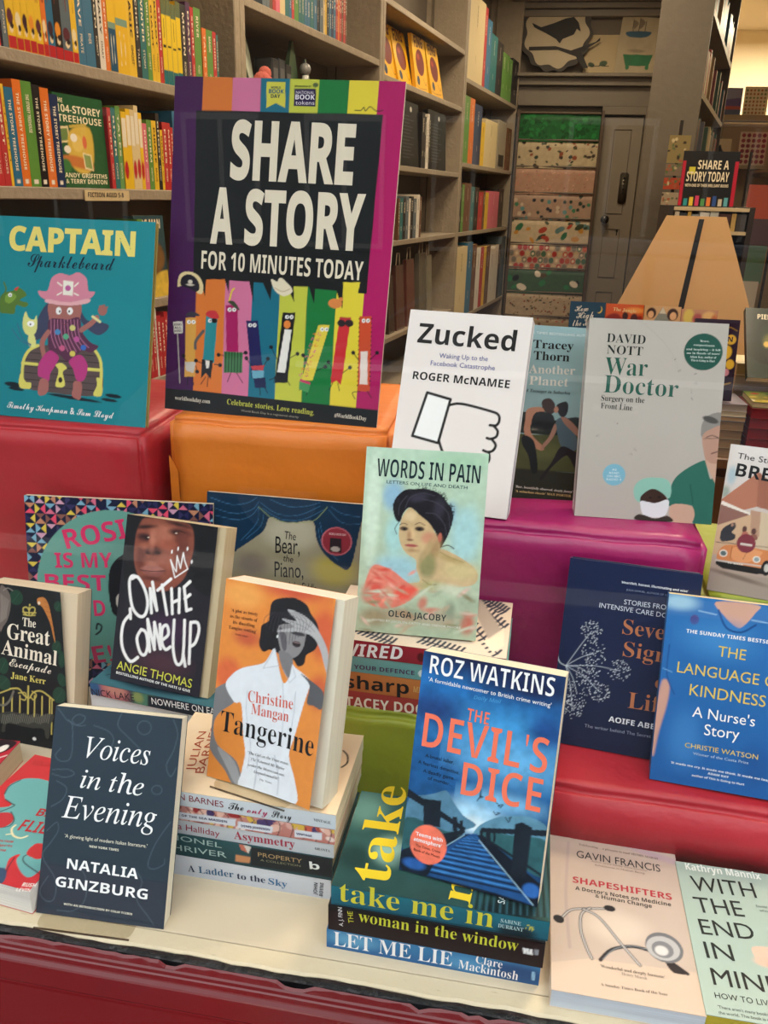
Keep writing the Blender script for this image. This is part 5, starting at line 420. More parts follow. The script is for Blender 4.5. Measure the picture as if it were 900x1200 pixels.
"poster":[["g","#3d1248","#3d1248"],["p","#43164f",[-0.6,438.3,39.7,438.1,42.9,-33.9,-7.8,-35.3],0.3,0],["p","#dd7a33",[39.7,438.1,81.0,437.8,86.1,-29.1,42.7,-29.6],0.3,0],["p","#d5779f",[81.0,437.8,120.0,437.5,124.9,-24.7,85.9,-24.8],0.3,0],["p","#156f88",[120.0,437.5,159.3,437.2,164.0,-20.3,124.6,-20.4],0.3,0],["p","#c5cc48",[159.3,437.2,197.9,437.0,202.9,-15.9,163.7,-16.0],0.3,0],["p","#167a3c",[197.9,437.0,237.2,436.8,243.4,-11.3,202.6,-11.7],0.3,0],["p","#e8d63e",[237.2,436.8,275.5,436.5,279.8,-7.2,243.1,-7.2],0.3,0],["p","#b51766",[275.5,436.5,315.1,436.3,320.3,-2.6,279.5,-3.1],0.3,0],["p","#13171a",[31.7,393.9,284.2,395.9,281.1,178.4,269.5,178.7,271.6,192.4,248.5,190.7,250.5,155.7,240.2,179.2,210.7,179.4,210.8,160.5,202.0,181.5,180.7,181.1,183.0,160.4,169.9,182.7,150.5,181.7,149.7,159.8,137.4,182.0,124.3,181.8,125.0,155.9,117.7,182.5,89.1,181.7,89.0,165.2,82.4,182.8,55.6,180.9,54.4,158.6,46.7,180.3,36.3,179.6],0.3,0],["p","#13171a",[-5.2,28.1,40.3,29.2,312.4,30.1,319.4,-11.0,-4.1,-4.2],0.3,0],["p","#d3d04c",[127.5,430.1,152.7,430.7,154.7,400.0,141.5,405.5,129.0,399.3],0.3,0],["e","#5a6a40",193.3,428.0,3.7,2.9,0.3,0],["p","#2a1c4c",[165.2,423.0,194.1,423.4,195.2,402.6,166.1,402.5],0.3,0],["s","#1a1a1a",1.14,[247.0,400.1,255.0,400.0,258.6,403.7,261.0,399.5,266.5,404.6,274.8,399.9,283.4,400.8],1],["p","#e6d3a0",[13.1,171.3,16.3,184.7,28.9,189.4,43.6,184.9,51.4,172.5,50.1,161.6,42.8,162.1,38.8,169.9,25.9,172.3,15.0,168.2],0.3,1],["p","#1d1c28",[17.9,171.0,20.0,181.7,30.9,185.7,42.0,179.9,46.2,168.8,40.9,163.6,29.8,167.6],0.3,1],["e","#d8d0c0",32.0,176.0,3.3,2.6,0.3,0],["e","#d8d0c0",32.1,172.1,5.9,1.3,0.3,0],["p","#e9dfc4",[148.6,187.5,157.5,184.9,159.0,188.9,164.1,189.9,171.4,184.4,178.1,178.5,178.5,172.1,167.3,167.2,154.7,173.6],0.3,1],["s","#b8a888",1.01,[154.5,176.8,165.2,172.8,175.4,176.7],1],["e","#e08a4a",239.8,163.1,9.6,6.2,0.3,0],["e","#e08a4a",247.2,168.8,3.1,2.5,0.3,0],["p","#d8a24a",[27.3,127.9,42.7,129.1,44.3,48.5,28.7,47.0],0.3,0],["s","#1a1a20",1.07,[30.0,69.3,26.0,75.7],1],["e","#1a1a20",26.0,75.7,3.0,2.7,0.3,0],["s","#1a1a20",1.07,[45.2,63.9,47.4,55.7],1],["e","#1a1a20",47.4,55.7,3.0,2.6,0.3,0],["s","#1a1a20",1.08,[40.2,48.2,43.3,36.5],1],["s","#1a1a20",1.08,[33.9,47.5,33.3,35.5],1],["e","#f4f4f4",32.3,122.3,3.0,2.6,0.3,0],["e","#15151a",32.7,122.3,1.1,1.0,0.3,0],["e","#f4f4f4",39.0,122.8,3.0,2.6,0.3,0],["e","#15151a",39.3,122.9,1.1,1.0,0.3,0],["p","#3a3a44",[27.6,130.2,32.9,135.9,42.1,135.7,47.8,131.8],0.3,1],["p","#c8c4bc",[28.2,67.5,44.9,69.0,41.9,53.4,30.6,55.8],0.3,0],["s","#bdb8b0",1.42,[15.5,108.5,21.9,37.8],0],["p","#e0dcd4",[8.7,120.7,22.7,122.5,24.1,106.6,10.7,104.8],0.3,0],["p","#2a8a94",[57.6,132.0,74.3,133.3,71.9,69.8,55.0,68.2],0.3,0],["s","#1a1a20",1.07,[54.2,68.2,44.9,70.7],1],["e","#1a1a20",44.9,70.7,3.0,2.7,0.3,0],["s","#1a1a20",1.05,[72.7,68.2,81.2,68.0],1],["e","#1a1a20",81.2,68.0,3.0,2.7,0.3,0],["s","#1a1a20",1.07,[60.6,50.1,53.7,39.2],1],["s","#1a1a20",1.05,[64.3,50.5,63.4,36.8],1],["e","#f4f4f4",63.4,126.5,2.9,2.6,0.3,0],["e","#15151a",63.7,126.5,1.1,1.0,0.3,0],["e","#f4f4f4",69.9,127.0,2.9,2.6,0.3,0],["e","#15151a",70.3,127.0,1.1,1.0,0.3,0],["p","#c8343c",[56.8,133.6,60.9,139.5,71.1,140.3,76.6,131.8,68.0,129.5],0.3,1],["e","#15151a",69.9,127.0,4.3,3.3,0.3,0],["p","#1c1c22",[54.0,73.2,70.6,73.7,68.1,47.4,60.4,55.2,53.3,47.0],0.3,0],["p","#e8e4dc",[58.9,72.7,65.5,72.6,64.5,62.4,60.8,62.0],0.3,0],["s","#5a5a5c",4.21,[54.2,111.8,43.7,97.5,43.4,87.4],1],["p","#a81a60",[85.5,148.9,102.7,150.3,107.1,88.1,89.7,86.5],0.3,0],["s","#1a1a20",1.04,[88.5,81.4,78.3,81.8],1],["e","#1a1a20",78.3,81.8,2.9,2.6,0.3,0],["s","#1a1a20",1.04,[108.3,84.9,117.9,88.1],1],["e","#1a1a20",117.9,88.1,2.9,2.6,0.3,0],["s","#1a1a20",1.04,[97.7,58.8,93.2,46.5],1],["s","#1a1a20",1.04,[106.1,59.6,115.8,47.0],1],["e","#f4f4f4",91.5,143.5,2.9,2.6,0.3,0],["e","#15151a",91.9,143.6,1.1,1.0,0.3,0],["e","#f4f4f4",98.0,144.0,2.9,2.6,0.3,0],["e","#15151a",98.3,144.1,1.1,1.0,0.3,0],["p","#3f7a4c",[86.4,87.3,113.6,88.0,114.4,60.4,86.8,58.4],0.3,0],["s","#1c3a24",1.38,[89.0,86.1,89.6,59.3],0],["s","#1c3a24",1.38,[93.4,86.5,94.0,59.8],0],["s","#1c3a24",1.38,[97.7,86.9,98.4,60.2],0],["s","#1c3a24",1.4,[102.0,87.3,102.7,60.6],0],["s","#1c3a24",1.39,[106.4,87.7,107.1,61.0],0],["s","#1c3a24",1.41,[110.7,88.1,111.4,61.4],0],["s","#e0c83c",2.38,[90.3,154.2,93.2,167.4,96.5,171.6],1],["p","#3c4a34",[88.5,154.1,97.4,154.8,106.2,144.0,101.5,145.3,93.0,150.5],0.3,1],["p","#1d1c58",[116.3,130.8,133.3,132.2,145.6,56.7,128.4,55.0],0.3,0],["s","#1a1a20",1.04,[127.1,71.6,119.4,80.9],1],["e","#1a1a20",119.4,80.9,2.9,2.7,0.3,0],["s","#1a1a20",1.04,[141.8,66.3,150.5,83.1],1],["e","#1a1a20",150.5,83.1,2.8,2.6,0.3,0],["s","#1a1a20",1.05,[140.5,46.1,142.7,32.8],1],["s","#1a1a20",1.05,[146.6,46.7,152.6,37.2],1],["e","#f4f4f4",122.3,125.4,2.9,2.6,0.3,0],["e","#15151a",122.6,125.4,1.1,1.0,0.3,0],["e","#f4f4f4",128.7,125.9,2.8,2.6,0.3,0],["e","#15151a",129.0,126.0,1.1,1.0,0.3,0],["p","#c8404a",[126.1,70.9,146.0,74.0,144.3,66.6,129.3,65.8],0.3,0],["p","#6fb0c8",[127.9,65.0,145.7,66.7,145.7,56.0,129.9,54.5],0.3,0],["p","#17204c",[131.3,54.6,148.4,57.6,150.4,43.7,134.2,42.1],0.3,0],["p","#15161a",[167.7,145.7,185.7,147.1,180.4,53.4,162.1,51.6],0.3,0],["s","#1a1a20",1.02,[164.0,83.3,154.1,98.9],1],["e","#1a1a20",154.1,98.9,2.9,2.6,0.3,0],["s","#1a1a20",1.01,[181.4,86.6,192.2,93.5],1],["e","#1a1a20",192.2,93.5,2.7,2.6,0.3,0],["s","#1a1a20",1.04,[162.0,58.3,154.3,54.8],1],["s","#1a1a20",1.02,[179.9,56.7,184.5,50.5],1],["e","#f4f4f4",174.3,140.4,2.8,2.6,0.3,0],["e","#15151a",174.7,140.4,1.1,1.0,0.3,0],["e","#f4f4f4",180.6,140.9,2.7,2.6,0.3,0],["e","#15151a",180.9,140.9,1.1,1.0,0.3,0],["p","#f0eee8",[171.9,124.3,181.7,124.5,176.4,66.3,165.0,66.5],0.3,0],["e","#e8883c",175.0,130.7,4.9,5.3,0.3,0],["s","#15161a",1.04,[161.9,59.9,161.0,51.5],0],["p","#e6d24a",[218.8,133.7,234.5,135.0,215.9,60.2,199.9,58.6],0.3,0],["s","#1a1a20",1.01,[208.2,79.2,200.3,92.3],1],["e","#1a1a20",200.3,92.3,2.8,2.6,0.3,0],["s","#1a1a20",1.02,[220.8,73.8,232.5,79.9],1],["e","#1a1a20",232.5,79.9,2.7,2.6,0.3,0],["s","#1a1a20",1.02,[203.1,52.3,198.3,45.2],1],["s","#1a1a20",1.01,[210.3,49.7,208.6,39.5],1],["e","#f4f4f4",224.4,128.4,2.7,2.6,0.3,0],["e","#15151a",224.7,128.4,1.0,1.0,0.3,0],["e","#f4f4f4",230.5,128.9,2.7,2.6,0.3,0],["e","#15151a",230.9,129.0,1.0,1.0,0.3,0],["u","#d8508c",221.4,122.7,2.7,6,1.16],["u","#e8883c",214.5,122.1,2.7,6,1.16],["u","#c83c6c",219.2,114.7,2.7,6,1.16],["u","#d8508c",212.3,114.2,2.7,6,1.16],["u","#e8883c",217.0,106.8,2.7,6,1.16],["u","#c83c6c",210.1,106.2,2.8,6,1.19],["u","#d8508c",214.8,98.8,2.8,6,1.19],["u","#e8883c",207.9,98.2,2.8,6,1.19],["u","#c83c6c",212.6,90.8,2.8,6,1.19],["u","#d8508c",205.7,90.1,2.7,6,1.16],["u","#e8883c",210.4,82.7,2.8,6,1.2],["u","#c83c6c",203.5,82.1,2.7,6,1.16],["u","#d8508c",208.2,74.6,2.7,6,1.16],["u","#e8883c",201.3,74.0,2.8,6,1.19],["u","#c83c6c",206.0,66.5,2.8,6,1.2],["u","#d8508c",199.0,65.8,2.8,6,1.2],["p","#c83c6c",[198.3,60.8,213.3,57.3,212.8,53.9,197.5,57.1],0.3,0],["p","#4a9a5c",[197.5,57.1,213.2,54.0,210.8,43.1,197.5,46.8],0.3,0],["p","#cf3038",[247.3,145.6,262.8,146.9,257.1,65.8,241.3,64.3],0.3,0],["s","#1a1a20",0.99,[241.9,79.1,236.5,86.4],1],["e","#1a1a20",236.5,86.4,2.7,2.6,0.3,0],["s","#1a1a20",0.99,[257.1,74.0,266.7,82.1],1],["e","#1a1a20",266.7,82.1,2.7,2.6,0.3,0],["s","#1a1a20",1.01,[244.4,59.7,240.0,49.4],1],["s","#1a1a20",1.01,[251.3,60.4,254.5,50.2],1],["e","#2a2226",250.3,138.6,5.6,4.7,0.3,0],["e","#2a2226",261.0,139.5,5.8,4.7,0.3,0],["p","#cf3038",[241.5,66.0,256.8,64.8,255.3,58.1,249.3,63.4,242.8,58.9],0.3,0],["p","#b8343c",[248.3,146.7,263.1,146.6,263.4,143.5,247.8,143.5],0.3,0],["p","#d2502e",[274.0,149.4,290.6,150.7,296.4,53.4,279.5,51.7],0.3,0],["s","#1a1a20",1.01,[279.6,90.8,269.5,101.8],1],["e","#1a1a20",269.5,101.8,2.7,2.6,0.3,0],["s","#1a1a20",0.98,[293.8,95.3,302.0,104.7],1],["e","#1a1a20",302.0,104.7,2.7,2.6,0.3,0],["s","#1a1a20",0.99,[282.9,52.0,272.8,49.4,276.9,41.6],1],["s","#1a1a20",1.01,[293.0,53.0,299.4,45.5],1],["e","#f4f4f4",280.2,144.2,2.6,2.6,0.3,0],["e","#15151a",280.5,144.2,1.0,0.9,0.3,0],["e","#f4f4f4",286.2,144.7,2.7,2.6,0.3,0],["e","#15151a",286.5,144.7,1.0,1.0,0.3,0],["p","#f0e4dc",[279.5,104.6,288.9,105.4,292.6,61.8,281.7,61.4],0.3,0],["e","#2a1a18",274.3,146.2,0.9,0.9,0.3,0],["e","#2a1a18",290.9,147.6,0.8,1.0,0.3,0],["e","#2a1a18",274.6,140.6,0.9,0.9,0.3,0],["e","#2a1a18",291.2,141.9,0.8,0.9,0.3,0],["e","#2a1a18",274.9,134.9,0.9,1.0,0.3,0],["e","#2a1a18",291.6,136.3,0.8,0.9,0.3,0],["e","#2a1a18",275.2,129.2,0.9,1.0,0.3,0],["e","#2a1a18",291.9,130.6,0.9,1.0,0.3,0],["e","#2a1a18",275.5,123.5,0.9,0.9,0.3,0],["e","#2a1a18",292.2,124.9,0.8,1.0,0.3,0],["e","#2a1a18",275.8,117.7,0.8,1.0,0.3,0],["e","#2a1a18",292.5,119.2,0.8,1.0,0.3,0],["e","#2a1a18",276.1,112.0,0.8,1.0,0.3,0],["e","#2a1a18",292.9,113.5,0.8,1.0,0.3,0],["e","#2a1a18",276.5,106.3,0.8,0.9,0.3,0],["e","#2a1a18",293.2,107.7,0.9,0.9,0.3,0],["e","#2a1a18",276.8,100.5,0.9,1.0,0.3,0],["e","#2a1a18",293.5,102.0,0.8,1.0,0.3,0],["e","#2a1a18",277.1,94.7,0.9,1.0,0.3,0],["e","#2a1a18",293.9,96.3,0.8,0.9,0.3,0],["e","#2a1a18",277.4,88.9,0.9,1.0,0.3,0],["e","#2a1a18",294.2,90.5,0.9,1.0,0.3,0],["e","#2a1a18",277.7,83.1,0.9,1.0,0.3,0],["e","#2a1a18",294.5,84.7,0.9,1.0,0.3,0],["e","#2a1a18",278.0,77.3,0.9,1.0,0.3,0],["e","#2a1a18",294.9,78.9,0.8,1.0,0.3,0],["e","#2a1a18",278.3,71.5,0.8,1.0,0.3,0],["e","#2a1a18",295.2,73.1,0.9,1.0,0.3,0],["e","#2a1a18",278.7,65.7,0.9,1.0,0.3,0],["e","#2a1a18",295.5,67.3,0.9,1.0,0.3,0],["e","#2a1a18",279.0,59.8,0.9,1.0,0.3,0],["e","#2a1a18",295.9,61.5,0.8,1.0,0.3,0]],
"captain":[["g","#1a8c98","#13828e"],["e","#10202a",55.3,44.2,15.4,3.5,0.3,4],["e","#10202a",58.7,38.7,12.2,2.3,0.3,4],["e","#10202a",205.9,39.8,12.0,2.8,0.3,4],["e","#10202a",200.1,33.7,12.1,2.2,0.3,4],["e","#10202a",147.5,32.6,40.5,2.3,0.3,4],["p","#5a4c4c",[66.5,43.6,68.4,75.2,78.8,93.0,94.3,101.1,156.6,103.7,178.5,96.8,186.1,80.5,185.9,41.1,128.5,36.8],0.3,1],["s","#2c2426",0.75,[69.4,89.5,181.8,92.8],0],["s","#2c2426",0.76,[69.8,80.5,182.2,83.3],0],["s","#2c2426",0.76,[70.2,71.4,182.7,73.8],0],["s","#2c2426",0.76,[70.5,62.3,183.2,64.3],0],["s","#2c2426",0.75,[70.9,53.1,183.6,54.8],0],["s","#2c2426",0.75,[71.3,44.0,184.1,45.2],0],["s","#dcd46a",4.28,[67.5,42.3,67.5,75.2,75.7,92.8,89.6,100.8],1],["s","#dcd46a",4.14,[173.6,102.1,185.3,83.3,186.8,41.2],1],["s","#dcd46a",4.28,[66.8,75.1,89.1,74.9],1],["s","#dcd46a",4.14,[165.8,73.5,185.8,73.5],1],["p","#dcd46a",[63.3,42.0,64.2,60.7,72.6,49.8,80.6,49.0,79.4,40.3],0.3,1],["p","#dcd46a",[175.8,38.9,180.7,52.0,180.1,63.2,188.1,58.2,188.4,39.1],0.3,1],["p","#3f4460",[102.8,159.2,89.4,141.7,84.0,121.6,81.4,107.3,98.5,114.1,108.6,134.4],0.3,1],["p","#3f4460",[147.8,159.0,161.0,140.3,179.5,138.6,193.4,135.3,192.2,128.3,180.4,120.6,164.7,126.6,151.8,139.8],0.3,1],["p","#a86a64",[105.9,160.8,149.2,161.8,151.7,142.5,146.3,125.5,112.2,123.4,104.6,139.8],0.3,1],["p","#d98aa0",[86.5,175.1,100.5,175.9,106.0,192.8,118.1,200.4,133.6,198.4,145.7,203.1,158.4,195.5,162.2,179.1,172.0,178.3,162.7,168.1,129.1,162.1,96.3,164.5],0.3,1],["p","#e8b0b8",[101.0,164.7,132.2,162.0,162.7,168.7,161.5,162.5,132.4,157.6,100.6,159.7],0.3,1],["p","#f4f0e4",[123.8,191.0,139.6,190.4,138.6,171.0,124.0,171.6],0.3,0],["e","#c060a0",131.4,181.1,4.3,3.9,0.3,0],["s","#f4f0e4",1.77,[115.6,187.8,121.9,183.9],0],["s","#f4f0e4",1.74,[146.4,188.8,141.1,184.1],0],["s","#f4f0e4",1.77,[115.7,171.1,122.3,174.8],0],["s","#f4f0e4",1.74,[147.2,172.3,140.9,174.7],0],["e","#f4f4f4",118.8,149.8,4.2,5.1,0.3,0],["e","#f4f4f4",135.8,150.5,4.3,5.0,0.3,0],["e","#15151a",120.4,149.1,1.2,1.7,0.3,0],["e","#15151a",134.6,149.9,1.2,1.7,0.3,0],["p","#5a2f4c",[105.3,137.0,120.8,139.3,133.3,138.7,150.1,142.4,155.7,123.3,168.6,110.1,180.5,105.3,169.3,96.2,156.8,98.2,135.8,82.7,123.0,90.3,107.1,94.9,103.5,120.0],0.3,1],["s","#c07a9c",1.03,[107.8,137.1,109.4,114.8,116.3,99.4],1],["s","#c07a9c",1.05,[112.8,137.4,114.7,115.1,122.6,98.2],1],["s","#c07a9c",1.03,[117.8,137.7,120.0,115.4,128.9,96.9],1],["s","#c07a9c",1.03,[122.7,138.0,125.3,115.8,135.2,95.6],1],["s","#c07a9c",1.03,[127.7,138.3,130.6,116.1,141.5,94.3],1],["s","#c07a9c",1.03,[132.7,138.6,135.8,116.4,147.6,96.4],1],["s","#c07a9c",1.03,[137.6,138.9,141.1,116.8,153.7,98.5],1],["s","#c07a9c",1.03,[142.5,139.2,146.4,117.1,159.8,100.6],1],["s","#c07a9c",1.03,[147.5,139.5,151.6,117.4,165.9,102.7],1],["s","#7a4048",0.89,[124.2,133.9,129.9,131.5,133.4,135.9],1],["e","#4a8ac0",118.5,121.0,4.3,3.9,0.3,0],["e","#5ab08a",131.2,115.6,4.3,3.9,0.3,0],["e","#c05a9c",147.5,113.0,4.3,3.9,0.3,0],["e","#3a6cc0",158.2,102.4,4.3,3.8,0.3,0],["e","#d0608c",126.3,99.5,4.3,3.9,0.3,0],["e","#d8d080",140.6,127.9,4.3,3.9,0.3,0],["e","#d8c860",142.2,93.0,4.3,3.9,0.3,0],["s","#a86a64",7.09,[104.5,120.1,95.7,105.4,99.7,85.9],1],["s","#a86a64",6.96,[154.0,125.9,167.4,135.1,176.2,144.0],1],["s","#e6dfa0",3.49,[170.0,145.0,181.0,138.7],0],["e","#a86a64",184.2,154.1,6.6,7.0,0.3,0],["s","#a86a64",2.66,[183.4,152.7,186.0,161.1],0],["s","#a86a64",2.66,[183.4,152.7,190.7,158.6],0],["s","#a86a64",2.66,[183.4,152.7,180.0,159.4],0],["p","#b83c80",[107.1,94.9,121.6,87.4,117.4,75.8,110.0,63.9,107.4,52.3,97.7,57.3,91.3,59.7,92.1,76.9],0.3,1],["p","#b83c80",[137.4,82.8,154.0,92.4,165.5,79.1,163.2,62.0,157.3,56.0,149.4,58.2,144.1,72.0],0.3,1],["p","#a86a64",[94.7,54.3,106.4,53.7,107.9,41.0,101.9,33.4,92.3,34.1],0.3,1],["p","#a86a64",[146.4,55.2,157.4,54.5,158.1,39.0,155.4,30.9,144.2,35.1,145.3,46.6],0.3,1],["p","#dcd46a",[117.4,75.8,126.6,79.2,134.7,72.7,128.7,66.6,132.7,48.5,118.6,46.9,122.4,67.6],0.3,1],["e","#2a2426",125.5,55.9,3.1,3.9,0.3,0],["p","#dfe08c",[65.1,134.6,68.8,146.1,73.8,137.9,81.8,135.6,85.7,141.5,87.0,124.6,82.7,115.3,71.6,114.7,65.6,123.3],0.3,1],["e","#fff",77.3,129.7,5.6,3.9,0.3,0],["e","#222",76.7,129.1,1.2,1.4,0.3,0],["p","#dfe08c",[74.8,114.9,82.7,115.3,86.5,99.2,75.4,99.9],0.3,1],["s","#3a6c8c",1.5,[49.1,120.9,62.4,106.1,78.5,100.1],1],["s","#3a6c8c",1.53,[56.8,128.5,65.5,109.2,78.5,101.5],1],["p","#5a7c34",[28.5,160.7,34.6,169.5,47.1,173.0,58.0,177.8,69.5,168.6,58.7,161.0,72.4,157.5,67.0,151.6,54.2,153.7,51.5,142.3,38.8,141.5,29.1,143.8],0.3,1],["p","#7ca040",[37.8,166.9,47.3,170.2,53.8,164.9,44.6,156.0,36.6,158.4],0.3,1],["e","#f4f4f4",44.2,167.2,2.9,2.8,0.3,0],["e","#222",44.2,166.7,1.0,1.1,0.3,0],["s","#5a7c34",2.36,[34.0,183.6,37.5,175.3,34.7,166.7],1],["p","#c83c3c",[50.2,176.0,57.0,179.2,53.5,173.4],0.3,1]]}
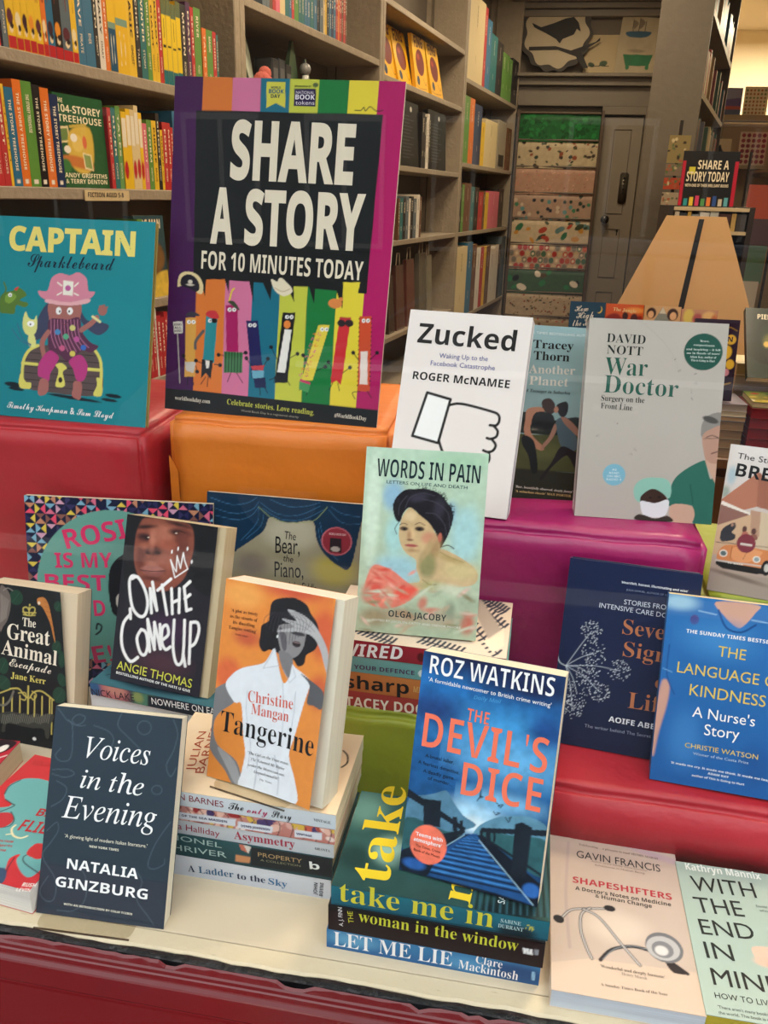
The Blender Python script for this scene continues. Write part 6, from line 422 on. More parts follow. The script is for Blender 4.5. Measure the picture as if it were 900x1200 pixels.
TXT = {
"voices":[["Voices","i","#f4f4f4",35.2,154.7,65.9,20.57,-0.8],["in the","i","#f4f4f4",32.9,125.0,64.7,19.76,-1.2],["Evening","i","#f4f4f4",16.8,94.4,96.6,21.4,-0.1],["'A glowing light of modern Italian literature.'","s","#e8e4d0",22.0,75.4,84.6,3.5,-0.3],["NEW YORK TIMES","S","#e8e4d0",48.2,68.7,30.1,2.2,-0.6],["NATALIA","S","#f4f4f4",27.0,45.9,73.1,9.77,-1.3],["GINZBURG","S","#f4f4f4",17.1,27.7,94.2,9.78,-1.0],["WITH AN INTRODUCTION BY COLM TÓIBÍN","S","#e8e4d0",27.6,10.9,70.1,2.4,-1.1]],
"tangerine":[["'A plot as twisty","r","#3a2018",9.6,172.6,30.8,3.41,2.2],["as the streets of","r","#3a2018",9.0,166.6,31.6,3.51,1.5],["its dazzling","r","#3a2018",12.9,161.0,25.2,3.41,1.6],["Tangier setting'","r","#3a2018",8.3,155.1,32.4,3.51,1.6],["Daily Mail","i","#3a2018",16.7,149.9,14.9,2.0,0.8],["Christine","r","#d5685a",39.0,86.4,51.6,11.56,4.2],["Mangan","r","#d5685a",44.0,74.8,43.1,10.74,2.7],["Tangerine","r","#16161a",10.3,50.1,108.7,21.22,0.5],["'The Girl on the Train meets","i","#2a2a30",45.1,34.1,47.2,3.01,1.2],["The Talented Mr Ripley","i","#2a2a30",48.7,28.6,40.0,3.0,0.6],["under the Moroccan sun.","i","#2a2a30",46.4,22.3,43.7,3.0,0.8],["Unputdownable'","i","#2a2a30",54.2,16.8,28.6,3.01,1.4],["The Times","i","#2a2a30",61.3,11.1,14.6,2.0,1.2]],
"comeup":[["ANGIE THOMAS","s","#d6d650",7.8,14.1,106.9,10.93,-2.5],["BESTSELLING AUTHOR OF THE HATE U GIVE","S","#f4f4f4",8.0,8.1,105.4,3.18,-2.4]],
"great":[["The","b","#efe6d2",51.0,154.5,19.2,11.0,-0.3],["Great","b","#efe6d2",29.5,135.2,61.4,20.29,-0.8],["Animal","b","#efe6d2",21.8,114.0,80.2,19.55,-2.7],["Escapade","c","#efe6d2",33.6,99.9,60.3,10.29,-1.8],["Jane Kerr","b","#d9cf6a",36.4,84.2,50.1,8.0,-0.8]],
"words":[["WORDS IN PAIN","M","#12262e",12.8,169.9,111.1,19.49,-0.5],["LETTERS ON LIFE AND DEATH","s","#24404a",24.1,163.0,87.2,3.5,-0.5],["OLGA JACOBY","M","#1d2c2c",35.3,18.5,62.9,7.1,-0.1],["EDITED BY JOCELYN CATTY AND TREVOR MOORE","s","#d9ddcf",17.8,12.5,96.8,2.4,-0.5]],
"bear":[["The","s","#15151a",110.7,234.4,16.4,10.75,-3.5],["Bear,","s","#15151a",99.4,213.8,34.1,22.91,1.2],["the","s","#15151a",110.5,203.3,14.2,9.44,-4.4],["Piano,","s","#15151a",99.8,180.6,40.4,21.12,2.8],["the Dog and the Fiddle","s","#15151a",77.9,163.2,81.4,12.2,0.4],["WORLD BOOK DAY","S","#e3b8b8",172.6,245.4,23.5,3.0,1.0]],
"rosie":[["ROSIE","S","#e2386c",55.6,203.4,108.3,27.75,13.3],["IS MY","S","#e2386c",38.6,175.7,79.8,21.92,2.9],["BEST","S","#e2386c",23.4,143.3,84.9,23.06,1.5],["FRIEND","S","#e2386c",9.0,103.3,97.6,23.31,3.0],["E!","S","#c23a62",88.4,36.3,27.7,25.56,10.8]],
"zucked":[["Zucked","S","#15110f",13.8,204.1,121.7,26.04,-0.8],["Waking Up to the","s","#3a4590",44.2,187.1,60.3,5.91,0.7],["Facebook Catastrophe","s","#3a4590",34.6,177.2,79.9,5.9,0.2],["ROGER McNAMEE","S","#15110f",14.3,158.3,120.6,9.89,-0.5]],
"tracey":[["NEW YORK TIMES BESTSELLING AUTHOR","s","#dde6e4",15.1,215.7,105.5,3.1,-0.1],["Tracey","b","#15110f",43.4,197.6,51.5,10.41,0.7],["Thorn","b","#15110f",45.0,182.8,45.9,10.91,0.4],["Another","b","#d9d6cc",40.5,165.3,59.1,10.92,1.4],["Planet","b","#d9d6cc",42.0,150.7,50.0,10.91,0.5],["A Teenager in Suburbia","I","#15110f",37.7,141.0,57.7,4.2,-0.2],["'Raw, beautifully observed, deeply funny'","I","#ddd6c8",34.7,17.1,73.9,2.99,-1.5],["'A suburban classic' MAX PORTER","b","#d9b878",35.2,11.2,71.7,2.99,-1.3]],
"war":[["DAVID","r","#14201c",21.9,212.1,45.7,10.59,-0.5],["NOTT","r","#14201c",23.0,198.3,42.5,10.59,-0.7],["War","r","#245a4b",22.4,173.3,50.5,20.61,0.3],["Doctor","r","#245a4b",22.8,151.8,87.9,20.77,-0.9],["Surgery on the","r","#1c2422",21.0,141.6,51.3,6.9,-0.1],["Front Line","r","#1c2422",21.1,132.5,37.6,6.79,-1.2],["'Brave,","b","#cfe0d8",130.9,217.4,11.0,2.5,1.0],["compassionate","b","#cfe0d8",124.1,212.6,24.5,2.5,-0.2],["and inspiring – it left","b","#cfe0d8",116.1,207.1,39.8,2.5,0.9],["me in floods of tears'","b","#cfe0d8",116.8,202.6,38.9,2.6,1.0],["Adam Kay, author of","b","#cfe0d8",120.9,198.3,30.8,2.6,0.6],["This is Going to Hurt","b","#cfe0d8",122.5,194.2,27.7,2.6,0.2],["AS","s","#e8f2f4",40.5,57.9,5.5,2.6,0.0],["READ","s","#e8f2f4",37.6,53.7,11.6,2.61,2.0],["ON BBC","s","#e8f2f4",35.3,49.6,16.2,2.61,2.5],["RADIO 4","s","#e8f2f4",35.0,45.6,17.4,2.71,2.6]],
"brexit":[["TC BREX","S","#e8e8e0",18.0,35.4,17.5,1.81,2.0],["The Story of","s","#1c1c20",9.4,163.2,65.1,7.14,-2.7],["BREXIT","S","#17171a",10.2,141.7,75.5,15.77,-2.6]],
"seven":[["'Heartfelt, honest, illuminating and wise'","S","#dfe4ee",58.5,192.0,70.9,2.7,-0.2],["JULIA SAMUEL, AUTHOR OF GRIEF WORKS","s","#8590a8",64.8,184.5,61.6,2.2,0.1],["STORIES FROM AN","s","#c9d0dd",64.0,169.0,64.3,5.51,0.4],["INTENSIVE CARE DOCTOR","s","#c9d0dd",38.0,161.4,95.3,5.49,-0.8],["Seven","r","#b8734e",66.2,135.6,58.5,17.11,0.2],["Signs","r","#b8734e",69.7,110.9,58.1,17.08,-0.6],["of","r","#b8734e",107.9,80.9,18.3,14.23,1.3],["Life","r","#b8734e",82.0,53.7,44.9,18.33,0.9],["AOIFE ABBEY","S","#e4e8ee",63.4,34.6,62.8,6.2,0.0],["The writer behind The Secret Doctor","s","#8f98ac",38.3,23.3,92.2,3.71,0.9]],
"kindness":[["THE SUNDAY TIMES BESTSELLER","S","#f4f4f4",21.2,162.2,96.4,4.0,-0.3],["THE","s","#dcc160",54.7,142.0,27.5,10.87,-1.2],["LANGUAGE OF","s","#dcc160",16.1,118.9,106.0,11.48,-0.9],["KINDNESS","s","#dcc160",30.9,96.5,75.1,11.99,-0.6],["A Nurse's","s","#f4f4f4",36.1,74.2,61.8,11.49,-0.4],["Story","s","#f4f4f4",49.8,56.7,34.6,11.72,1.3],["CHRISTIE WATSON","s","#dcc160",32.1,40.3,72.3,5.2,-0.2],["Winner of the Costa Prize","s","#b8cce0",41.0,33.9,55.0,2.9,-0.2],["'It made me cry. It made me think. It made me laugh'","S","#dfe8f2",19.8,20.7,101.5,2.4,-0.8],["ADAM KAY","S","#dfe8f2",57.6,15.8,20.9,2.3,-0.8],["author of This is Going to Hurt","S","#dfe8f2",42.0,11.0,52.2,2.4,-0.3]],
"devil":[["'Teems with","S","#f4f4f4",12.0,36.1,26.3,3.7,-0.2],["atmosphere'","S","#f4f4f4",10.9,30.6,27.0,3.7,-0.4],["The Times, Crime","s","#4a1c14",13.3,25.7,24.0,2.49,-1.4],["Book of the Month","s","#4a1c14",12.0,21.4,25.4,2.48,-2.5],["ROZ WATKINS","M","#f4f4f4",7.3,189.1,114.4,17.3,0.1],["'A formidable newcomer to British crime writing'","s","#f4f4f4",7.3,181.7,113.4,3.99,-0.9],["Daily Mail","o","#4da0d8",51.4,173.7,25.1,3.61,1.6],["THE","M","#f2785c",47.1,153.0,20.5,11.37,-1.1],["DEVIL'S","M","#f2785c",7.9,120.1,115.4,32.48,-0.3],["DICE","M","#f2785c",49.5,84.0,72.8,30.92,0.3],["A brutal killer.","s","#10202e",12.6,111.0,27.8,3.49,-1.6],["A fearless detective.","s","#10202e",6.5,103.6,40.2,3.48,-2.4],["A deadly game","s","#10202e",12.2,96.3,29.4,3.49,-1.2],["of murder...","s","#10202e",17.5,90.6,23.9,3.48,-2.2]],
"takeme_top":[["take","b","#e8c92c",51.1,12.3,134.4,36.33,91.8],["me in","b","#e8c92c",126.9,4.3,132.8,29.21,85.6],["SABINE DURRANT","s","#dfe8e8",157.6,10.8,69.1,6.4,83.6]],
"takeme_sp":[["take me in","r","#dcd43c",7.9,5.8,141.3,23.1,-0.4],["SABINE","b","#b8d8da",155.3,13.2,18.0,4.29,-1.3],["DURRANT","b","#b8d8da",153.5,6.8,22.3,4.39,-1.0]],
"woman_sp":[["woman in the window","r","#cfd23c",29.0,16.3,146.7,13.7,-0.5],["THE","s","#cfd23c",24.6,12.9,14.0,4.89,95.8],["A. J. FINN","s","#f4f4f4",14.5,6.7,22.7,3.95,93.5]],
"letme_sp":[["LET ME LIE","r","#f4f4f4",7.0,3.8,112.4,17.3,0.3],["Clare","r","#f4f4f4",140.5,14.3,24.3,9.76,-2.4],["Mackintosh","r","#f4f4f4",125.2,3.8,54.7,10.78,-1.6]],
"only_top":[["JULIAN","s","#a8482c",39.4,31.4,67.2,8.59,100.9],["BARNES","s","#a8482c",50.6,30.3,79.1,8.99,99.5]],
"only_sp":[["JULIAN BARNES","s","#8a3440",10.6,8.5,72.9,7.41,-2.0],["The","c","#1a1a20",88.6,5.1,16.0,8.48,1.8],["only","c","#b02c5c",107.8,4.4,21.6,6.69,1.1],["Story","c","#1a1a20",133.2,3.7,20.4,7.9,0.6],["VINTAGE","r","#3a4048",175.8,6.9,17.1,3.3,-2.0]],
"denis_sp":[["THE LARGESSE OF THE SEA MAIDEN","S","#3c3560",3.1,4.4,84.6,2.79,1.2],["DENIS JOHNSON","S","#3c3560",102.3,4.0,29.8,2.8,1.7],["VINTAGE","S","#3c3560",159.2,5.2,15.9,2.8,0.4]],
"asym_sp":[["Lisa Halliday","s","#a03c50",26.1,5.8,56.9,7.71,-1.6],["Asymmetry","b","#a8344c",98.2,4.6,63.7,10.09,0.6],["GRANTA","r","#4a5058",182.2,7.5,15.6,3.1,-1.1]],
"lionel_sp":[["LIONEL","s","#a8c4c0",31.7,19.7,56.7,6.51,-0.9],["SHRIVER","s","#a8c4c0",25.3,6.2,68.1,7.19,0.7],["PROPERTY","s","#b4986c",126.8,15.7,45.9,5.4,0.5],["A COLLECTION","s","#8a8a70",129.2,10.4,41.9,2.6,1.0],["b","S","#e8ecec",180.8,10.8,10.2,9.46,5.0]],
"ladder_sp":[["A ","b","#22304a",52.9,6.5,7.6,8.68,1.5],["Ladder","b","#2f5c80",64.5,6.9,38.1,8.58,1.8],["to the","b","#22304a",106.1,7.5,30.4,7.9,0.8],["Sky","b","#3a6a98",139.6,7.2,19.9,8.5,-1.2],["JOHN","S","#2a2f3a",190.6,3.5,15.8,3.84,86.4],["BOYNE","S","#2a2f3a",196.8,2.8,17.7,3.85,86.8]],
"wired_top":[],
"wired_sp":[["WIRED","O","#f4f4f4",21.9,-0.5,67.4,15.28,3.5]],
"defence_sp":[["IN YOUR DEFENCE","S","#4a3058",20.5,3.6,79.9,5.4,1.3]],
"sharp_sp":[["sharp","S","#15110f",24.8,3.1,71.4,16.8,1.7],["MICHAEL","S","#d8a860",101.0,8.8,27.0,7.49,-1.1]],
"stacey_sp":[["STACEY DOOLEY","S","#ece0d0",16.2,-1.8,127.0,13.1,1.4]],
"nowhere_sp":[["NICK LAKE","s","#2a1c28",2.0,-0.9,61.3,9.89,3.9],["NOWHERE ON EARTH","s","#f4f4f4",87.4,4.6,106.1,9.36,2.4]],
"nowhere_top":[],
"shape":[["'Exhilarating ... a pleasure to read' HENRY MARSH","r","#6a5c58",30.3,182.4,82.0,3.1,-2.9],["GAVIN FRANCIS","s","#2b2a2e",27.5,164.1,85.3,10.21,-2.1],["Author of the Sunday Times bestseller","s","#7a6c68",42.7,160.7,56.9,2.2,-1.7],["Adventures in Human Being","s","#7a6c68",45.5,155.9,50.6,2.5,-1.4],["SHAPESHIFTERS","S","#b03440",22.4,128.2,97.0,8.31,-1.9],["A Doctor's Notes on Medicine","S","#3a3432",24.7,118.8,92.7,5.1,-1.4],["& Human Change","S","#3a3432",44.0,112.9,54.4,5.01,-2.4],["'Wonderful and deeply humane'","r","#4a403c",44.1,31.4,56.5,3.3,-0.2],["Henry Marsh","r","#8a7c74",62.4,27.1,22.1,3.0,-1.8],["A Sunday Times Book of the Year","r","#5a4e48",43.3,12.2,57.6,2.89,1.5]],
"endmind":[["Kathryn Mannix","S","#e8eee6",9.3,167.5,74.7,9.97,0.9],["WITH","s","#1c2422",11.9,139.7,62.0,19.64,2.4],["THE","s","#1c2422",10.8,112.1,46.0,19.14,3.9],["END","s","#1c2422",11.1,85.9,49.6,17.99,3.4],["IN","s","#1c2422",11.0,59.2,24.9,18.04,2.5],["MIND","s","#1c2422",11.7,31.1,64.0,17.52,1.3],["HOW TO LIVE AND DIE WELL","s","#1c2422",10.7,17.6,101.9,5.78,1.0],["'There aren't many books that could change","s","#3a4442",11.0,7.7,71.8,3.09,0.8],["the world. This book is one of them.","s","#3a4442",10.6,2.3,60.7,2.98,1.5],["Essential reading for anyone","s","#4a5452",70.3,130.3,35.0,2.96,2.8],["who will die","s","#4a5452",72.2,125.2,22.2,2.95,3.6]],
"flies":[["FLIES","S","#b3323a",63.9,65.1,39.4,16.31,6.9],["BAD","S","#b3323a",67.9,89.4,31.3,11.39,8.8],["TORN FROM","S","#b3323a",52.1,44.2,20.2,2.96,11.4],["THE NIGHT TO A","S","#b3323a",56.7,38.7,19.0,2.99,12.4],["STAR","S","#b3323a",66.0,34.4,7.4,2.85,10.9],["RUSH","S","#f0e4dc",118.9,2.3,13.2,4.91,11.8],["LEVIN","S","#f0e4dc",117.3,-4.2,13.9,4.02,12.4],["BOOK ONE","s","#a33",8.6,160.2,25.4,8.02,8.2]],
"poster":[["SHARE","X","#ece2cc",83.2,312.5,167.8,72.1,0.1],["A","X","#ece2cc",58.8,229.8,32.2,70.04,0.7],["STORY","X","#ece2cc",107.6,231.2,163.5,69.34,0.6],["FOR 10 MINUTES TODAY","S","#ece2cc",47.4,194.4,226.9,23.9,0.1],["worldbookday.com","b","#d8d4c4",15.2,13.8,53.6,5.6,0.0],["Celebrate stories. Love reading.","b","#b8bf4c",94.0,15.5,127.5,7.59,-0.7],["World Book Day is a registered charity","s","#9a9a8c",115.4,7.6,84.6,2.9,-0.1],["#WorldBookDay","b","#e0dccc",250.1,14.4,45.0,5.4,0.0],["WORLD","S","#20404a",133.8,422.7,13.3,2.5,-0.4],["BOOK","S","#1c5a80",131.3,416.8,20.3,5.1,0.3],["DAY","S","#20404a",134.5,411.4,12.5,4.4,0.0],["SPONSORED BY","S","#3a4a20",165.8,424.9,22.1,2.1,0.3],["NATIONAL","s","#d8d4e4",168.0,417.0,24.5,3.6,0.5],["BOOK","S","#e8e4f0",167.6,410.5,25.8,5.8,0.7],["tokens","s","#d8d4e4",168.1,404.4,25.3,4.7,0.7],["BOOKS","S","#2a2a2a",10.7,115.5,10.9,2.99,6.3],["ALL","S","#2a2a2a",10.9,111.2,10.8,2.99,6.4],["WORDS","S","#2a2a2a",11.0,106.8,10.9,2.99,6.9]],
"captain":[["CAPTAIN","X","#efe07a",40.3,228.6,187.4,32.7,-0.1],["Sparklebeard","c","#14283c",69.5,207.1,129.9,17.2,0.4],["Timothy Knapman & Sam Lloyd","c","#f4f4f4",45.2,11.5,162.9,9.19,-0.9]]}

def P_(n): return pose(*POSE[n][:6])
def hero(n, label, T, cover, **k):
    return book(label, P_(n), POSE[n][6], POSE[n][7], T, cover, art=ART.get(n), txt=TXT.get(n), group=None, **k)
hero('voices', 'dark slate paperback with large white italic title, standing at the front left of the sill', .017, '#2c3a45', pages='#ece4cc')
hero('tangerine', 'orange paperback with a woman in a white shirt shading her eyes', .034, '#e08a3e', pages='#e6ddc8', curl=(.001, .009), pw=.1322)
hero('comeup', 'black paperback with a face close-up, white graffiti title and crown', .030, '#1a1a20', pages='#cdbb98', pw=.1372, curl=(.002, .002))
hero('great', 'black paperback with crown, gold bed and striped tiger, its cover curling open', .032, '#14181b', pages='#e8d3b4', wt=.1045, wb=.1245, curl=(.007, .002))
hero('words', 'pale green hardback with a painted portrait of a dark-haired woman', .024, '#a5c4b2', hard=True, pages='#e8dcc0')
hero('bear', 'large picture book with dark blue curtains and a round red sticker', .009, '#1a3552', hard=False, res=1.4)
hero('rosie', 'large picture book with patterned triangles and pink letters on a teal disc', .009, '#1a1f3c', res=1.3)
hero('zucked', 'tall white paperback with black title and outlined thumbs-down hand', .026, '#ece6e2', pages='#cfd0d8')
hero('tracey', 'blue-grey hardback with two people kissing in a field, between white and beige books', .022, '#8fb0b4', hard=True)
hero('war', 'beige hardback with green title and a surgeon in scrubs at its corner', .026, '#bdb6ad', hard=True, coat=.5)
hero('brexit', 'small hardback with an orange car and red roof at the right edge', .008, '#cbbfb2', hard=True, res=1.1)
hero('seven', 'navy hardback with white flower heads and copper title', .024, '#172246', hard=True, coat=.4)
hero('kindness', 'blue paperback showing a uniform, with yellow title capitals', .024, '#2a6cb0', pages='#ead29a')
hero('devil', 'blue paperback with coral title over a wooden bridge', .026, '#183a62', pages='#e6dcc2')
hero('shape', 'cream paperback with a stethoscope on its cover, lying flat at lower right', .0200, '#ddc8b6', pages='#cdd6e0')
hero('endmind', 'pale green paperback with thin black capitals at the lower right corner', .0215, '#b4cabb', pages='#b8a830')
hero('flies', 'red paperback with a teal figure and thin moon, lying flat at lower left', .0295, '#c4363a', pages='#e8e4dc')
# poster on card with an easel back
b = empty('poster', P_('poster'), 'striped poster card with white SHARE A STORY lettering on black', 'poster'); w, h = POSE['poster'][6:8]
MB().box(0, w, 0, h, -.004, 0).build('card', mat('#d8d0c4', .6), b); picture('printed_face', ART['poster'], w, h, b, res=1.15, coat=.35); lettering('lettering', TXT['poster'], b)
MB().hexa([(w * .40, .016, -.085), (w * .40, .016, -.083), (w * .45, .27, -.0062), (w * .45, .27, -.0042), (w * .60, .016, -.085), (w * .60, .016, -.083), (w * .55, .27, -.0062), (w * .55, .27, -.0042)]).build('easel_strut', mat('#8a6a48', .8), b)
b = hero('captain', 'turquoise picture book with yellow title and a bearded pirate on a treasure chest', .010, '#a08a3c', hard=True, res=1.15)
# acrylic book stands
def acrylic(M, w, label, back=.10, lean=22):
    a = empty('book_stand', M, label, 'book stand'); g = mat('#b9b4a8', .12, coat=.6)
    g = glass_mat((.93, .92, .89), 1.4, .02, 'clear_acrylic')
    r = .010; pr = [(0, .05), (w, .05)] + [(w - r + r * math.cos(t), -.012 + r + r * math.sin(t)) for t in (0, -.5, -1.05, -PI / 2)] + [(r + r * math.cos(t), -.012 + r + r * math.sin(t)) for t in (-PI / 2, -2.1, -2.6, -PI)]
    MB().prism(pr, .0001, .0011).build('base_plate', g, a)
    MB().box(0, w, 0, .0012, 0, .0014, Matrix.Translation((0, -.0125, .0001))).build('front_lip', glass_mat((.5, .47, .44), 1.0, .05, 'acrylic_edge'), a)
    return a
acrylic(Matrix.Translation((-.4180, .5500, 0)) @ Matrix.Rotation(math.radians(2.4), 4, 'Z'), .096, 'clear acrylic stand under the dark slate paperback')
acrylic(Matrix.Translation((-.2700, .6520, .1085)) @ Matrix.Rotation(math.radians(-13), 4, 'Z'), .085, 'clear acrylic stand under the orange paperback')

# stacks lying flat
st1 = 'stack under the orange paperback'
def LY(n, label, **k): return lying(label, LIE[n], ART.get(n + '_top'), ART.get(n + '_sp'), TXT.get(n + '_sp'), TXT.get(n + '_top'), **k)
LY('ladder', 'pale blue-grey spine with two-tone title, lowest book under the orange paperback', cover='#ccd2dc', hard=True)
LY('lionel', 'dark teal spine lettered in pale capitals, second from the bottom under the orange paperback', cover='#1f4a50', hard=True)
LY('asym', 'light grey spine with crimson title, middle book of the stack under the orange paperback', cover='#c4c9cf')
LY('denis', 'mottled pink and red spine with white name labels', cover='#c08a82')
LY('only', 'cream-covered book with grey spine and handwritten title, directly under the orange paperback', cover='#e2cfb4')
LY('letme', 'blue spine with large white LET ME LIE capitals, lowest of its stack', cover='#246a9c')
LY('woman', 'black spine with yellow-green lettering between two blue spines', cover='#101214')
LY('takeme', 'teal-green cover with tall yellow letters, lying under the blue bridge paperback', cover='#1f5660')
LY('stacey', 'red spine with bold cream capitals, lowest book on the olive green block', cover='#a03630')
LY('sharp', 'orange-brown spine with heavy black lettering', cover='#bf743a')
LY('defence', 'light teal spine with purple capitals', cover='#6aa29e')
LY('wired', 'crimson spine with white slanted capitals and a leafy cream cover', cover='#96202e')
LY('nowhere', 'pink to dark blue spine under the black graffiti-title paperback', cover='#2a4a58')
lying('white speckled book second from the top under the graffiti-title paperback', (-.503, .8230, .050, .0710, -3, .198, .129), cover='#d8d8dc')
lying('plain cream book third from the top under the graffiti-title paperback', (-.497, .8215, .026, .0500, -6, .198, .129), cover='#c9b89a')
lying('plain grey book at the bottom of the stack under the graffiti-title paperback', (-.499, .8200, .0, .0260, -5, .198, .129), cover='#8a8f98')
# red book lying at the far left edge
Mx = Matrix.Translation((-.692, .600, .0)) @ Matrix.Rotation(math.radians(2), 4, 'Z')
b = empty('book', Mx, 'plain red book lying flat at the very left edge, behind the red and teal one', 'book')
MB().box(0, .129, 0, .160, .0285, .029).box(0, .129, 0, .160, 0, .0005).box(0, .0005, 0, .160, .0005, .0285).build('cover', mat('#b02430', .4, coat=.3), b)
MB().box(.0005, .1285, .0003, .1597, .0005, .0285).build('page_block', paper_mat('#cdbca0'), b)
picture('cover_picture', [('g', '#b42838', '#c4303c'), ('n', .05, 10, 3), ('p', '#2a1a20', [104, 130, 122, 138, 126, 158, 100, 158], 1, 1), ('e', '#e8e0d8', 116, 143, 5, 8, .5, 20), ('s', '#e8d8d0', 2, [112, 118, 128, 132], 0)], .129, .160, b, Matrix.Translation((0, 0, .029)), res=1.2)

# ------------------------------------------------------------------ bookcases along the left wall
paint_m = mat('#7d7263', .6, bump=.25, bscale=40, var=.10, vscale=12); edge_m = mat('#9a8d7a', .5, bump=.3, bscale=60, var=.18, vscale=25); back_m = mat('#6a6156', .8, var=.08)
def bookcase(name, label, s0, s1, shelves, zt=CEIL - .02, lipless=False):
    b = empty(name, SM @ Matrix.Translation((s0, 0, 0)), label, 'bookcase'); w = s1 - s0
    for x, nm in ((0, 'upright'), (w - .034, 'upright')): MB().box(x, x + .034, .0, .262, FLOOR, zt).build(nm, edge_m, b, bevel=.003, seg=1)
    MB().box(.034, w - .034, .250, .262, FLOOR, zt).build('back_panel', back_m, b)
    for z in shelves: MB().box(.0345, w - .0345, .002, .249, z - .026, z).build('shelf', edge_m, b, bevel=.002, seg=1)
    for x in (.046, w - .052): MB().box(x, x + .006, .20, .203, FLOOR + .05, zt - .05).build('shelf_rail', mat('#4a4238', .5, .6), b)
    return b
bookcase('bookcase', 'grey painted bookcase nearest the window, packed with children\'s books', -.60, .806, (.930, .665, .384, .166, -.1, -.4))
bookcase('bookcase', 'second grey bookcase from the window, with toys on a shelf', .807, 2.136, (1.222, .985, .60, .2, -.15))
bookcase('bookcase', 'third grey bookcase, with yellow books facing out', 2.137, 3.675, (1.48, 1.176, .808, .455, -.02, -.3))
bookcase('bookcase', 'farthest grey bookcase of the left wall, next to the wrapping paper', 3.676, 5.42, (1.348, .873, .455, -.10, -.4))
NAMES = {}
def ordn(i): return (['twenty-first', 'twenty-second', 'twenty-third', 'twenty-fourth', 'twenty-fifth', 'twenty-sixth', 'twenty-seventh', 'twenty-eighth', 'twenty-ninth', 'thirtieth', 'thirty-first', 'thirty-second', 'thirty-third', 'thirty-fourth', 'thirty-fifth', 'thirty-sixth', 'thirty-seventh', 'thirty-eighth'] + [None] * 30)[i - 20] if i >= 20 else ['first', 'second', 'third', 'fourth', 'fifth', 'sixth', 'seventh', 'eighth', 'ninth', 'tenth', 'eleventh', 'twelfth', 'thirteenth', 'fourteenth', 'fifteenth', 'sixteenth', 'seventeenth', 'eighteenth', 'nineteenth', 'twentieth'][i]
def shelf_book(s0, s1, z, h, d, col, label, group, tilt=0, art=None, txt=None, pages='#cdbb98', y0=.006, name='book'):
    M = SM @ Matrix.Translation((s0, y0, z)) @ Matrix.Rotation(math.radians(tilt), 4, 'Y'); b = empty(name, M, label, 'book', group); w = s1 - s0 - .0008
    MB().box(0, .001, 0, d, 0, h).box(w - .001, w, 0, d, 0, h).box(.001, w - .001, 0, .001, 0, h).build('cover', mat(col, .45, coat=.15), b)
    MB().box(.001, w - .001, .001, d - .002, .002, h - .002).build('page_block', paper_mat(pages), b)
    A = Matrix(((1, 0, 0, 0), (0, 0, -1, -.0003), (0, 1, 0, 0), (0, 0, 0, 1)))
    if art: picture('spine_picture', art, w, h, b, A, res=2.2, rough=.4)
    if txt: lettering('spine_lettering', [(t[0], t[1], t[2], w * 500 - min(w * 160, 6.5), h * 1000 * t[3], h * 1000 * t[4] * (1 if w < .03 else .5), min(w * 320, 13), -90) for t in txt], b, A)
    return b
rs = random.Random(11)
CN = {'r': 'red', 'y': 'yellow', 'b': 'blue', 'g': 'green', 'o': 'orange', 'k': 'black', 'w': 'white', 't': 'teal', 'p': 'purple', 'n': 'brown', 'c': 'cream', 'a': 'grey', 'i': 'pink', 'd': 'navy'}
CH = {'r': '#b8282c', 'y': '#e6bd2c', 'b': '#2c6c90', 'g': '#5c8f3c', 'o': '#dd7428', 'k': '#1d1a1c', 'w': '#e2dcd0', 't': '#1f6c70', 'p': '#4a2450', 'n': '#6a4630', 'c': '#dcc898', 'a': '#5c6a74', 'i': '#d86a80', 'd': '#1c2c54'}
TW = ['TALES', 'DIARY', 'BRAVE', 'STORM', 'WILD DAYS', 'MAGIC', 'SECRET', 'FOXES', 'PIRATE', 'GIANT', 'SCHOOL', 'RIVER', 'MOON', 'GHOST', 'ROBOT', 'WINTER']
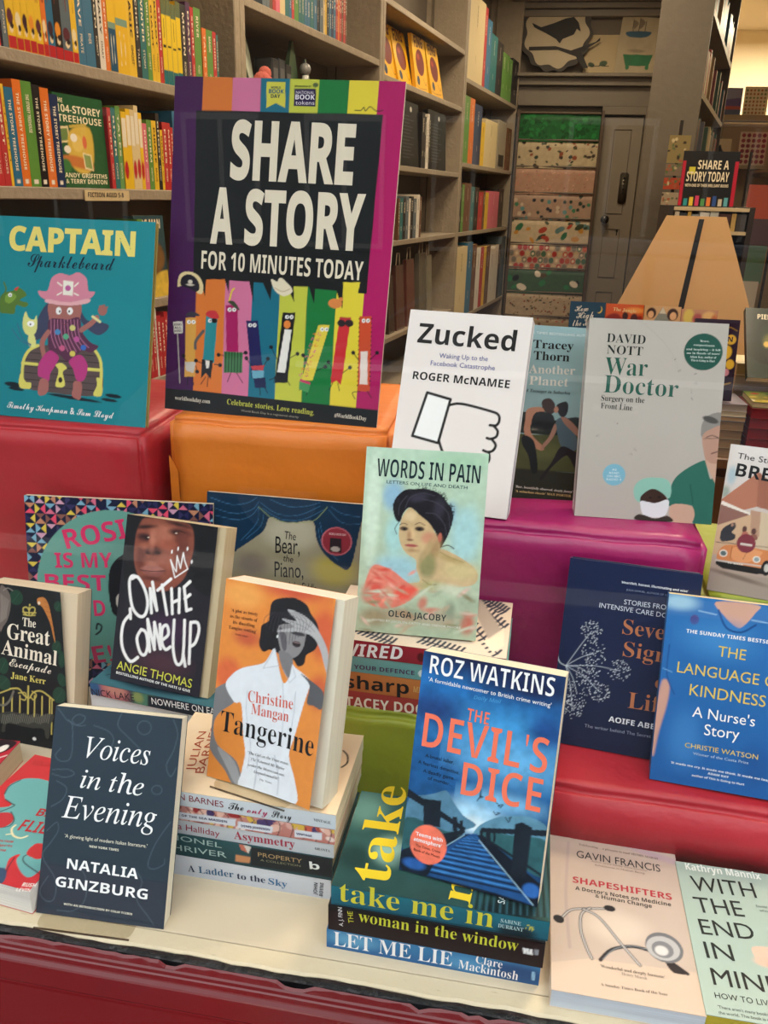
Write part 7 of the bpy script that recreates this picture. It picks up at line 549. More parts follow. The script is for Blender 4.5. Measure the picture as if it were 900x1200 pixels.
def row(where, group, z, h, items, hv=.012, dd=.128, y0=.006, start=0):
    n = len(items); cnt = {}
    for i, (c, s0, s1, hh, style) in enumerate(items):
        h2 = hh or h + rs.uniform(-hv, hv); H = h2 * 1000; W = (s1 - s0 - .0008) * 1000; art = None; tx = None; col = CH[c]; f = lambda *q: [q[0] * W, q[1] * H, q[2] * W, q[1] * H, q[2] * W, q[3] * H, q[0] * W, q[3] * H]
        if style == 'R':    # red foot and a little picture
            art = [('g', col, col), ('p', '#b8242a', f(0, 0, 1, .11), .3, 0), ('e', ['#3a1c28', '#e0902c', '#5a2430', '#e6d8b0'][i % 4], W * .45, H * .27, W * .36, H * .07, .8, 0), ('e', '#e8d4b0', W * .5, H * .17, W * .22, H * .035, .5, 0), ('e', '#2a1c1c', W * .6, H * .2, W * .2, H * .03, .5, 0), ('s', '#7a2a1c', 1.2, [W * .35, H * .5, W * .4, H * .95], 1), ('s', '#7a2a1c', 1.2, [W * .6, H * .5, W * .65, H * .95], 1)]
        elif style == 'D':  # two-tone: dark foot
            art = [('g', col, col), ('p', '#1f4f70' if i % 2 else '#e2b62c', f(0, 0, 1, .48), .3, 0), ('s', '#f0e8d0', 1.4, [W * .3, H * .08, W * .35, H * .25, W * .3, H * .42], 1), ('s', '#f0e8d0', 1.4, [W * .65, H * .1, W * .7, H * .25, W * .65, H * .4], 1), ('p', '#7a9a8a', f(0, .48, 1, .55), .3, 0)]
        elif style == 'Y':  # yellow middle, teal ends
            art = [('g', '#6a7048', '#1f7078'), ('p', '#e8c82c', f(0, .17, 1, .82), .5, 0), ('p', '#2a2a20', f(.2, .44, .8, .47), .3, 0), ('s', '#6a6020', 1, [W * .5, H * .55, W * .5, H * .78], 0)]
        elif style == 'T':  # treehouse style numbered spine
            art = [('g', col, col), ('p', '#e8e0d0', f(.3, .03, .7, .07), .3, 0), ('n', .06, 9, i)]; tx = [('THE STOREY TREEHOUSE', 'S', '#efe6cc', .88, .72)]
        elif style == 'P': art = [('g', col, col), ('p', '#e8e0cc', f(.1, .55, .9, .92), .5, 0), ('e', rs.choice(['#b8282c', '#2c6c90', '#e6bd2c', '#1d1a1c']), W * .5, H * .25, W * .4, H * .12, .8, 0)]
        else:
            art = None; tx = [(TW[(i * 5 + n) % 16], 'S', '#f0e6cc' if c not in 'ycw' else '#3a2a20', .9, .5), (TW[(i * 3 + 4) % 16], 's', '#f0e6cc' if c not in 'ycw' else '#3a2a20', .32, .2)] if W > 9 else [(TW[(i * 5 + n) % 16], 's', '#f0e6cc' if c not in 'ycw' else '#3a2a20', .85, .6)]
        k = ordn(i); m = n - 1 - i
        pos = f'{k} from the left' if i <= m else f'{ordn(m)} from the right'
        shelf_book(s0, s1, z + .0004, h2, dd, col, f'{CN[c]} book, {pos} {where}', group, art=art, txt=tx, y0=y0, tilt=0)
row('on the top shelf of the nearest bookcase', 'books on the top shelf of the nearest bookcase', .930, 0.205, [('r', -0.2249, -0.2155, None, ''), ('a', -0.2092, -0.1931, None, ''), ('y', -0.1931, -0.1686, None, 'R'), ('y', -0.1686, -0.1476, None, 'R'), ('y', -0.1476, -0.1284, None, 'R'), ('y', -0.1284, -0.1079, None, 'R'), ('y', -0.1079, -0.0865, None, 'R'), ('o', -0.0865, -0.0706, None, 'R'), ('b', -0.0706, -0.0475, None, 'R'), ('k', -0.0475, -0.0229, None, 'R'), ('a', -0.0229, 0.0101, None, 'R'), ('y', 0.0101, 0.03, None, 'R'), ('b', 0.03, 0.057, None, ''), ('b', 0.057, 0.0921, None, ''), ('k', 0.0921, 0.1082, None, ''), ('w', 0.1082, 0.13, 0.185, ''), ('o', 0.13, 0.1467, 0.16, ''), ('y', 0.1467, 0.1778, None, 'D'), ('y', 0.1778, 0.2267, None, 'D'), ('y', 0.2267, 0.2571, None, ''), ('k', 0.2571, 0.279, None, ''), ('t', 0.279, 0.306, None, ''), ('g', 0.306, 0.3266, None, ''), ('y', 0.3266, 0.3441, None, ''), ('y', 0.3441, 0.3618, None, ''), ('r', 0.3618, 0.3798, None, ''), ('y', 0.3798, 0.4018, None, 'Y'), ('y', 0.4018, 0.4256, None, 'Y'), ('y', 0.4256, 0.4506, None, 'Y'), ('y', 0.4506, 0.4738, None, 'Y'), ('k', 0.4738, 0.503, None, ''), ('p', 0.503, 0.5256, None, ''), ('r', 0.5256, 0.5435, None, ''), ('g', 0.5435, 0.5802, None, ''), ('o', 0.5853, 0.6093, 0.165, ''), ('g', 0.6093, 0.6443, 0.165, ''), ('r', 0.6443, 0.6648, 0.165, ''), ('t', 0.6648, 0.6766, 0.16, '')])
row('among books left of the green storybook cover', 'books left of the green face-out cover', .665, 0.196, [('r', -0.276, -0.252, None, ''), ('r', -0.252, -0.234, None, ''), ('y', -0.234, -0.2257, None, ''), ('b', -0.2257, -0.2004, None, 'T'), ('o', -0.2004, -0.1745, None, 'T'), ('g', -0.1745, -0.1425, None, 'T'), ('k', -0.1425, -0.1178, None, 'T'), ('o', -0.1178, -0.0897, None, 'T'), ('d', -0.0897, -0.0608, None, 'T')])
row('among books right of the green storybook cover', 'books right of the green face-out cover', .665, 0.19, [('r', 0.1149, 0.1298, None, ''), ('t', 0.1298, 0.1484, None, ''), ('g', 0.1484, 0.1674, 0.19, ''), ('y', 0.1698, 0.1903, None, 'P'), ('y', 0.1903, 0.2086, None, 'P'), ('c', 0.2086, 0.226, None, 'P'), ('c', 0.226, 0.2437, None, 'P'), ('y', 0.2437, 0.259, None, 'P'), ('i', 0.259, 0.2798, 0.16, ''), ('g', 0.2798, 0.3022, 0.17, ''), ('y', 0.3022, 0.3237, 0.17, ''), ('k', 0.3237, 0.34, None, ''), ('y', 0.34, 0.3524, 0.15, ''), ('r', 0.3524, 0.3747, 0.17, ''), ('r', 0.3747, 0.3917, 0.17, ''), ('r', 0.3917, 0.4047, 0.16, ''), ('b', 0.4047, 0.4279, None, ''), ('g', 0.4279, 0.4576, None, ''), ('y', 0.4576, 0.4802, None, ''), ('o', 0.4802, 0.5111, None, ''), ('r', 0.5111, 0.5426, None, ''), ('t', 0.5426, 0.5749, None, '')])
row('on the shelf behind the turquoise picture book', 'books on the low shelf behind the turquoise picture book', .384, 0.2, [('w', -0.2803, -0.2043, None, ''), ('k', -0.2043, -0.1222, None, ''), ('y', -0.1222, -0.0637, None, ''), ('b', -0.0637, -0.0018, None, ''), ('k', -0.0018, 0.0637, None, ''), ('r', 0.0637, 0.1154, None, ''), ('a', 0.1154, 0.1548, None, ''), ('k', 0.1548, 0.207, None, ''), ('g', 0.207, 0.2301, None, '')])
row('on the lowest shelf left of the poster', 'books on the lowest visible shelf left of the poster', .166, 0.17, [('r', 0.2217, 0.238, None, ''), ('r', 0.238, 0.2546, None, ''), ('w', 0.2546, 0.263, 0.19, ''), ('r', 0.263, 0.2842, None, ''), ('r', 0.2842, 0.3014, None, ''), ('r', 0.3014, 0.3189, None, ''), ('n', 0.3189, 0.341, None, '')])
row("on the second bookcase's upper shelf", 'thin books on the upper shelf of the second bookcase', 1.222, 0.24, [('a', 0.9731, 1.0039, None, ''), ('a', 1.0039, 1.0252, None, ''), ('n', 1.0252, 1.048, None, ''), ('r', 1.048, 1.0712, None, ''), ('i', 1.0712, 1.1026, None, ''), ('c', 1.1026, 1.1427, None, ''), ('t', 1.1427, 1.1741, None, ''), ('b', 1.1741, 1.1949, None, ''), ('r', 1.1949, 1.216, None, ''), ('g', 1.216, 1.2517, None, ''), ('t', 1.2517, 1.2734, None, ''), ('t', 1.2734, 1.3029, None, ''), ('b', 1.3029, 1.3253, None, ''), ('b', 1.3253, 1.3526, None, ''), ('t', 1.3526, 1.3833, None, ''), ('b', 1.3833, 1.4147, None, ''), ('k', 1.4147, 1.4305, None, ''), ('a', 1.4417, 1.4741, None, ''), ('c', 1.4741, 1.4905, None, ''), ('y', 1.4905, 1.507, None, ''), ('k', 1.507, 1.5287, None, ''), ('b', 1.5287, 1.5524, None, ''), ('d', 1.5524, 1.573, None, ''), ('b', 1.573, 1.5972, None, ''), ('r', 1.5972, 1.6182, None, ''), ('o', 1.6182, 1.6359, None, ''), ('r', 1.6359, 1.6574, None, ''), ('n', 1.6574, 1.6754, None, ''), ('r', 1.6754, 1.6973, None, ''), ('n', 1.6973, 1.712, None, '')])
row('between the two black covers on the third bookcase', 'dark books between the two black covers', .808, 0.26, [('k', 2.8148, 2.865, None, ''), ('k', 2.865, 2.8964, None, ''), ('w', 2.8964, 2.9242, None, ''), ('w', 2.9242, 2.9523, None, ''), ('k', 2.9523, 2.9766, None, '')])
row('on the third bookcase below the black covers', 'small books on the third bookcase', .455, 0.2, [('n', 2.45, 2.4772, 0.2, ''), ('t', 2.4772, 2.5291, 0.2, ''), ('k', 2.5291, 2.575, 0.2, ''), ('a', 2.575, 2.6254, 0.21, ''), ('w', 2.6254, 2.6621, 0.2, ''), ('k', 2.6621, 2.7106, 0.21, ''), ('a', 2.7106, 2.7678, 0.2, ''), ('w', 2.7678, 2.8263, 0.22, ''), ('n', 2.8263, 2.8621, 0.21, '')])
row("on the farthest bookcase's top shelf", 'large books on the top shelf of the farthest bookcase', 1.348, 0.3, [('c', 3.712, 4.1408, 0.46, ''), ('r', 4.1408, 4.2157, 0.45, ''), ('b', 4.2157, 4.3602, 0.4, ''), ('t', 4.3602, 4.5614, 0.34, ''), ('k', 4.5614, 4.7634, 0.33, ''), ('g', 4.7634, 4.8967, 0.29, ''), ('g', 4.8967, 5.0223, 0.29, ''), ('g', 5.0223, 5.1392, 0.28, ''), ('k', 5.1392, 5.384, 0.3, '')])
row("on the farthest bookcase's second shelf", 'books on the second shelf of the farthest bookcase', .873, 0.3, [('g', 3.712, 3.8632, 0.38, ''), ('o', 3.8632, 3.9942, 0.38, ''), ('d', 3.9942, 4.2173, 0.36, ''), ('y', 4.2173, 4.3318, 0.27, ''), ('c', 4.3318, 4.7443, 0.3, ''), ('n', 5.13, 5.2964, 0.3, '')])
row("on the farthest bookcase's third shelf", 'books on the third shelf of the farthest bookcase', .455, 0.27, [('k', 3.712, 3.7721, 0.3, ''), ('g', 3.7721, 3.8395, 0.29, ''), ('n', 3.8395, 4.0268, 0.3, ''), ('t', 4.0268, 4.1373, 0.28, ''), ('k', 4.1373, 4.2648, 0.28, ''), ('r', 4.2648, 4.4111, 0.25, ''), ('n', 4.4111, 4.4798, 0.26, ''), ('y', 4.4798, 4.5927, 0.25, ''), ('i', 4.5927, 4.9714, 0.26, ''), ('k', 4.9714, 5.1516, 0.28, '')])
row("on the farthest bookcase's fourth shelf", 'books on the fourth shelf of the farthest bookcase', -.10, 0.42, [('c', 3.712, 4.0208, 0.46, ''), ('b', 4.0208, 4.1799, 0.48, ''), ('n', 4.1799, 4.3131, 0.46, ''), ('w', 4.3131, 4.4519, 0.43, ''), ('r', 4.4519, 4.56, 0.43, ''), ('y', 4.56, 4.649, 0.43, ''), ('n', 4.649, 4.787, 0.43, ''), ('w', 4.787, 4.9634, 0.4, ''), ('w', 4.9634, 5.1144, 0.42, ''), ('k', 5.1144, 5.201, 0.42, ''), ('a', 5.201, 5.384, 0.48, '')])

# face-out green book and shelf label on the nearest bookcase
def face_book(s, z, w, h, T, col, label, art, txt, tilt=4, y0=.012, group=None, res=2.0, yaw=0, name='book'):
    M = SM @ Matrix.Translation((s, y0, z)) @ Matrix.Rotation(math.radians(yaw), 4, 'Z') @ Matrix.Rotation(math.radians(90 - tilt), 4, 'X')
    return book(label, M, w, h, T, col, art=art, txt=txt, group=group, res=res, name=name)
face_book(-0.0656, .6655, 0.1766, .198, .03, '#1f5a34', 'green face-out storybook with a yellow treehouse scene, nearest bookcase', [('g', '#1f5a34', '#2c5c30'), ('n', .12, 12, 2), ('p', '#e8d8a8', [4, 128, 42, 132, 44, 98, 6, 94], .6, 0), ('p', '#6f8a4c', [8, 124, 38, 127, 40, 102, 10, 98], 1, 0), ('p', '#d8b84c', [44, 120, 120, 132, 124, 60, 90, 30, 40, 50], 3, 1), ('e', '#e6c86a', 70, 96, 20, 18, 3, 0), ('e', '#f0ece0', 58, 108, 12, 9, .6, 0), ('e', '#f0ece0', 32, 82, 12, 8, .6, 0), ('p', '#c87a3c', [6, 66, 50, 70, 110, 60, 118, 40, 60, 44, 8, 52], 3, 1), ('p', '#e8d8a8', [84, 78, 116, 74, 120, 38, 88, 42], .6, 0), ('p', '#8aa05c', [88, 74, 112, 71, 116, 42, 92, 46], 1, 0), ('p', '#c8b04c', [46, 134, 108, 142, 108, 136, 46, 128], .5, 0), ('e', '#3f7a3c', 20, 46, 20, 16, 4, 0), ('e', '#d86a3c', 96, 100, 8, 14, 2, 0)], [('THE', 'S', '#f0e8c8', 8, 180, 24, 9, -2), ('104-STOREY', 'S', '#f0e8c8', 8, 160, 159, 16, 0), ('TREEHOUSE', 'S', '#f0e8c8', 10, 140, 157, 15, 0), ('ANDY GRIFFITHS', 'S', '#f0e8c8', 12, 22, 157, 10, 0), ('& TERRY DENTON', 'S', '#f0e8c8', 14, 9, 153, 10, 0)], tilt=1)
b = empty('shelf_label', SM @ Matrix.Translation((-0.0084, -.003, .637)), 'cream FICTION AGED 5-8 label on the shelf edge', 'label'); MB().box(0, 0.1765, 0, .002, 0, .024).build('card', mat('#cdb88c', .5), b); lettering('lettering', [('FICTION AGED 5-8', 'S', '#2a2018', 11, 8, 141, 11, 0)], b, Matrix.Translation((0, -.0005, 0)) @ Matrix.Rotation(PI / 2, 4, 'X'), z=0)
face_book(0.2098, .3845, 0.1385, .215, .03, '#3a5a64', 'comic book with pale lettering and yellow foot behind the poster edge', [('g', '#35525c', '#2c3c40'), ('p', '#d8b84c', [0, 0, 400, 0, 400, 66, 0, 60], 3, 1), ('e', '#7a5a34', 69, 105, 60, 46, 6, 0), ('n', .2, 14, 3)], [('DOG MAN', 'X', '#e0d4b8', 12, 182, 109, 24, 0)], tilt=2)
face_book(2.1497, 1.177, .235, .262, .018, '#e6b020', 'yellow cover with a dark red ball, leftmost of five face-out copies', [('g', '#ecb824', '#e4aa1c'), ('e', '#6e1c18', 118, 140, 74, 62, 2, 0), ('e', '#a8402c', 95, 165, 22, 14, 7, 0), ('e', '#1c3454', 60, 50, 24, 22, 1, 0), ('s', '#8a6414', 3, [20, 22, 80, 14, 200, 22], 1), ('s', '#3a2410', 3, [150, 70, 190, 40, 215, 60], 1)], [('FING', 'X', '#5a2414', 40, 205, 150, 52, 4)], tilt=14, y0=0.075, group='yellow books facing out on the third bookcase')
face_book(2.3368, 1.177, .235, .262, .018, '#e6b020', 'yellow cover with a dark red ball, second of five face-out copies', [('g', '#ecb824', '#e4aa1c'), ('e', '#6e1c18', 118, 140, 74, 62, 2, 0), ('e', '#a8402c', 95, 165, 22, 14, 7, 0), ('e', '#1c3454', 60, 50, 24, 22, 1, 0), ('s', '#8a6414', 3, [20, 22, 80, 14, 200, 22], 1), ('s', '#3a2410', 3, [150, 70, 190, 40, 215, 60], 1)], [('FING', 'X', '#5a2414', 40, 205, 150, 52, 4)], tilt=12, y0=0.062, group='yellow books facing out on the third bookcase')
face_book(2.5407, 1.177, .235, .262, .018, '#e6b020', 'yellow cover with a dark red ball, middle of five face-out copies', [('g', '#ecb824', '#e4aa1c'), ('e', '#6e1c18', 118, 140, 74, 62, 2, 0), ('e', '#a8402c', 95, 165, 22, 14, 7, 0), ('e', '#1c3454', 60, 50, 24, 22, 1, 0), ('s', '#8a6414', 3, [20, 22, 80, 14, 200, 22], 1), ('s', '#3a2410', 3, [150, 70, 190, 40, 215, 60], 1)], [('FING', 'X', '#5a2414', 40, 205, 150, 52, 4)], tilt=14, y0=0.05, group='yellow books facing out on the third bookcase')
face_book(2.7635, 1.177, .235, .262, .018, '#e6b020', 'yellow cover with a dark red ball, fourth of five face-out copies', [('g', '#ecb824', '#e4aa1c'), ('e', '#6e1c18', 118, 140, 74, 62, 2, 0), ('e', '#a8402c', 95, 165, 22, 14, 7, 0), ('e', '#1c3454', 60, 50, 24, 22, 1, 0), ('s', '#8a6414', 3, [20, 22, 80, 14, 200, 22], 1), ('s', '#3a2410', 3, [150, 70, 190, 40, 215, 60], 1)], [('FING', 'X', '#5a2414', 40, 205, 150, 52, 4)], tilt=9, y0=0.03, group='yellow books facing out on the third bookcase')
face_book(3.0082, 1.177, .235, .262, .018, '#e6b020', 'yellow cover with a dark red ball, rightmost of five face-out copies', [('g', '#ecb824', '#e4aa1c'), ('e', '#6e1c18', 118, 140, 74, 62, 2, 0), ('e', '#a8402c', 95, 165, 22, 14, 7, 0), ('e', '#1c3454', 60, 50, 24, 22, 1, 0), ('s', '#8a6414', 3, [20, 22, 80, 14, 200, 22], 1), ('s', '#3a2410', 3, [150, 70, 190, 40, 215, 60], 1)], [('FING', 'X', '#5a2414', 40, 205, 150, 52, 4)], tilt=12, y0=0.015, group='yellow books facing out on the third bookcase')
face_book(2.4717, .8085, 0.3256, .30, .03, '#141416', 'black back cover with grey lines of text, left one on the third bookcase', [('g', '#16171a', '#121215'), ('e', '#c8c8c0', 195, 268, 18, 12, 1, 0)] + [('p', '#4a4c50', [49, 40 + 16 * k, 49 + 195 * (.6 + .4 * math.sin(k * 5) ** 2), 40 + 16 * k, 49 + 195 * (.6 + .4 * math.sin(k * 5) ** 2), 44 + 16 * k, 49, 44 + 16 * k], 1, 0) for k in range(13)], None, tilt=3)
face_book(2.9857, .8085, 0.3709, .30, .03, '#141416', 'black back cover with grey lines of text, right one on the third bookcase', [('g', '#16171a', '#121215'), ('e', '#c8c8c0', 223, 268, 18, 12, 1, 0)] + [('p', '#4a4c50', [56, 40 + 16 * k, 56 + 223 * (.6 + .4 * math.sin(k * 5) ** 2), 40 + 16 * k, 56 + 223 * (.6 + .4 * math.sin(k * 5) ** 2), 44 + 16 * k, 56, 44 + 16 * k], 1, 0) for k in range(13)], None, tilt=3)
b = empty('shelf_label', SM @ Matrix.Translation((2.32, -.003, .809)), 'small white card at the foot of the left black cover', 'label'); MB().box(0, .11, 0, .002, 0, .045).build('card', mat('#b8ac98', .5), b); lettering('lettering', [('NEW', 'S', '#3a3028', 20, 14, 60, 16, 0)], b, Matrix.Translation((0, -.0005, 0)) @ Matrix.Rotation(PI / 2, 4, 'X'), z=0)
b = empty('box', SM @ Matrix.Translation((4.7969, .01, .8735)), 'pale boxed set with a dark label on the second shelf of the farthest bookcase', 'box'); MB().box(0, 0.309, 0, .2, 0, .33).build('carton', mat('#9c9280', .6), b, bevel=.003, seg=1); MB().box(.06, 0.249, -.002, 0, .02, .10).build('dark_label', mat('#1c1a18', .5), b)
shelf_book(5.30, 5.46, 1.0, .40, .16, '#1c3a78', 'navy book sticking out at the end of the farthest bookcase', 'books sticking out past the farthest bookcase', y0=-.12) if False else None
b = empty('gift_bag', SM @ Matrix.Translation((2.4270, 0.030, -.0195)), 'dark brown gift bag on the low shelf of the third bookcase', 'bag'); MB().hexa([(0, 0, 0), (.01, .02, 0.3), (0, .08, 0), (.01, .04, 0.3), (0.1, 0, 0), (0.09000000000000001, .02, 0.3), (0.1, .08, 0), (0.09000000000000001, .04, 0.3)]).build('bag_body', mat('#3c2c28', .25, var=.2, vscale=12, coat=.5), b); MB().tube([(0.03, .03, 0.3), (0.034999999999999996, .03, 0.36), (0.065, .03, 0.36), (0.06999999999999999, .03, 0.3)], .003).build('handle', mat('#c8b8a0', .5), b)
b = empty('gift_bag', SM @ Matrix.Translation((2.5589, 0.030, -.0195)), 'brown striped gift bag on the low shelf of the third bookcase', 'bag'); MB().hexa([(0, 0, 0), (.01, .02, 0.34), (0, .08, 0), (.01, .04, 0.34), (0.15, 0, 0), (0.13999999999999999, .02, 0.34), (0.15, .08, 0), (0.13999999999999999, .04, 0.34)]).build('bag_body', mat('#5a3a34', .25, var=.2, vscale=12, coat=.5), b); MB().tube([(0.045, .03, 0.34), (0.0525, .03, 0.4), (0.0975, .03, 0.4), (0.105, .03, 0.34)], .003).build('handle', mat('#c8b8a0', .5), b)
b = empty('gift_bag', SM @ Matrix.Translation((2.7469, 0.030, -.0195)), 'reddish brown gift bag on the low shelf of the third bookcase', 'bag'); MB().hexa([(0, 0, 0), (.01, .02, 0.36), (0, .08, 0), (.01, .04, 0.36), (0.16, 0, 0), (0.15, .02, 0.36), (0.16, .08, 0), (0.15, .04, 0.36)]).build('bag_body', mat('#6a4038', .25, var=.2, vscale=12, coat=.5), b); MB().tube([(0.048, .03, 0.36), (0.055999999999999994, .03, 0.42), (0.10400000000000001, .03, 0.42), (0.11199999999999999, .03, 0.36)], .003).build('handle', mat('#c8b8a0', .5), b)
b = empty('gift_bag', SM @ Matrix.Translation((2.9857, 0.030, -.0195)), 'clear packet of grey cards on the low shelf of the third bookcase', 'bag'); MB().hexa([(0, 0, 0), (.01, .02, 0.38), (0, .08, 0), (.01, .04, 0.38), (0.16, 0, 0), (0.15, .02, 0.38), (0.16, .08, 0), (0.15, .04, 0.38)]).build('bag_body', mat('#6a655a', .25, var=.2, vscale=12, coat=.5), b); MB().tube([(0.048, .03, 0.38), (0.055999999999999994, .03, 0.44), (0.10400000000000001, .03, 0.44), (0.11199999999999999, .03, 0.38)], .003).build('handle', mat('#c8b8a0', .5), b)
b = empty('gift_bag', SM @ Matrix.Translation((3.1517, 0.030, -.0195)), 'clear packet of pale cards on the low shelf of the third bookcase', 'bag'); MB().hexa([(0, 0, 0), (.01, .02, 0.36), (0, .08, 0), (.01, .04, 0.36), (0.12, 0, 0), (0.11, .02, 0.36), (0.12, .08, 0), (0.11, .04, 0.36)]).build('bag_body', mat('#8a8474', .25, var=.2, vscale=12, coat=.5), b); MB().tube([(0.036, .03, 0.36), (0.041999999999999996, .03, 0.42), (0.078, .03, 0.42), (0.08399999999999999, .03, 0.36)], .003).build('handle', mat('#c8b8a0', .5), b)

# toys on the second bookcase's shelf
def disc(s, y, z, r, col, label, th=.02, tiltx=80, cat='dish', name='round_dish'):
    M = SM @ Matrix.Translation((s, y, z)) @ Matrix.Rotation(math.radians(12), 4, 'Z') @ Matrix.Rotation(math.radians(tiltx), 4, 'X')
    b = empty(name, SM @ Matrix.Translation((s, y, z)), label, cat); R = Matrix.Rotation(math.radians(20), 4, 'Z') @ Matrix.Translation((0, 0, r)) @ Matrix.Rotation(math.radians(tiltx), 4, 'X')
    MB().lathe([(r * .3, .0), (r * .8, .006), (r, th), (r * .96, th + .001), (r * .76, .012), (r * .25, .008)], 28, R).build('bowl', mat(col, .35), b, smooth=True)
    MB().lathe([(r * .98, th), (r * 1.01, th + .003), (r * .95, th + .003)], 28, R).build('rim', mat('#c9d6c4', .35), b, smooth=True); return b
disc(1.034, 0.12, .9855, 0.093, '#7fa08c', 'pale green dish standing at the left end of the toy shelf')
disc(1.126, 0.165, .9855, 0.082, '#6a6c5c', 'grey-brown dish behind the pale green dish')
disc(1.500, 0.1, .9855, 0.078, '#2c5a60', 'dark teal round dish at the middle of the toy shelf')
b = empty('soft_toy', SM @ Matrix.Translation((1.019, .035, .9855)), 'fluffy pink soft toy below the green dish', 'toy')
for i, (x, y, z, r_) in enumerate(((0, 0, .026, .028), (.04, .008, .024, .026), (.02, .0, .052, .020))):
    bm = bmesh.new(); bmesh.ops.create_icosphere(bm, subdivisions=4, radius=r_); rr = random.Random(i)
    for v in bm.verts: v.co *= 1 + .10 * rr.random()
    me = bpy.data.meshes.new('plush'); bm.to_mesh(me); bm.free(); me.materials.append(mat('#c86a60', .95)); link(['body', 'body', 'head'][i], me, b, Matrix.Translation((x, y, z)))
b = empty('box', SM @ Matrix.Translation((1.148, .06, .9855)), 'black upright box on the toy shelf', 'box'); MB().box(0, .05, 0, .07, 0, 0.115).build('carton', mat('#23262c', .4), b, bevel=.004, seg=1); MB().box(.008, .042, -.001, 0, .02, 0.085).build('printed_panel', mat('#5a5c60', .4), b)
b = empty('box', SM @ Matrix.Translation((1.202, .06, .9855)), 'dark grey upright box on the toy shelf', 'box'); MB().box(0, .05, 0, .07, 0, 0.12).build('carton', mat('#2c3038', .4), b, bevel=.004, seg=1); MB().box(.008, .042, -.001, 0, .02, 0.090).build('printed_panel', mat('#5a5c60', .4), b)
b = empty('box', SM @ Matrix.Translation((1.257, .06, .9855)), 'small black box right of the dark grey one', 'box'); MB().box(0, .05, 0, .07, 0, 0.11).build('carton', mat('#1c1c20', .4), b, bevel=.004, seg=1); MB().box(.008, .042, -.001, 0, .02, 0.080).build('printed_panel', mat('#5a5c60', .4), b)
b = empty('toy_fan', SM @ Matrix.Translation((1.315, .09, .9855)), 'dull green pointed paper fan on the toy shelf', 'toy'); MB().hexa([(0, 0, 0), (.06, 0, .2), (0, .03, 0), (.06, .01, .2), (.14, 0, 0), (.075, 0, .2), (.14, .03, 0), (.075, .01, .2)]).build('fan_leaf', mat('#5f7a5c', .5), b)
b = empty('bottle', SM @ Matrix.Translation((1.405, .05, .9855)), 'small white bottle with a round grey cap', 'bottle'); MB().lathe([(.024, 0), (.026, .01), (.026, .06), (.012, .08), (.012, .09)], 18).build('body', mat('#c8ccc8', .3), b, smooth=True); MB().lathe([(.004, .09), (.018, .098), (.022, .112), (.016, .126), (.004, .132)], 18).build('cap', mat('#8a8c8c', .3), b, smooth=True)
b = empty('soft_toy', SM @ Matrix.Translation((1.769, .10, .9855)), 'round olive-grey hat shape at the right of the toy shelf', 'toy'); MB().lathe([(.10, 0), (.098, .03), (.08, .07), (.045, .095), (.01, .10)], 24).build('dome', mat('#5a5a48', .8), b, smooth=True); MB().lathe([(.012, .098), (.02, .108), (.012, .118)], 14).build('pompom', mat('#a89a80', .9), b, smooth=True)

# ------------------------------------------------------------------ back wall: picture ledge, prints, gift-wrap rack, door
trimm = mat('#73695a', .5, bump=.2, bscale=30, var=.08, vscale=8)
struct('trim_3', MB().box(-.25, .95, 7.24, 7.42, 1.555, 1.580).box(-.25, .93, 7.30, 7.42, 1.50, 1.555).box(-.25, .95, 7.36, 7.42, 1.36, 1.50), trimm, bevel=.004, seg=1)
struct('trim_4', MB().box(-.3, .98, 7.30, 7.42, 2.02, 2.06).box(-.3, .98, 7.34, 7.42, 1.97, 2.02).box(-.3, .98, 7.26, 7.42, 2.06, 2.12), trimm, bevel=.005, seg=1)
def print_board(name, x0, x1, z0, z1, y, lean, label, ops, roll=0):
    b = empty(name, pose(x0, y, z0, 0, lean, roll), label, 'picture'); w, h = x1 - x0, z1 - z0
    MB().box(0, w, 0, h, -.006, 0).build('board', mat('#cfc0a4', .7), b); picture('printed_face', ops, w, h, b, res=5, rough=.6); return b
# round raven print: scalloped disc
b = empty('picture', Matrix.Translation((.045, 7.31, 1.60)), 'round scalloped picture of a black bird on a branch, on the ledge', 'picture')
sc_ = [(.265 * (1 + .035 * math.cos(t * 14)) * math.cos(t), .265 * (1 + .035 * math.cos(t * 14)) * math.sin(t) + .26) for t in [i * 2 * PI / 112 for i in range(112)]]
R90 = Matrix.Rotation(math.radians(84), 4, 'X')
MB().prism(sc_, -.008, 0, R90).build('board', mat('#3a342c', .7), b)
in_ = [(.235 * (1 + .06 * math.cos(t * 9)) * math.cos(t), .235 * (1 + .06 * math.cos(t * 9)) * math.sin(t) + .26) for t in [i * 2 * PI / 90 for i in range(90)]]
MB().prism(in_, 0, .002, R90).build('pale_disc', mat('#b9ab90', .7, var=.15, vscale=9), b)
MB().prism([(-.19, .33), (-.12, .30), (-.02, .33), (.06, .36), (.12, .37), (.16, .33), (.18, .27), (.15, .29), (.13, .25), (.05, .22), (.03, .19), (.0, .22), (-.08, .26), (-.17, .30)], .002, .006, R90).build('bird_shape', mat('#17140f', .7), b)
MB().prism([(-.2, .165), (0, .17), (.12, .14), (.30, .20), (.33, .23), (.33, .21), (.2, .13), (.26, .02), (.22, .02), (.16, .10), (.02, .145), (-.2, .14)], .002, .006, R90).build('branch_shape', mat('#211c15', .7), b)
print_board('picture', .27, .60, 1.58, 1.86, 7.36, 8, 'wide cream print with small green birds beside the raven picture', [('g', '#bba883', '#b8a580'), ('e', '#3a4a38', 60, 70, 26, 16, 2, 20), ('e', '#4a5a44', 150, 80, 30, 20, 2, -10), ('s', '#2c3428', 6, [30, 60, 90, 60, 140, 65, 190, 60], 1), ('e', '#55604c', 270, 90, 26, 60, 4, 0)])
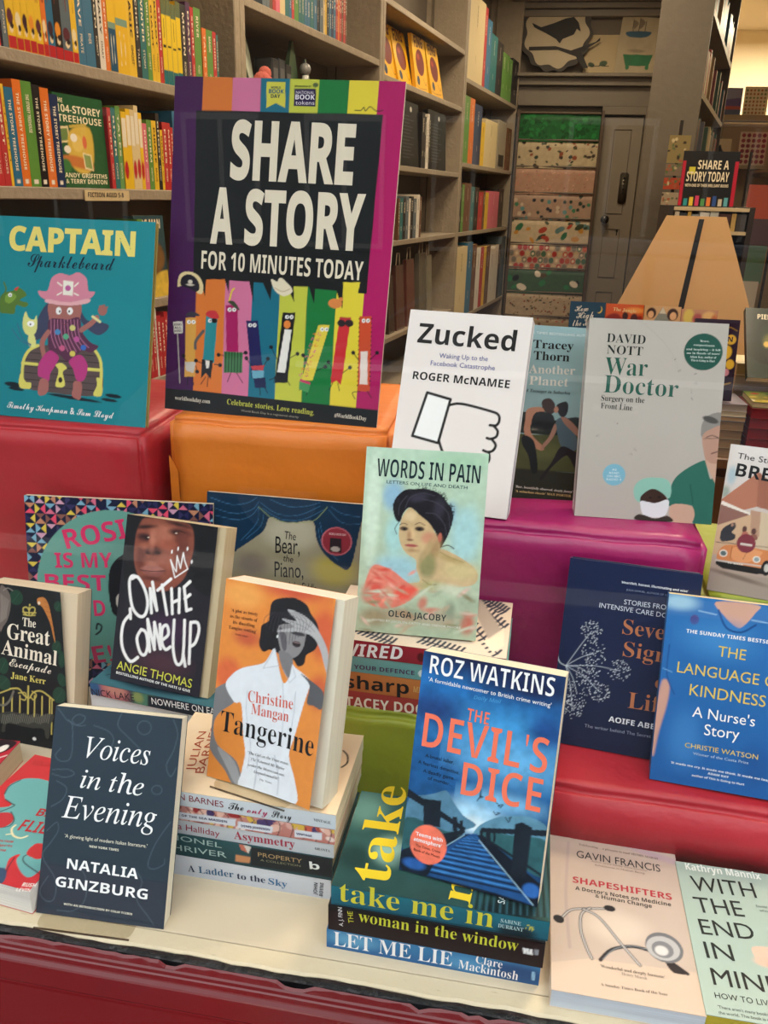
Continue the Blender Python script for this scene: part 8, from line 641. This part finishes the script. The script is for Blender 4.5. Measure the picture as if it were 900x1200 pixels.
print_board('picture', .50, .80, 1.58, 1.99, 7.28, 12, 'leaning print of a sailing ship above a green bathtub', [('g', '#a89a7e', '#a3957a'), ('p', '#2f6b45', [45, 140, 265, 150, 245, 70, 75, 60], 1, 0), ('e', '#2f6b45', 90, 50, 14, 16, 1, 0), ('e', '#2f6b45', 235, 58, 14, 16, 1, 0), ('p', '#37566a', [50, 300, 220, 310, 190, 270, 70, 265], 2, 1), ('s', '#4a4438', 5, [90, 300, 85, 385], 0), ('s', '#4a4438', 5, [130, 300, 132, 400], 0), ('s', '#4a4438', 5, [175, 300, 180, 380], 0), ('p', '#776a58', [92, 380, 125, 360, 95, 320], 1, 1), ('p', '#776a58', [135, 395, 172, 370, 138, 325], 1, 1), ('e', '#8a7c66', 140, 170, 60, 12, 6, 0), ('n', .1, 40, 3)], roll=-4)
# rack of gift-wrap sheets hanging over rods
rk = empty('gift_wrap_rack', Matrix.Translation((-.2, 7.40, FLOOR)), 'tall rack of hanging gift-wrap sheets in front of the back wall', 'rack')
MB().box(0, .02, -.16, .0, 0, 1.97).box(.645, .665, -.16, .0, 0, 1.97).box(0, .665, -.02, 0, 1.94, 1.97).build('frame', mat('#4c3a2a', .6), rk)
WR = [('green', '#17602c', 'a'), ('jungle', '#b8a888', 'j'), ('pale pink speckled', '#b08a74', 's'), ('spotted', '#a88c78', 'd'), ('dinosaur', '#c4b294', 'n'), ('hexagon', '#b39a86', 'h'), ('football', '#3f5c44', 'f'), ('dotted cream', '#b5a288', 'c'), ('circle-patterned', '#a99578', 'o'), ('bunting', '#b09a7c', 'u'), ('dashed beige', '#a8916e', 'e')]
for i, (nm, col, kd) in enumerate(WR):
    z1 = 1.312 - i * .195; w, h = .64, .215; r = random.Random(40 + i); ops = [('g', col, col), ('n', .25 if kd == 'a' else .12, 22, i)]
    pal = {'j': ['#3a3028', '#5a6a3c', '#8a4a30', '#2c3a2c'], 's': ['#c47a68', '#8a5a4a', '#d0a890'], 'd': ['#1c2230', '#3f7a5a', '#5a8a8a', '#c8b49c', '#2c3c34'], 'n': ['#2f6a48', '#a8402c', '#5a7a78', '#3a4430', '#c08a3c'], 'h': ['#a83a34', '#4a6a54', '#c8b08c', '#7a7468', '#b85a40'], 'f': ['#e0d8c8', '#15181a', '#2f7a4c', '#5a4a30'], 'c': ['#8a4a34', '#4a4438', '#7a6a44'], 'o': ['#7a5a3c', '#a85a48', '#3f4a54'], 'u': ['#a03c38', '#4a3a30', '#3c5a5a'], 'e': ['#8a5a34', '#6a5238'], 'a': ['#1f7a38', '#0f4a20']}[kd]
    if kd == 'h':
        for a in range(15):
            for q in range(4): ops.append(('e', r.choice(pal), 22 + a * 44 + (q % 2) * 22, 25 + q * 50, 20, 24, 2, 0)); (a + q) % 3 == 0 and ops.append(('e', '#e0cdb4', 22 + a * 44 + (q % 2) * 22, 25 + q * 50, 10, 12, 2, 0))
    else:
        N = {'j': 60, 's': 110, 'd': 46, 'n': 24, 'f': 12, 'c': 90, 'o': 40, 'u': 50, 'e': 60, 'a': 120}[kd]; R_ = {'j': (8, 20), 's': (3, 8), 'd': (13, 17), 'n': (16, 40), 'f': (22, 44), 'c': (4, 9), 'o': (7, 14), 'u': (6, 12), 'e': (4, 8), 'a': (6, 24)}[kd]
        for q in range(N): x = r.uniform(0, 640); y = r.uniform(0, 215); rr = r.uniform(*R_); ops.append(('e', r.choice(pal), x, y, rr, rr * (1 if kd in 'dco' else r.uniform(.4, .9)), 1, 0 if kd in 'dco' else r.uniform(-60, 60)))
    picture('gift_wrap_sheet', ops, w, h, rk, Matrix.Translation((.012, -.09 - i * .004, z1 - h - FLOOR)) @ Matrix.Rotation(PI / 2, 4, 'X'), res=6, zf=lambda x, y: .006 * np.sin(x * 9) + .03 * (np.clip((y - .15) / .065, 0, 1)) ** 2 * -1, rough=.5)
    MB().tube([(.01, -.085 - i * .004, z1 - FLOOR - .006), (.655, -.085 - i * .004, z1 - FLOOR - .006)], .008).build('rod', mat('#5a4a38', .5), rk)
# door
dr = empty('door_1', Matrix.Translation((.475, 7.36, FLOOR + .005))); dr['kind'] = 'structure'
dm = mat('#857b6c', .5, bump=.2, bscale=25, var=.08, vscale=8)
MB().box(0, .30, 0, .045, 0, 1.93).build('door_leaf', dm, dr)
for z0, z1 in ((.12, .60), (.72, 1.10), (1.22, 1.84)): MB().box(.085, .088, -.006, 0, z0, z1).box(.215, .218, -.006, 0, z0, z1).box(.085, .218, -.006, 0, z0, z0 + .004).box(.085, .218, -.006, 0, z1, z1 + .004).build('panel_moulding', mat('#4a4236', .6), dr)
MB().lathe([(.012, 0), (.012, .03), (.028, .04), (.034, .055), (.028, .07), (.01, .075)], 20, Matrix.Translation((.085, 0, 1.175)) @ Matrix.Rotation(PI / 2, 4, 'X')).build('door_knob', mat('#17120e', .25, coat=.5), dr, smooth=True)
MB().box(.17, .235, -.022, 0, 1.30, 1.53).build('keypad_lock', mat('#5c564a', .35, .6), dr, bevel=.008)
kp = [o for o in dr.children if o.name.startswith('keypad_lock')][0]
for i in range(5): MB().lathe([(.008, 0), (.008, .006), (.005, .008)], 10, Matrix.Translation((.203, -.022, 1.38 + i * .028)) @ Matrix.Rotation(PI / 2, 4, 'X')).build('lock_button', mat('#15130f', .4), kp)
MB().lathe([(.009, 0), (.007, .003)], 12, Matrix.Translation((.195, -.001, 1.09)) @ Matrix.Rotation(PI / 2, 4, 'X')).box(.191, .199, -.003, 0, 1.055, 1.085).build('keyhole', mat('#0c0a08', .6), dr)
struct('trim_5', MB().box(.78, .80, 7.32, 7.42, FLOOR, 1.36).box(.80, .84, 7.30, 7.42, FLOOR, 1.36).box(.84, .865, 7.33, 7.42, FLOOR, 1.36).box(.865, .95, 7.31, 7.42, FLOOR, 1.36).box(.45, .474, 7.34, 7.42, FLOOR, 1.36).box(.45, .95, 7.33, 7.42, 1.30, 1.36), trimm, bevel=.003, seg=1)

# ------------------------------------------------------------------ passage bookcase and the bright room behind
B2 = Matrix.Translation((.80, 5.0, 0)) @ Matrix.Rotation(math.radians(76), 4, 'Z')
b = empty('bookcase', B2, 'dark tall bookcase beside the door, end panel facing the window', 'bookcase')
e2 = mat('#5e5548', .6, bump=.2, bscale=30, var=.1)
MB().box(0, .03, 0, .26, FLOOR, CEIL - .01).build('end_panel', e2, b); MB().box(2.0, 2.03, 0, .26, FLOOR, CEIL - .01).build('upright', e2, b); MB().box(.03, 2.0, .24, .26, FLOOR, CEIL - .01).build('back_panel', back_m, b)
for z in (-.2, .2, .55, .88, 1.22, 1.60): MB().box(.0305, 1.9995, .002, .239, z - .03, z).build('shelf', edge_m, b)
r = random.Random(8); NM = {'#c8b48c': 'tan', '#7a2c2c': 'maroon', '#2c5a6a': 'teal', '#d8c8a0': 'cream', '#8a6a3c': 'brown', '#3a5a44': 'green', '#a84a3a': 'brick red', '#5a5a64': 'grey'}; cs = list(NM)
for z, hh, sn in ((.55, .24, 'lowest filled'), (.88, .26, 'second filled'), (1.22, .24, 'third filled'), (1.60, .22, 'top')):
    s = .04; q = 0
    while s < 1.9:
        t = r.uniform(.03, .07); col = r.choice(cs); M = B2 @ Matrix.Translation((s, .01, z + .0005)); hx = hh * r.uniform(.8, 1)
        o = empty('book', M, f'{NM[col]} book, {ordn(q)} from the near end, {sn} shelf of the dark bookcase', 'book', 'books on the dark bookcase beside the door'); MB().box(0, t - .001, 0, .001, 0, hx).box(0, .001, .001, .15, 0, hx).box(t - .002, t - .001, .001, .15, 0, hx).build('cover', mat(col, .5), o)
        MB().box(.001, t - .002, .001, .148, .002, hx - .003).build('page_block', paper_mat('#c8b690'), o); s += t + (r.uniform(.1, .3) if r.random() < .15 else .001); q += 1
# gift-card column beside the door (narrow strip of cards on the end panel)
b = empty('card_spinner', Matrix.Translation((.640, 4.74, 0)), 'narrow stand of patterned cards in front of the dark bookcase end', 'card rack')
MB().box(.045, .06, .05, .065, FLOOR, 1.06).box(-.06, .16, -.05, .16, FLOOR, FLOOR + .03).build('stand_pole', mat('#2a241c', .5, .5), b)
for i, (col, z0, z1) in enumerate((('#8a7a50', .86, .99), ('#7a6a58', .80, .855), ('#a8452c', .735, .79), ('#a09078', .60, .72), ('#8a7c68', .53, .59), ('#7a7260', .47, .52), ('#8a3a2c', .42, .46), ('#6a3430', .35, .41))):
    picture('greeting_card', [('g', col, col)] + [('e', r.choice(['#3a3024', '#c8b890', '#5a6a44', '#a05a3c']), r.uniform(0, 105), r.uniform(0, (z1 - z0) * 1000), r.uniform(4, 12), r.uniform(3, 8), 1, r.uniform(0, 90)) for _ in range(14)], .105, z1 - z0, b, Matrix.Translation((0, .035, z0)) @ Matrix.Rotation(PI / 2, 4, 'X'), res=4, rough=.4)
# ledge with cards on the far cream wall
b = empty('wall_shelf', Matrix.Translation((1.28, 7.2, 1.30)), 'long pale ledge holding square cards in the bright room', 'shelf'); MB().box(0, .9, 0, .16, -.04, 0).build('board', mat('#a89878', .6), b); MB().box(.05, .07, .02, .16, -.9, -.04).box(.8, .82, .02, .16, -.9, -.04).build('bracket', mat('#8a7c60', .6), b)
struct('trim_6', MB().box(1.22, 1.44, 7.05, 7.37, .955, .979).box(1.445, 1.64, 6.96, 7.37, .92, .944).box(1.645, 3.0, 6.86, 7.37, .875, .899), mat('#a89878', .7))
struct('trim_7', MB().box(1.2, 3.1, 7.37, 7.42, FLOOR, 1.27), mat('#b09e7c', .8))
def card(x, y, z, w, h, col, label, ops=(), yaw=0, lean=8, g=None):
    o = empty('greeting_card', pose(x, y, z, yaw, lean, 0), label, 'card', g); MB().box(0, w, 0, h, -.004, 0).build('card_board', mat(col, .5), o); picture('printed_face', [('g', col, col)] + list(ops), w, h, o, res=4, rough=.4); return o
dots = lambda w, h, cl, st, rr: [('e', random.Random(int(a * 7 + q)).choice(cl), a, q, rr, rr, .6, 0) for a in np.arange(st * .7, w, st) for q in np.arange(st * .7, h, st)]
card(1.295, 7.26, 1.301, .165, .19, '#8d8fb0', 'square card with a purple and red landscape on the far ledge', [('p', '#6a5a90', [0, 95, 165, 120, 165, 60, 0, 60], 4, 1), ('p', '#b05a4c', [0, 60, 165, 62, 165, 35, 0, 40], 3, 1), ('p', '#5a6488', [0, 40, 165, 40, 165, 0, 0, 0], 3, 0)])
card(1.475, 7.26, 1.301, .17, .20, '#e6d8b8', 'square cream card with rows of brown dots on the far ledge', dots(170, 200, ['#a8845c', '#7a8a5c', '#b07048'], 26, 8))
card(1.235, 7.10, .98, .17, .15, '#dccaa4', 'cream card with a black leaping shape below the ledge', [('p', '#1c1a18', [20, 30, 60, 60, 90, 110, 110, 70, 150, 40, 120, 30, 80, 50, 50, 25], 3, 1)])
card(1.442, 7.00, .945, .19, .23, '#dcc8b0', 'cream card with dark red berries below the ledge', dots(200, 230, ['#8a2c34', '#9c3a3c'], 36, 14))
card(1.665, 6.9, .90, .25, .30, '#a03038', 'large crimson card at the right edge')
# column of coloured papers
b = empty('paper_rack', Matrix.Translation((1.31, 5.9, 0)), 'hanging column of plain coloured papers at the right edge', 'rack'); MB().box(-.02, -.01, .0, .03, FLOOR, .98).box(.19, .20, 0, .03, FLOOR, .98).build('frame', mat('#2c241c', .5), b)
for i, (col, z0, z1, x) in enumerate((('#e06a54', .585, .79, .0), ('#6a5664', .42, .59, -.02), ('#5f8068', .20, .43, -.035), ('#d8d0c4', .03, .21, -.05))):
    MB().box(x, x + .20, -.01 - i * .012, -.007 - i * .012, z0, z1).build('coloured_sheet', mat(col, .55), b)
b = empty('card_rack', Matrix.Translation((1.28, 4.5, 0)), 'dark rack with rows of cards at the right edge', 'card rack'); MB().box(0, .02, 0, .3, FLOOR, 1.0).box(.6, .62, 0, .3, FLOOR, 1.0).build('frame', mat('#2c221a', .5), b)
for i in range(6): MB().box(.02, .6, 0, .22, -.12 + i * .13, -.112 + i * .13).build('tray', mat('#3a2c20', .5), b)
for i in range(6):
    for k in range(5): picture('greeting_card', [('g', ['#b8303c', '#d8c8a8', '#8a2c38', '#c8b090', '#7a7a8a', '#c8a860'][i], '#a08868')] + dots(95, 90, ['#5a2c28', '#e0d0b0'], 30, 9), .095, .10, b, Matrix.Translation((.025 + k * .11, .05, -.11 + i * .13)) @ Matrix.Rotation(math.radians(80), 4, 'X'), res=6)
# ------------------------------------------------------------------ SHARE A STORY TODAY stand with books
b = empty('display_stand', Matrix.Translation((.57, 3.98, 0)), 'dark book stand topped by a SHARE A STORY TODAY sign', 'display stand')
MB().box(0, .022, 0, .30, FLOOR, .66).box(.335, .357, 0, .30, FLOOR, .66).box(.022, .335, .28, .30, FLOOR, .66).build('stand_body', mat('#2a2422', .5), b)
for z in (-.05, .25, .56, .655): MB().box(.0225, .3345, .002, .279, z - .014, z).build('shelf', mat('#c9b894' if z > .5 else '#3a3028', .5), b)
sg = [('g', '#161616', '#161616'), ('p', '#b01c34', [0, 0, 14, 0, 14, 182, 0, 182], .5, 0), ('p', '#b01c34', [216, 0, 232, 0, 232, 182, 216, 182], .5, 0), ('p', '#c8c03c', [30, 128, 56, 128, 56, 158, 30, 158], .5, 0)] + [('p', ['#2c8a94', '#d8b83c', '#c03c64', '#4a8a4c', '#d87a3c', '#2c4a8a', '#b8b0a0', '#5aa0b0'][i], [22 + i * 24, 0, 38 + i * 24, 0, 38 + i * 24, 30 + i % 3 * 6, 22 + i * 24, 30 + i % 3 * 6], .6, 0) for i in range(8)]
o = empty('sign', pose(.612, 4.03, .66, 0, 6, 0), 'black SHARE A STORY TODAY sign with red side borders, above the tan card', 'sign'); MB().box(0, .232, 0, .182 + .04, -.006, 0).build('card', mat('#161616', .5), o)
picture('printed_face', sg, .232, .222, o, res=2); lettering('lettering', [('SHARE A', 'S', '#e8dcc0', 64, 150, 128, 36, 0), ('STORY TODAY', 'S', '#e8dcc0', 22, 100, 176, 40, 0), ('WITH ONE OF THESE BRILLIANT BOOKS', 'S', '#e8dcc0', 20, 78, 180, 12, 0)], o, z=.001)
for i, (x, wd_, hh, col) in enumerate(((.03, .02, .075, '#d8d0c0'), (.052, .03, .07, '#2c3a4a'), (.084, .016, .08, '#c8a84c'), (.102, .03, .066, '#8a9aa4'), (.135, .04, .075, '#e0e4e4'), (.178, .035, .078, '#cfd8d8'), (.215, .05, .07, '#4a2c28'), (.268, .02, .072, '#b89a5c'), (.29, .04, .07, '#3a3a3c'))):
    o = empty('book', Matrix.Translation((.57 + x, 3.99, .5605)), f'{["pale","navy","gold","grey-blue","white","off-white","brown","tan","black"][i]} small book on the stand under the black sign', 'book'); MB().box(0, wd_ - .001, 0, .001, 0, hh).box(0, .001, .001, .1, 0, hh).box(wd_ - .002, wd_ - .001, .001, .1, 0, hh).build('cover', mat(col, .5), o); MB().box(.001, wd_ - .002, .001, .098, .001, hh - .002).build('page_block', paper_mat('#d0c098'), o)
o = empty('price_strip', Matrix.Translation((.60, 3.972, .545)), 'pink-edged white label strip on the stand shelf below the black sign', 'label'); MB().box(0, .19, 0, .003, 0, .032).build('card', mat('#d8c8b8', .5), o); lettering('lettering', [('TOP TUCKER', 'S', '#a83c50', 20, 9, 150, 16, 0)], o, Matrix.Translation((0, -.0004, 0)) @ Matrix.Rotation(PI / 2, 4, 'X'), z=0)

# ------------------------------------------------------------------ table behind the window with piles of books
tb = empty('table', Matrix.Translation((.30, 2.12, FLOOR)), 'brown wooden display table behind the window, right side', 'table'); wm = mat('#6b4526', .4, var=.2, vscale=5, coat=.2); H_ = .070 - FLOOR
MB().box(-.32, 1.5, 0, 1.1, H_ - .03, H_).build('table_top', wm, tb, bevel=.004, seg=1)
MB().box(-.28, 1.46, .04, 1.06, H_ - .28, H_ - .031).build('apron', mat('#5d3c22', .45, var=.15, vscale=5), tb)
dw = MB().box(.12, .62, .028, .039, H_ - .26, H_ - .06).build('drawer', mat('#70492a', .4, var=.15, vscale=5), tb, bevel=.003, seg=1); MB().box(.30, .44, .012, .028, H_ - .16, H_ - .145).build('drawer_handle', mat('#c8a890', .3, .4), dw)
for x in (-.28, 1.40):
    for y in (.04, 1.0): MB().box(x, x + .06, y, y + .06, 0, H_ - .29).build('leg', wm, tb)
# tan display card standing on the table
b = empty('display_card', Matrix.Translation((0, 2.74, .071)), 'tall tan cardboard trapezoid with a dark strip down its middle', 'display card')
def trap(z): t = (z - .636) / -.251; return .39 - .106 * t, .561 + .107 * t
(xa, xb), (xc, xd) = trap(.636), trap(.075)
MB().hexa([(xc, 0, 0), (xc, .006, 0), (xa, 0, .563), (xa, .006, .563), (xd, 0, 0), (xd, .006, 0), (xb, 0, .563), (xb, .006, .563)]).build('card_panel', mat('#e6bd88', .4, var=.05, vscale=3, coat=.2), b)
MB().hexa([(.436, -.002, 0), (.436, -.0002, 0), (.4835, -.002, .555), (.4835, -.0002, .555), (.456, -.002, 0), (.456, -.0002, 0), (.4985, -.002, .555), (.4985, -.0002, .555)]).build('dark_strip', mat('#17171a', .4), b)
MB().box(.40, .54, .0062, .26, 0, .006).build('foot', mat('#b07c44', .6), b)
rb = empty('display_riser', Matrix.Translation((.10, 2.44, .0705)), 'plain wooden riser on the table under four small upright books', 'riser'); MB().box(0, .50, 0, .18, 0, .172).build('box', wm, rb, bevel=.003, seg=1)
def upbook(X, Y, Z, w, h, T, col, label, art, txt, yaw=0, lean=8): return book(label, pose(X, Y, Z, yaw, lean, 0), w, h, T, col, art=art, txt=txt, res=1.6)
upbook(.122, 2.46, .248, .098, .153, .012, '#1f4a6a', 'dark blue book with hand-drawn white title and crescent moon', [('g', '#1c4668', '#1f4e70'), ('e', '#e8d060', 82, 133, 8, 10, .5, 0), ('e', '#1c4668', 79, 135, 8, 10, .5, 0)], [('How', 'c', '#e8eef0', 14, 125, 38, 16, 4), ('High', 'c', '#e8eef0', 20, 106, 48, 18, 4), ('the Moon', 'c', '#e8eef0', 12, 84, 70, 18, 4)])
upbook(.222, 2.462, .248, .104, .151, .012, '#c8502c', 'orange-red book with small dark figures', [('g', '#d8602c', '#b83c20'), ('p', '#8a2418', [0, 110, 30, 125, 60, 105, 100, 120, 104, 60, 0, 60], 3, 1), ('e', '#3a1814', 55, 118, 8, 12, 2, 0), ('e', '#f0a050', 80, 135, 26, 8, 4, 0), ('e', '#4a1c18', 80, 112, 10, 14, 2, 0)], [('The Jungle', 'b', '#f0d8a0', 20, 132, 64, 9, -3)])
upbook(.328, 2.464, .248, .100, .150, .012, '#6a3a34', 'book cover with a grey mountain between two dark-haired children', [('g', '#d8b48a', '#c08a60'), ('p', '#8a9290', [18, 90, 50, 148, 84, 90], 1, 0), ('p', '#d8d8d0', [42, 130, 50, 148, 60, 130], .6, 0), ('e', '#3a2420', 78, 128, 15, 17, 2, 0), ('e', '#e8bc94', 80, 124, 9, 11, 1, 0), ('e', '#3a2420', 20, 130, 13, 15, 2, 0), ('e', '#e8bc94', 19, 126, 8, 10, 1, 0), ('p', '#7a2c2c', [0, 80, 100, 80, 100, 0, 0, 0], 3, 0)], None)
upbook(.430, 2.466, .243, .098, .150, .012, '#b0705a', 'book with blurred pink and yellow cover, rightmost of the small upright four', [('g', '#c89880', '#a86a58'), ('e', '#e0d070', 20, 130, 14, 22, 5, 0), ('e', '#b05a60', 45, 125, 14, 14, 5, 0), ('e', '#e8c48a', 75, 132, 18, 14, 5, 0), ('e', '#c87850', 90, 118, 10, 20, 4, 0)], None)
upbook(.415, 2.14, .212, .105, .198, .016, '#2a1830', 'dark purple book with yellow shapes behind the beige surgeon cover', [('g', '#2c1a34', '#241528'), ('e', '#e0b83c', 88, 150, 12, 12, 1, 0), ('e', '#e0b83c', 78, 118, 15, 18, 2, 20), ('e', '#e0b83c', 92, 90, 10, 12, 1, 0), ('e', '#c88aa0', 84, 70, 8, 9, 1, 0), ('s', '#8a6a2c', 4, [60, 60, 75, 40, 98, 45], 1), ('s', '#8a6a2c', 3, [60, 170, 80, 180, 100, 172], 1)], [('N', 'S', '#2c1a34', 80, 145, 12, 12, 0)], lean=14)
upbook(.550, 2.15, .272, .150, .205, .018, '#1f3a2c', 'dark green forest-scene book tilted back on the cream-edged pile', [('g', '#0f241b', '#08120d'), ('e', '#203a20', 100, 110, 60, 60, 16, 0), ('e', '#6f7038', 55, 105, 14, 20, 7, 0), ('e', '#d8b860', 48, 98, 7, 8, 2, 0), ('s', '#0f1c16', 7, [12, 20, 18, 90, 14, 150, 30, 190], 1), ('s', '#0f1c16', 4, [16, 120, 36, 150, 50, 165], 1), ('s', '#0f1c16', 4, [16, 140, 4, 165], 1), ('e', '#1a241e', 48, 72, 6, 14, 1, 0), ('p', '#16281e', [0, 60, 40, 40, 90, 50, 120, 30, 150, 40, 150, 0, 0, 0], 3, 1), ('p', '#3a5a48', [90, 90, 110, 120, 130, 85, 120, 50, 95, 50], 3, 1)], [('PIERS TORDAY', 'S', '#e8e0cc', 28, 172, 110, 15, -2)], lean=42)
def pile(x, y, w, d, z, items, where, yaw=0):
    n_ = len(items)
    for i, (t, col, pg, lab) in enumerate(items):
        M = Matrix.Translation((x, y, z)) @ Matrix.Rotation(math.radians(yaw + ((i * 37) % 5 - 2) * .8), 4, 'Z'); o = empty('book', M, lab if 'alike' not in lab else f"{lab.split(',')[0]}, {['topmost', 'second from the top', 'third from the top', 'fourth from the top', 'fifth from the top', 'sixth from the top', 'lowest'][n_ - 1 - i]} of the {where}", 'book', None if 'alike' not in lab else where)
        # fore-edge towards the window, spine away
        MB().box(0, w, 0, d, 0, .0008).box(0, w, 0, d, t - .0014, t - .0006).box(0, w, d - .0008, d, .0008, t - .0014).build('cover', mat(col, .45, coat=.2), o)
        MB().box(.001, w - .001, .002, d - .001, .0008, t - .0014).build('page_block', paper_mat(pg), o)
        z += t
    return z
al = 'cream-edged book, one of the alike copies piled under the forest-scene book'
z = .0705
al2 = 'red-edged book, one of the alike copies piled at the right edge of the table'
z = pile(.570, 2.13, .22, .14, z, [(.026, '#7a1c20', '#8a2026', al2)] * 5, 'pile at the right edge of the table', 0)
z = pile(.572, 2.14, .20, .13, z, [(.014, '#5a8a4a', '#d8c8a0', 'green and yellow patterned book on top of the red-edged pile')], 'x')
picture('cover_picture', [('g', '#7aa04c', '#c8b04c')] + [('e', random.Random(i).choice(['#c8402c', '#e8d060', '#3a7a3c', '#e8e0c0']), 12 * i, 20 + 40 * (i % 3), 9, 12, 2, 30 * i) for i in range(17)], .2, .13, bpy.data.objects[[o.name for o in COL.objects if o.get('label', '').startswith('green and yellow')][0]], Matrix.Translation((0, 0, .0138)), res=3)
pile(.558, 2.30, .22, .14, .0705, [(.03, '#d8c8a0', '#c8ac80', al)] * 7, 'pile under the forest-scene book', 0)
ag = 'tan-edged book, one of the alike copies left of the red pile'
z = pile(.478, 2.135, .082, .14, .0705, [(.023, '#8a7a5c', '#9c8060', ag)] * 4, 'pile left of the red-edged one', 0)
z = pile(.476, 2.135, .085, .13, z, [(.012, '#3a5a74', '#c8a070', 'blue and orange book on the tan-edged pile'), (.014, '#c8bca4', '#d0c4a8', 'pale thin book second from the top of the tan-edged pile'), (.018, '#9a94a4', '#a89c90', 'grey-lilac book on top of the tan-edged pile')], 'x')

# ------------------------------------------------------------------ the street behind the camera (seen in the pane)
struct('pavement', MB().box(-8, 8, -1.9, .45, -.92, -.80), mat('#3c3b3a', .85, var=.1, vscale=3, bump=.2))
struct('road', MB().box(-14, 14, -12, -1.9, -1.0, -.93), mat('#262729', .85, var=.15, vscale=4, bump=.3))
def building(x0, x1, y, h, col, label, nf, nw):
    b = empty('building', Matrix.Translation((x0, y, -.93)), label, 'building'); w = x1 - x0
    MB().box(0, w - .02, -3, 0, 0, h).build('facade', mat(col, .85, bump=.3, bscale=6, var=.2, vscale=2), b)
    MB().box(0, w - .02, -3, .15, h, h + .25).build('cornice', mat('#5a544a', .8), b)
    for f in range(nf):
        for k in range(nw):
            cx = w * (k + .5) / nw; z = .9 + f * 3.0
            fr = MB().box(cx - .55, cx + .55, .001, .05, z, z + .06).box(cx - .55, cx - .49, .001, .05, z + .06, z + 1.6).box(cx + .49, cx + .55, .001, .05, z + .06, z + 1.6).box(cx - .55, cx + .55, .001, .05, z + 1.6, z + 1.68).box(cx - .03, cx + .03, .001, .04, z + .06, z + 1.6).build('window', mat('#8f8a80', .6), b)
            MB().box(cx - .49, cx + .49, .0005, .012, z + .06, z + 1.6).build('pane', mat('#0e1216', .1), fr)
building(-13, -5.2, -10.5, 9.5, '#2c1e19', 'dark brick terrace across the street, left of the plastered house', 3, 4)
building(-5.2, 3.5, -10.8, 10.5, '#38322c', 'plastered house across the street between two brick terraces', 3, 5)
building(3.5, 14, -10.5, 9.0, '#281c18', 'brick terrace across the street, at the end of the row', 3, 5)
struct('curb', MB().box(-14, 14, -2.05, -1.9, -.99, -.80), mat('#8f8c86', .8))
# parked car
cr = empty('car', Matrix.Translation((-1.9, -2.35, -.93)), 'parked dark silver-blue hatchback at the kerb, mirrored in the window', 'car'); body_m = mat('#1f2c38', .18, coat=1)
prof_c = [(0, .35), (.05, .62), (.25, .80), (1.05, .92), (3.85, .95), (4.05, .80), (4.1, .45), (3.9, .28), (.3, .28)]
XZ = Matrix(((1, 0, 0, 0), (0, 0, -1, 0), (0, 1, 0, 0), (0, 0, 0, 1)))
MB().prism(prof_c, 0, 1.7, XZ).build('car_body', body_m, cr, bevel=.06, seg=3)
MB().prism([(1.0, .90), (1.75, 1.38), (2.1, 1.44), (3.2, 1.42), (3.85, .94)], .16, 1.54, XZ).build('cabin', mat('#0b0f14', .05, coat=1), cr, bevel=.04, seg=3)
MB().prism([(1.72, 1.385), (2.1, 1.45), (3.22, 1.43), (3.3, 1.38), (2.1, 1.39)], .18, 1.52, XZ).build('roof', body_m, cr, bevel=.01)
for x in (.2, 1.9): pass
for x in (.85, 3.25):
    for yy in (-.02, -1.5):
        wl = MB().lathe([(.05, 0), (.27, 0), (.31, .03), (.31, .17), (.27, .2), (.05, .2)], 28, Matrix.Translation((x, yy, .31)) @ Matrix.Rotation(PI / 2, 4, 'X')).build('wheel', mat('#111214', .7), cr, smooth=False)
        MB().lathe([(.04, -.005), (.17, -.005), (.19, .01)], 20, Matrix.Translation((x, yy + .006, .31)) @ Matrix.Rotation(-PI / 2, 4, 'X')).build('hubcap', mat('#9aa0a6', .3, .8), wl)
MB().hexa([(.95, .002, .905), (.95, .018, .905), (.95, .002, .93), (.95, .010, .93), (3.85, .002, .925), (3.85, .018, .925), (3.85, .002, .95), (3.85, .010, .95)]).build('chrome_strip', mat('#dfe4e8', .35, .3), cr)
MB().box(2.35, 2.39, -.165, -.15, .95, 1.40).build('door_pillar', body_m, cr)
MB().hexa([(1.55, .02, .95), (1.55, .12, .95), (1.58, .02, 1.08), (1.58, .12, 1.08), (1.75, .02, .95), (1.75, .12, .95), (1.73, .02, 1.08), (1.73, .12, 1.08)]).build('wing_mirror', body_m, cr, bevel=.02)
for x in (2.2, 3.3): MB().box(x, x + .18, .001, .025, .80, .825).build('door_handle', mat('#b8bcc0', .3, .8), cr)
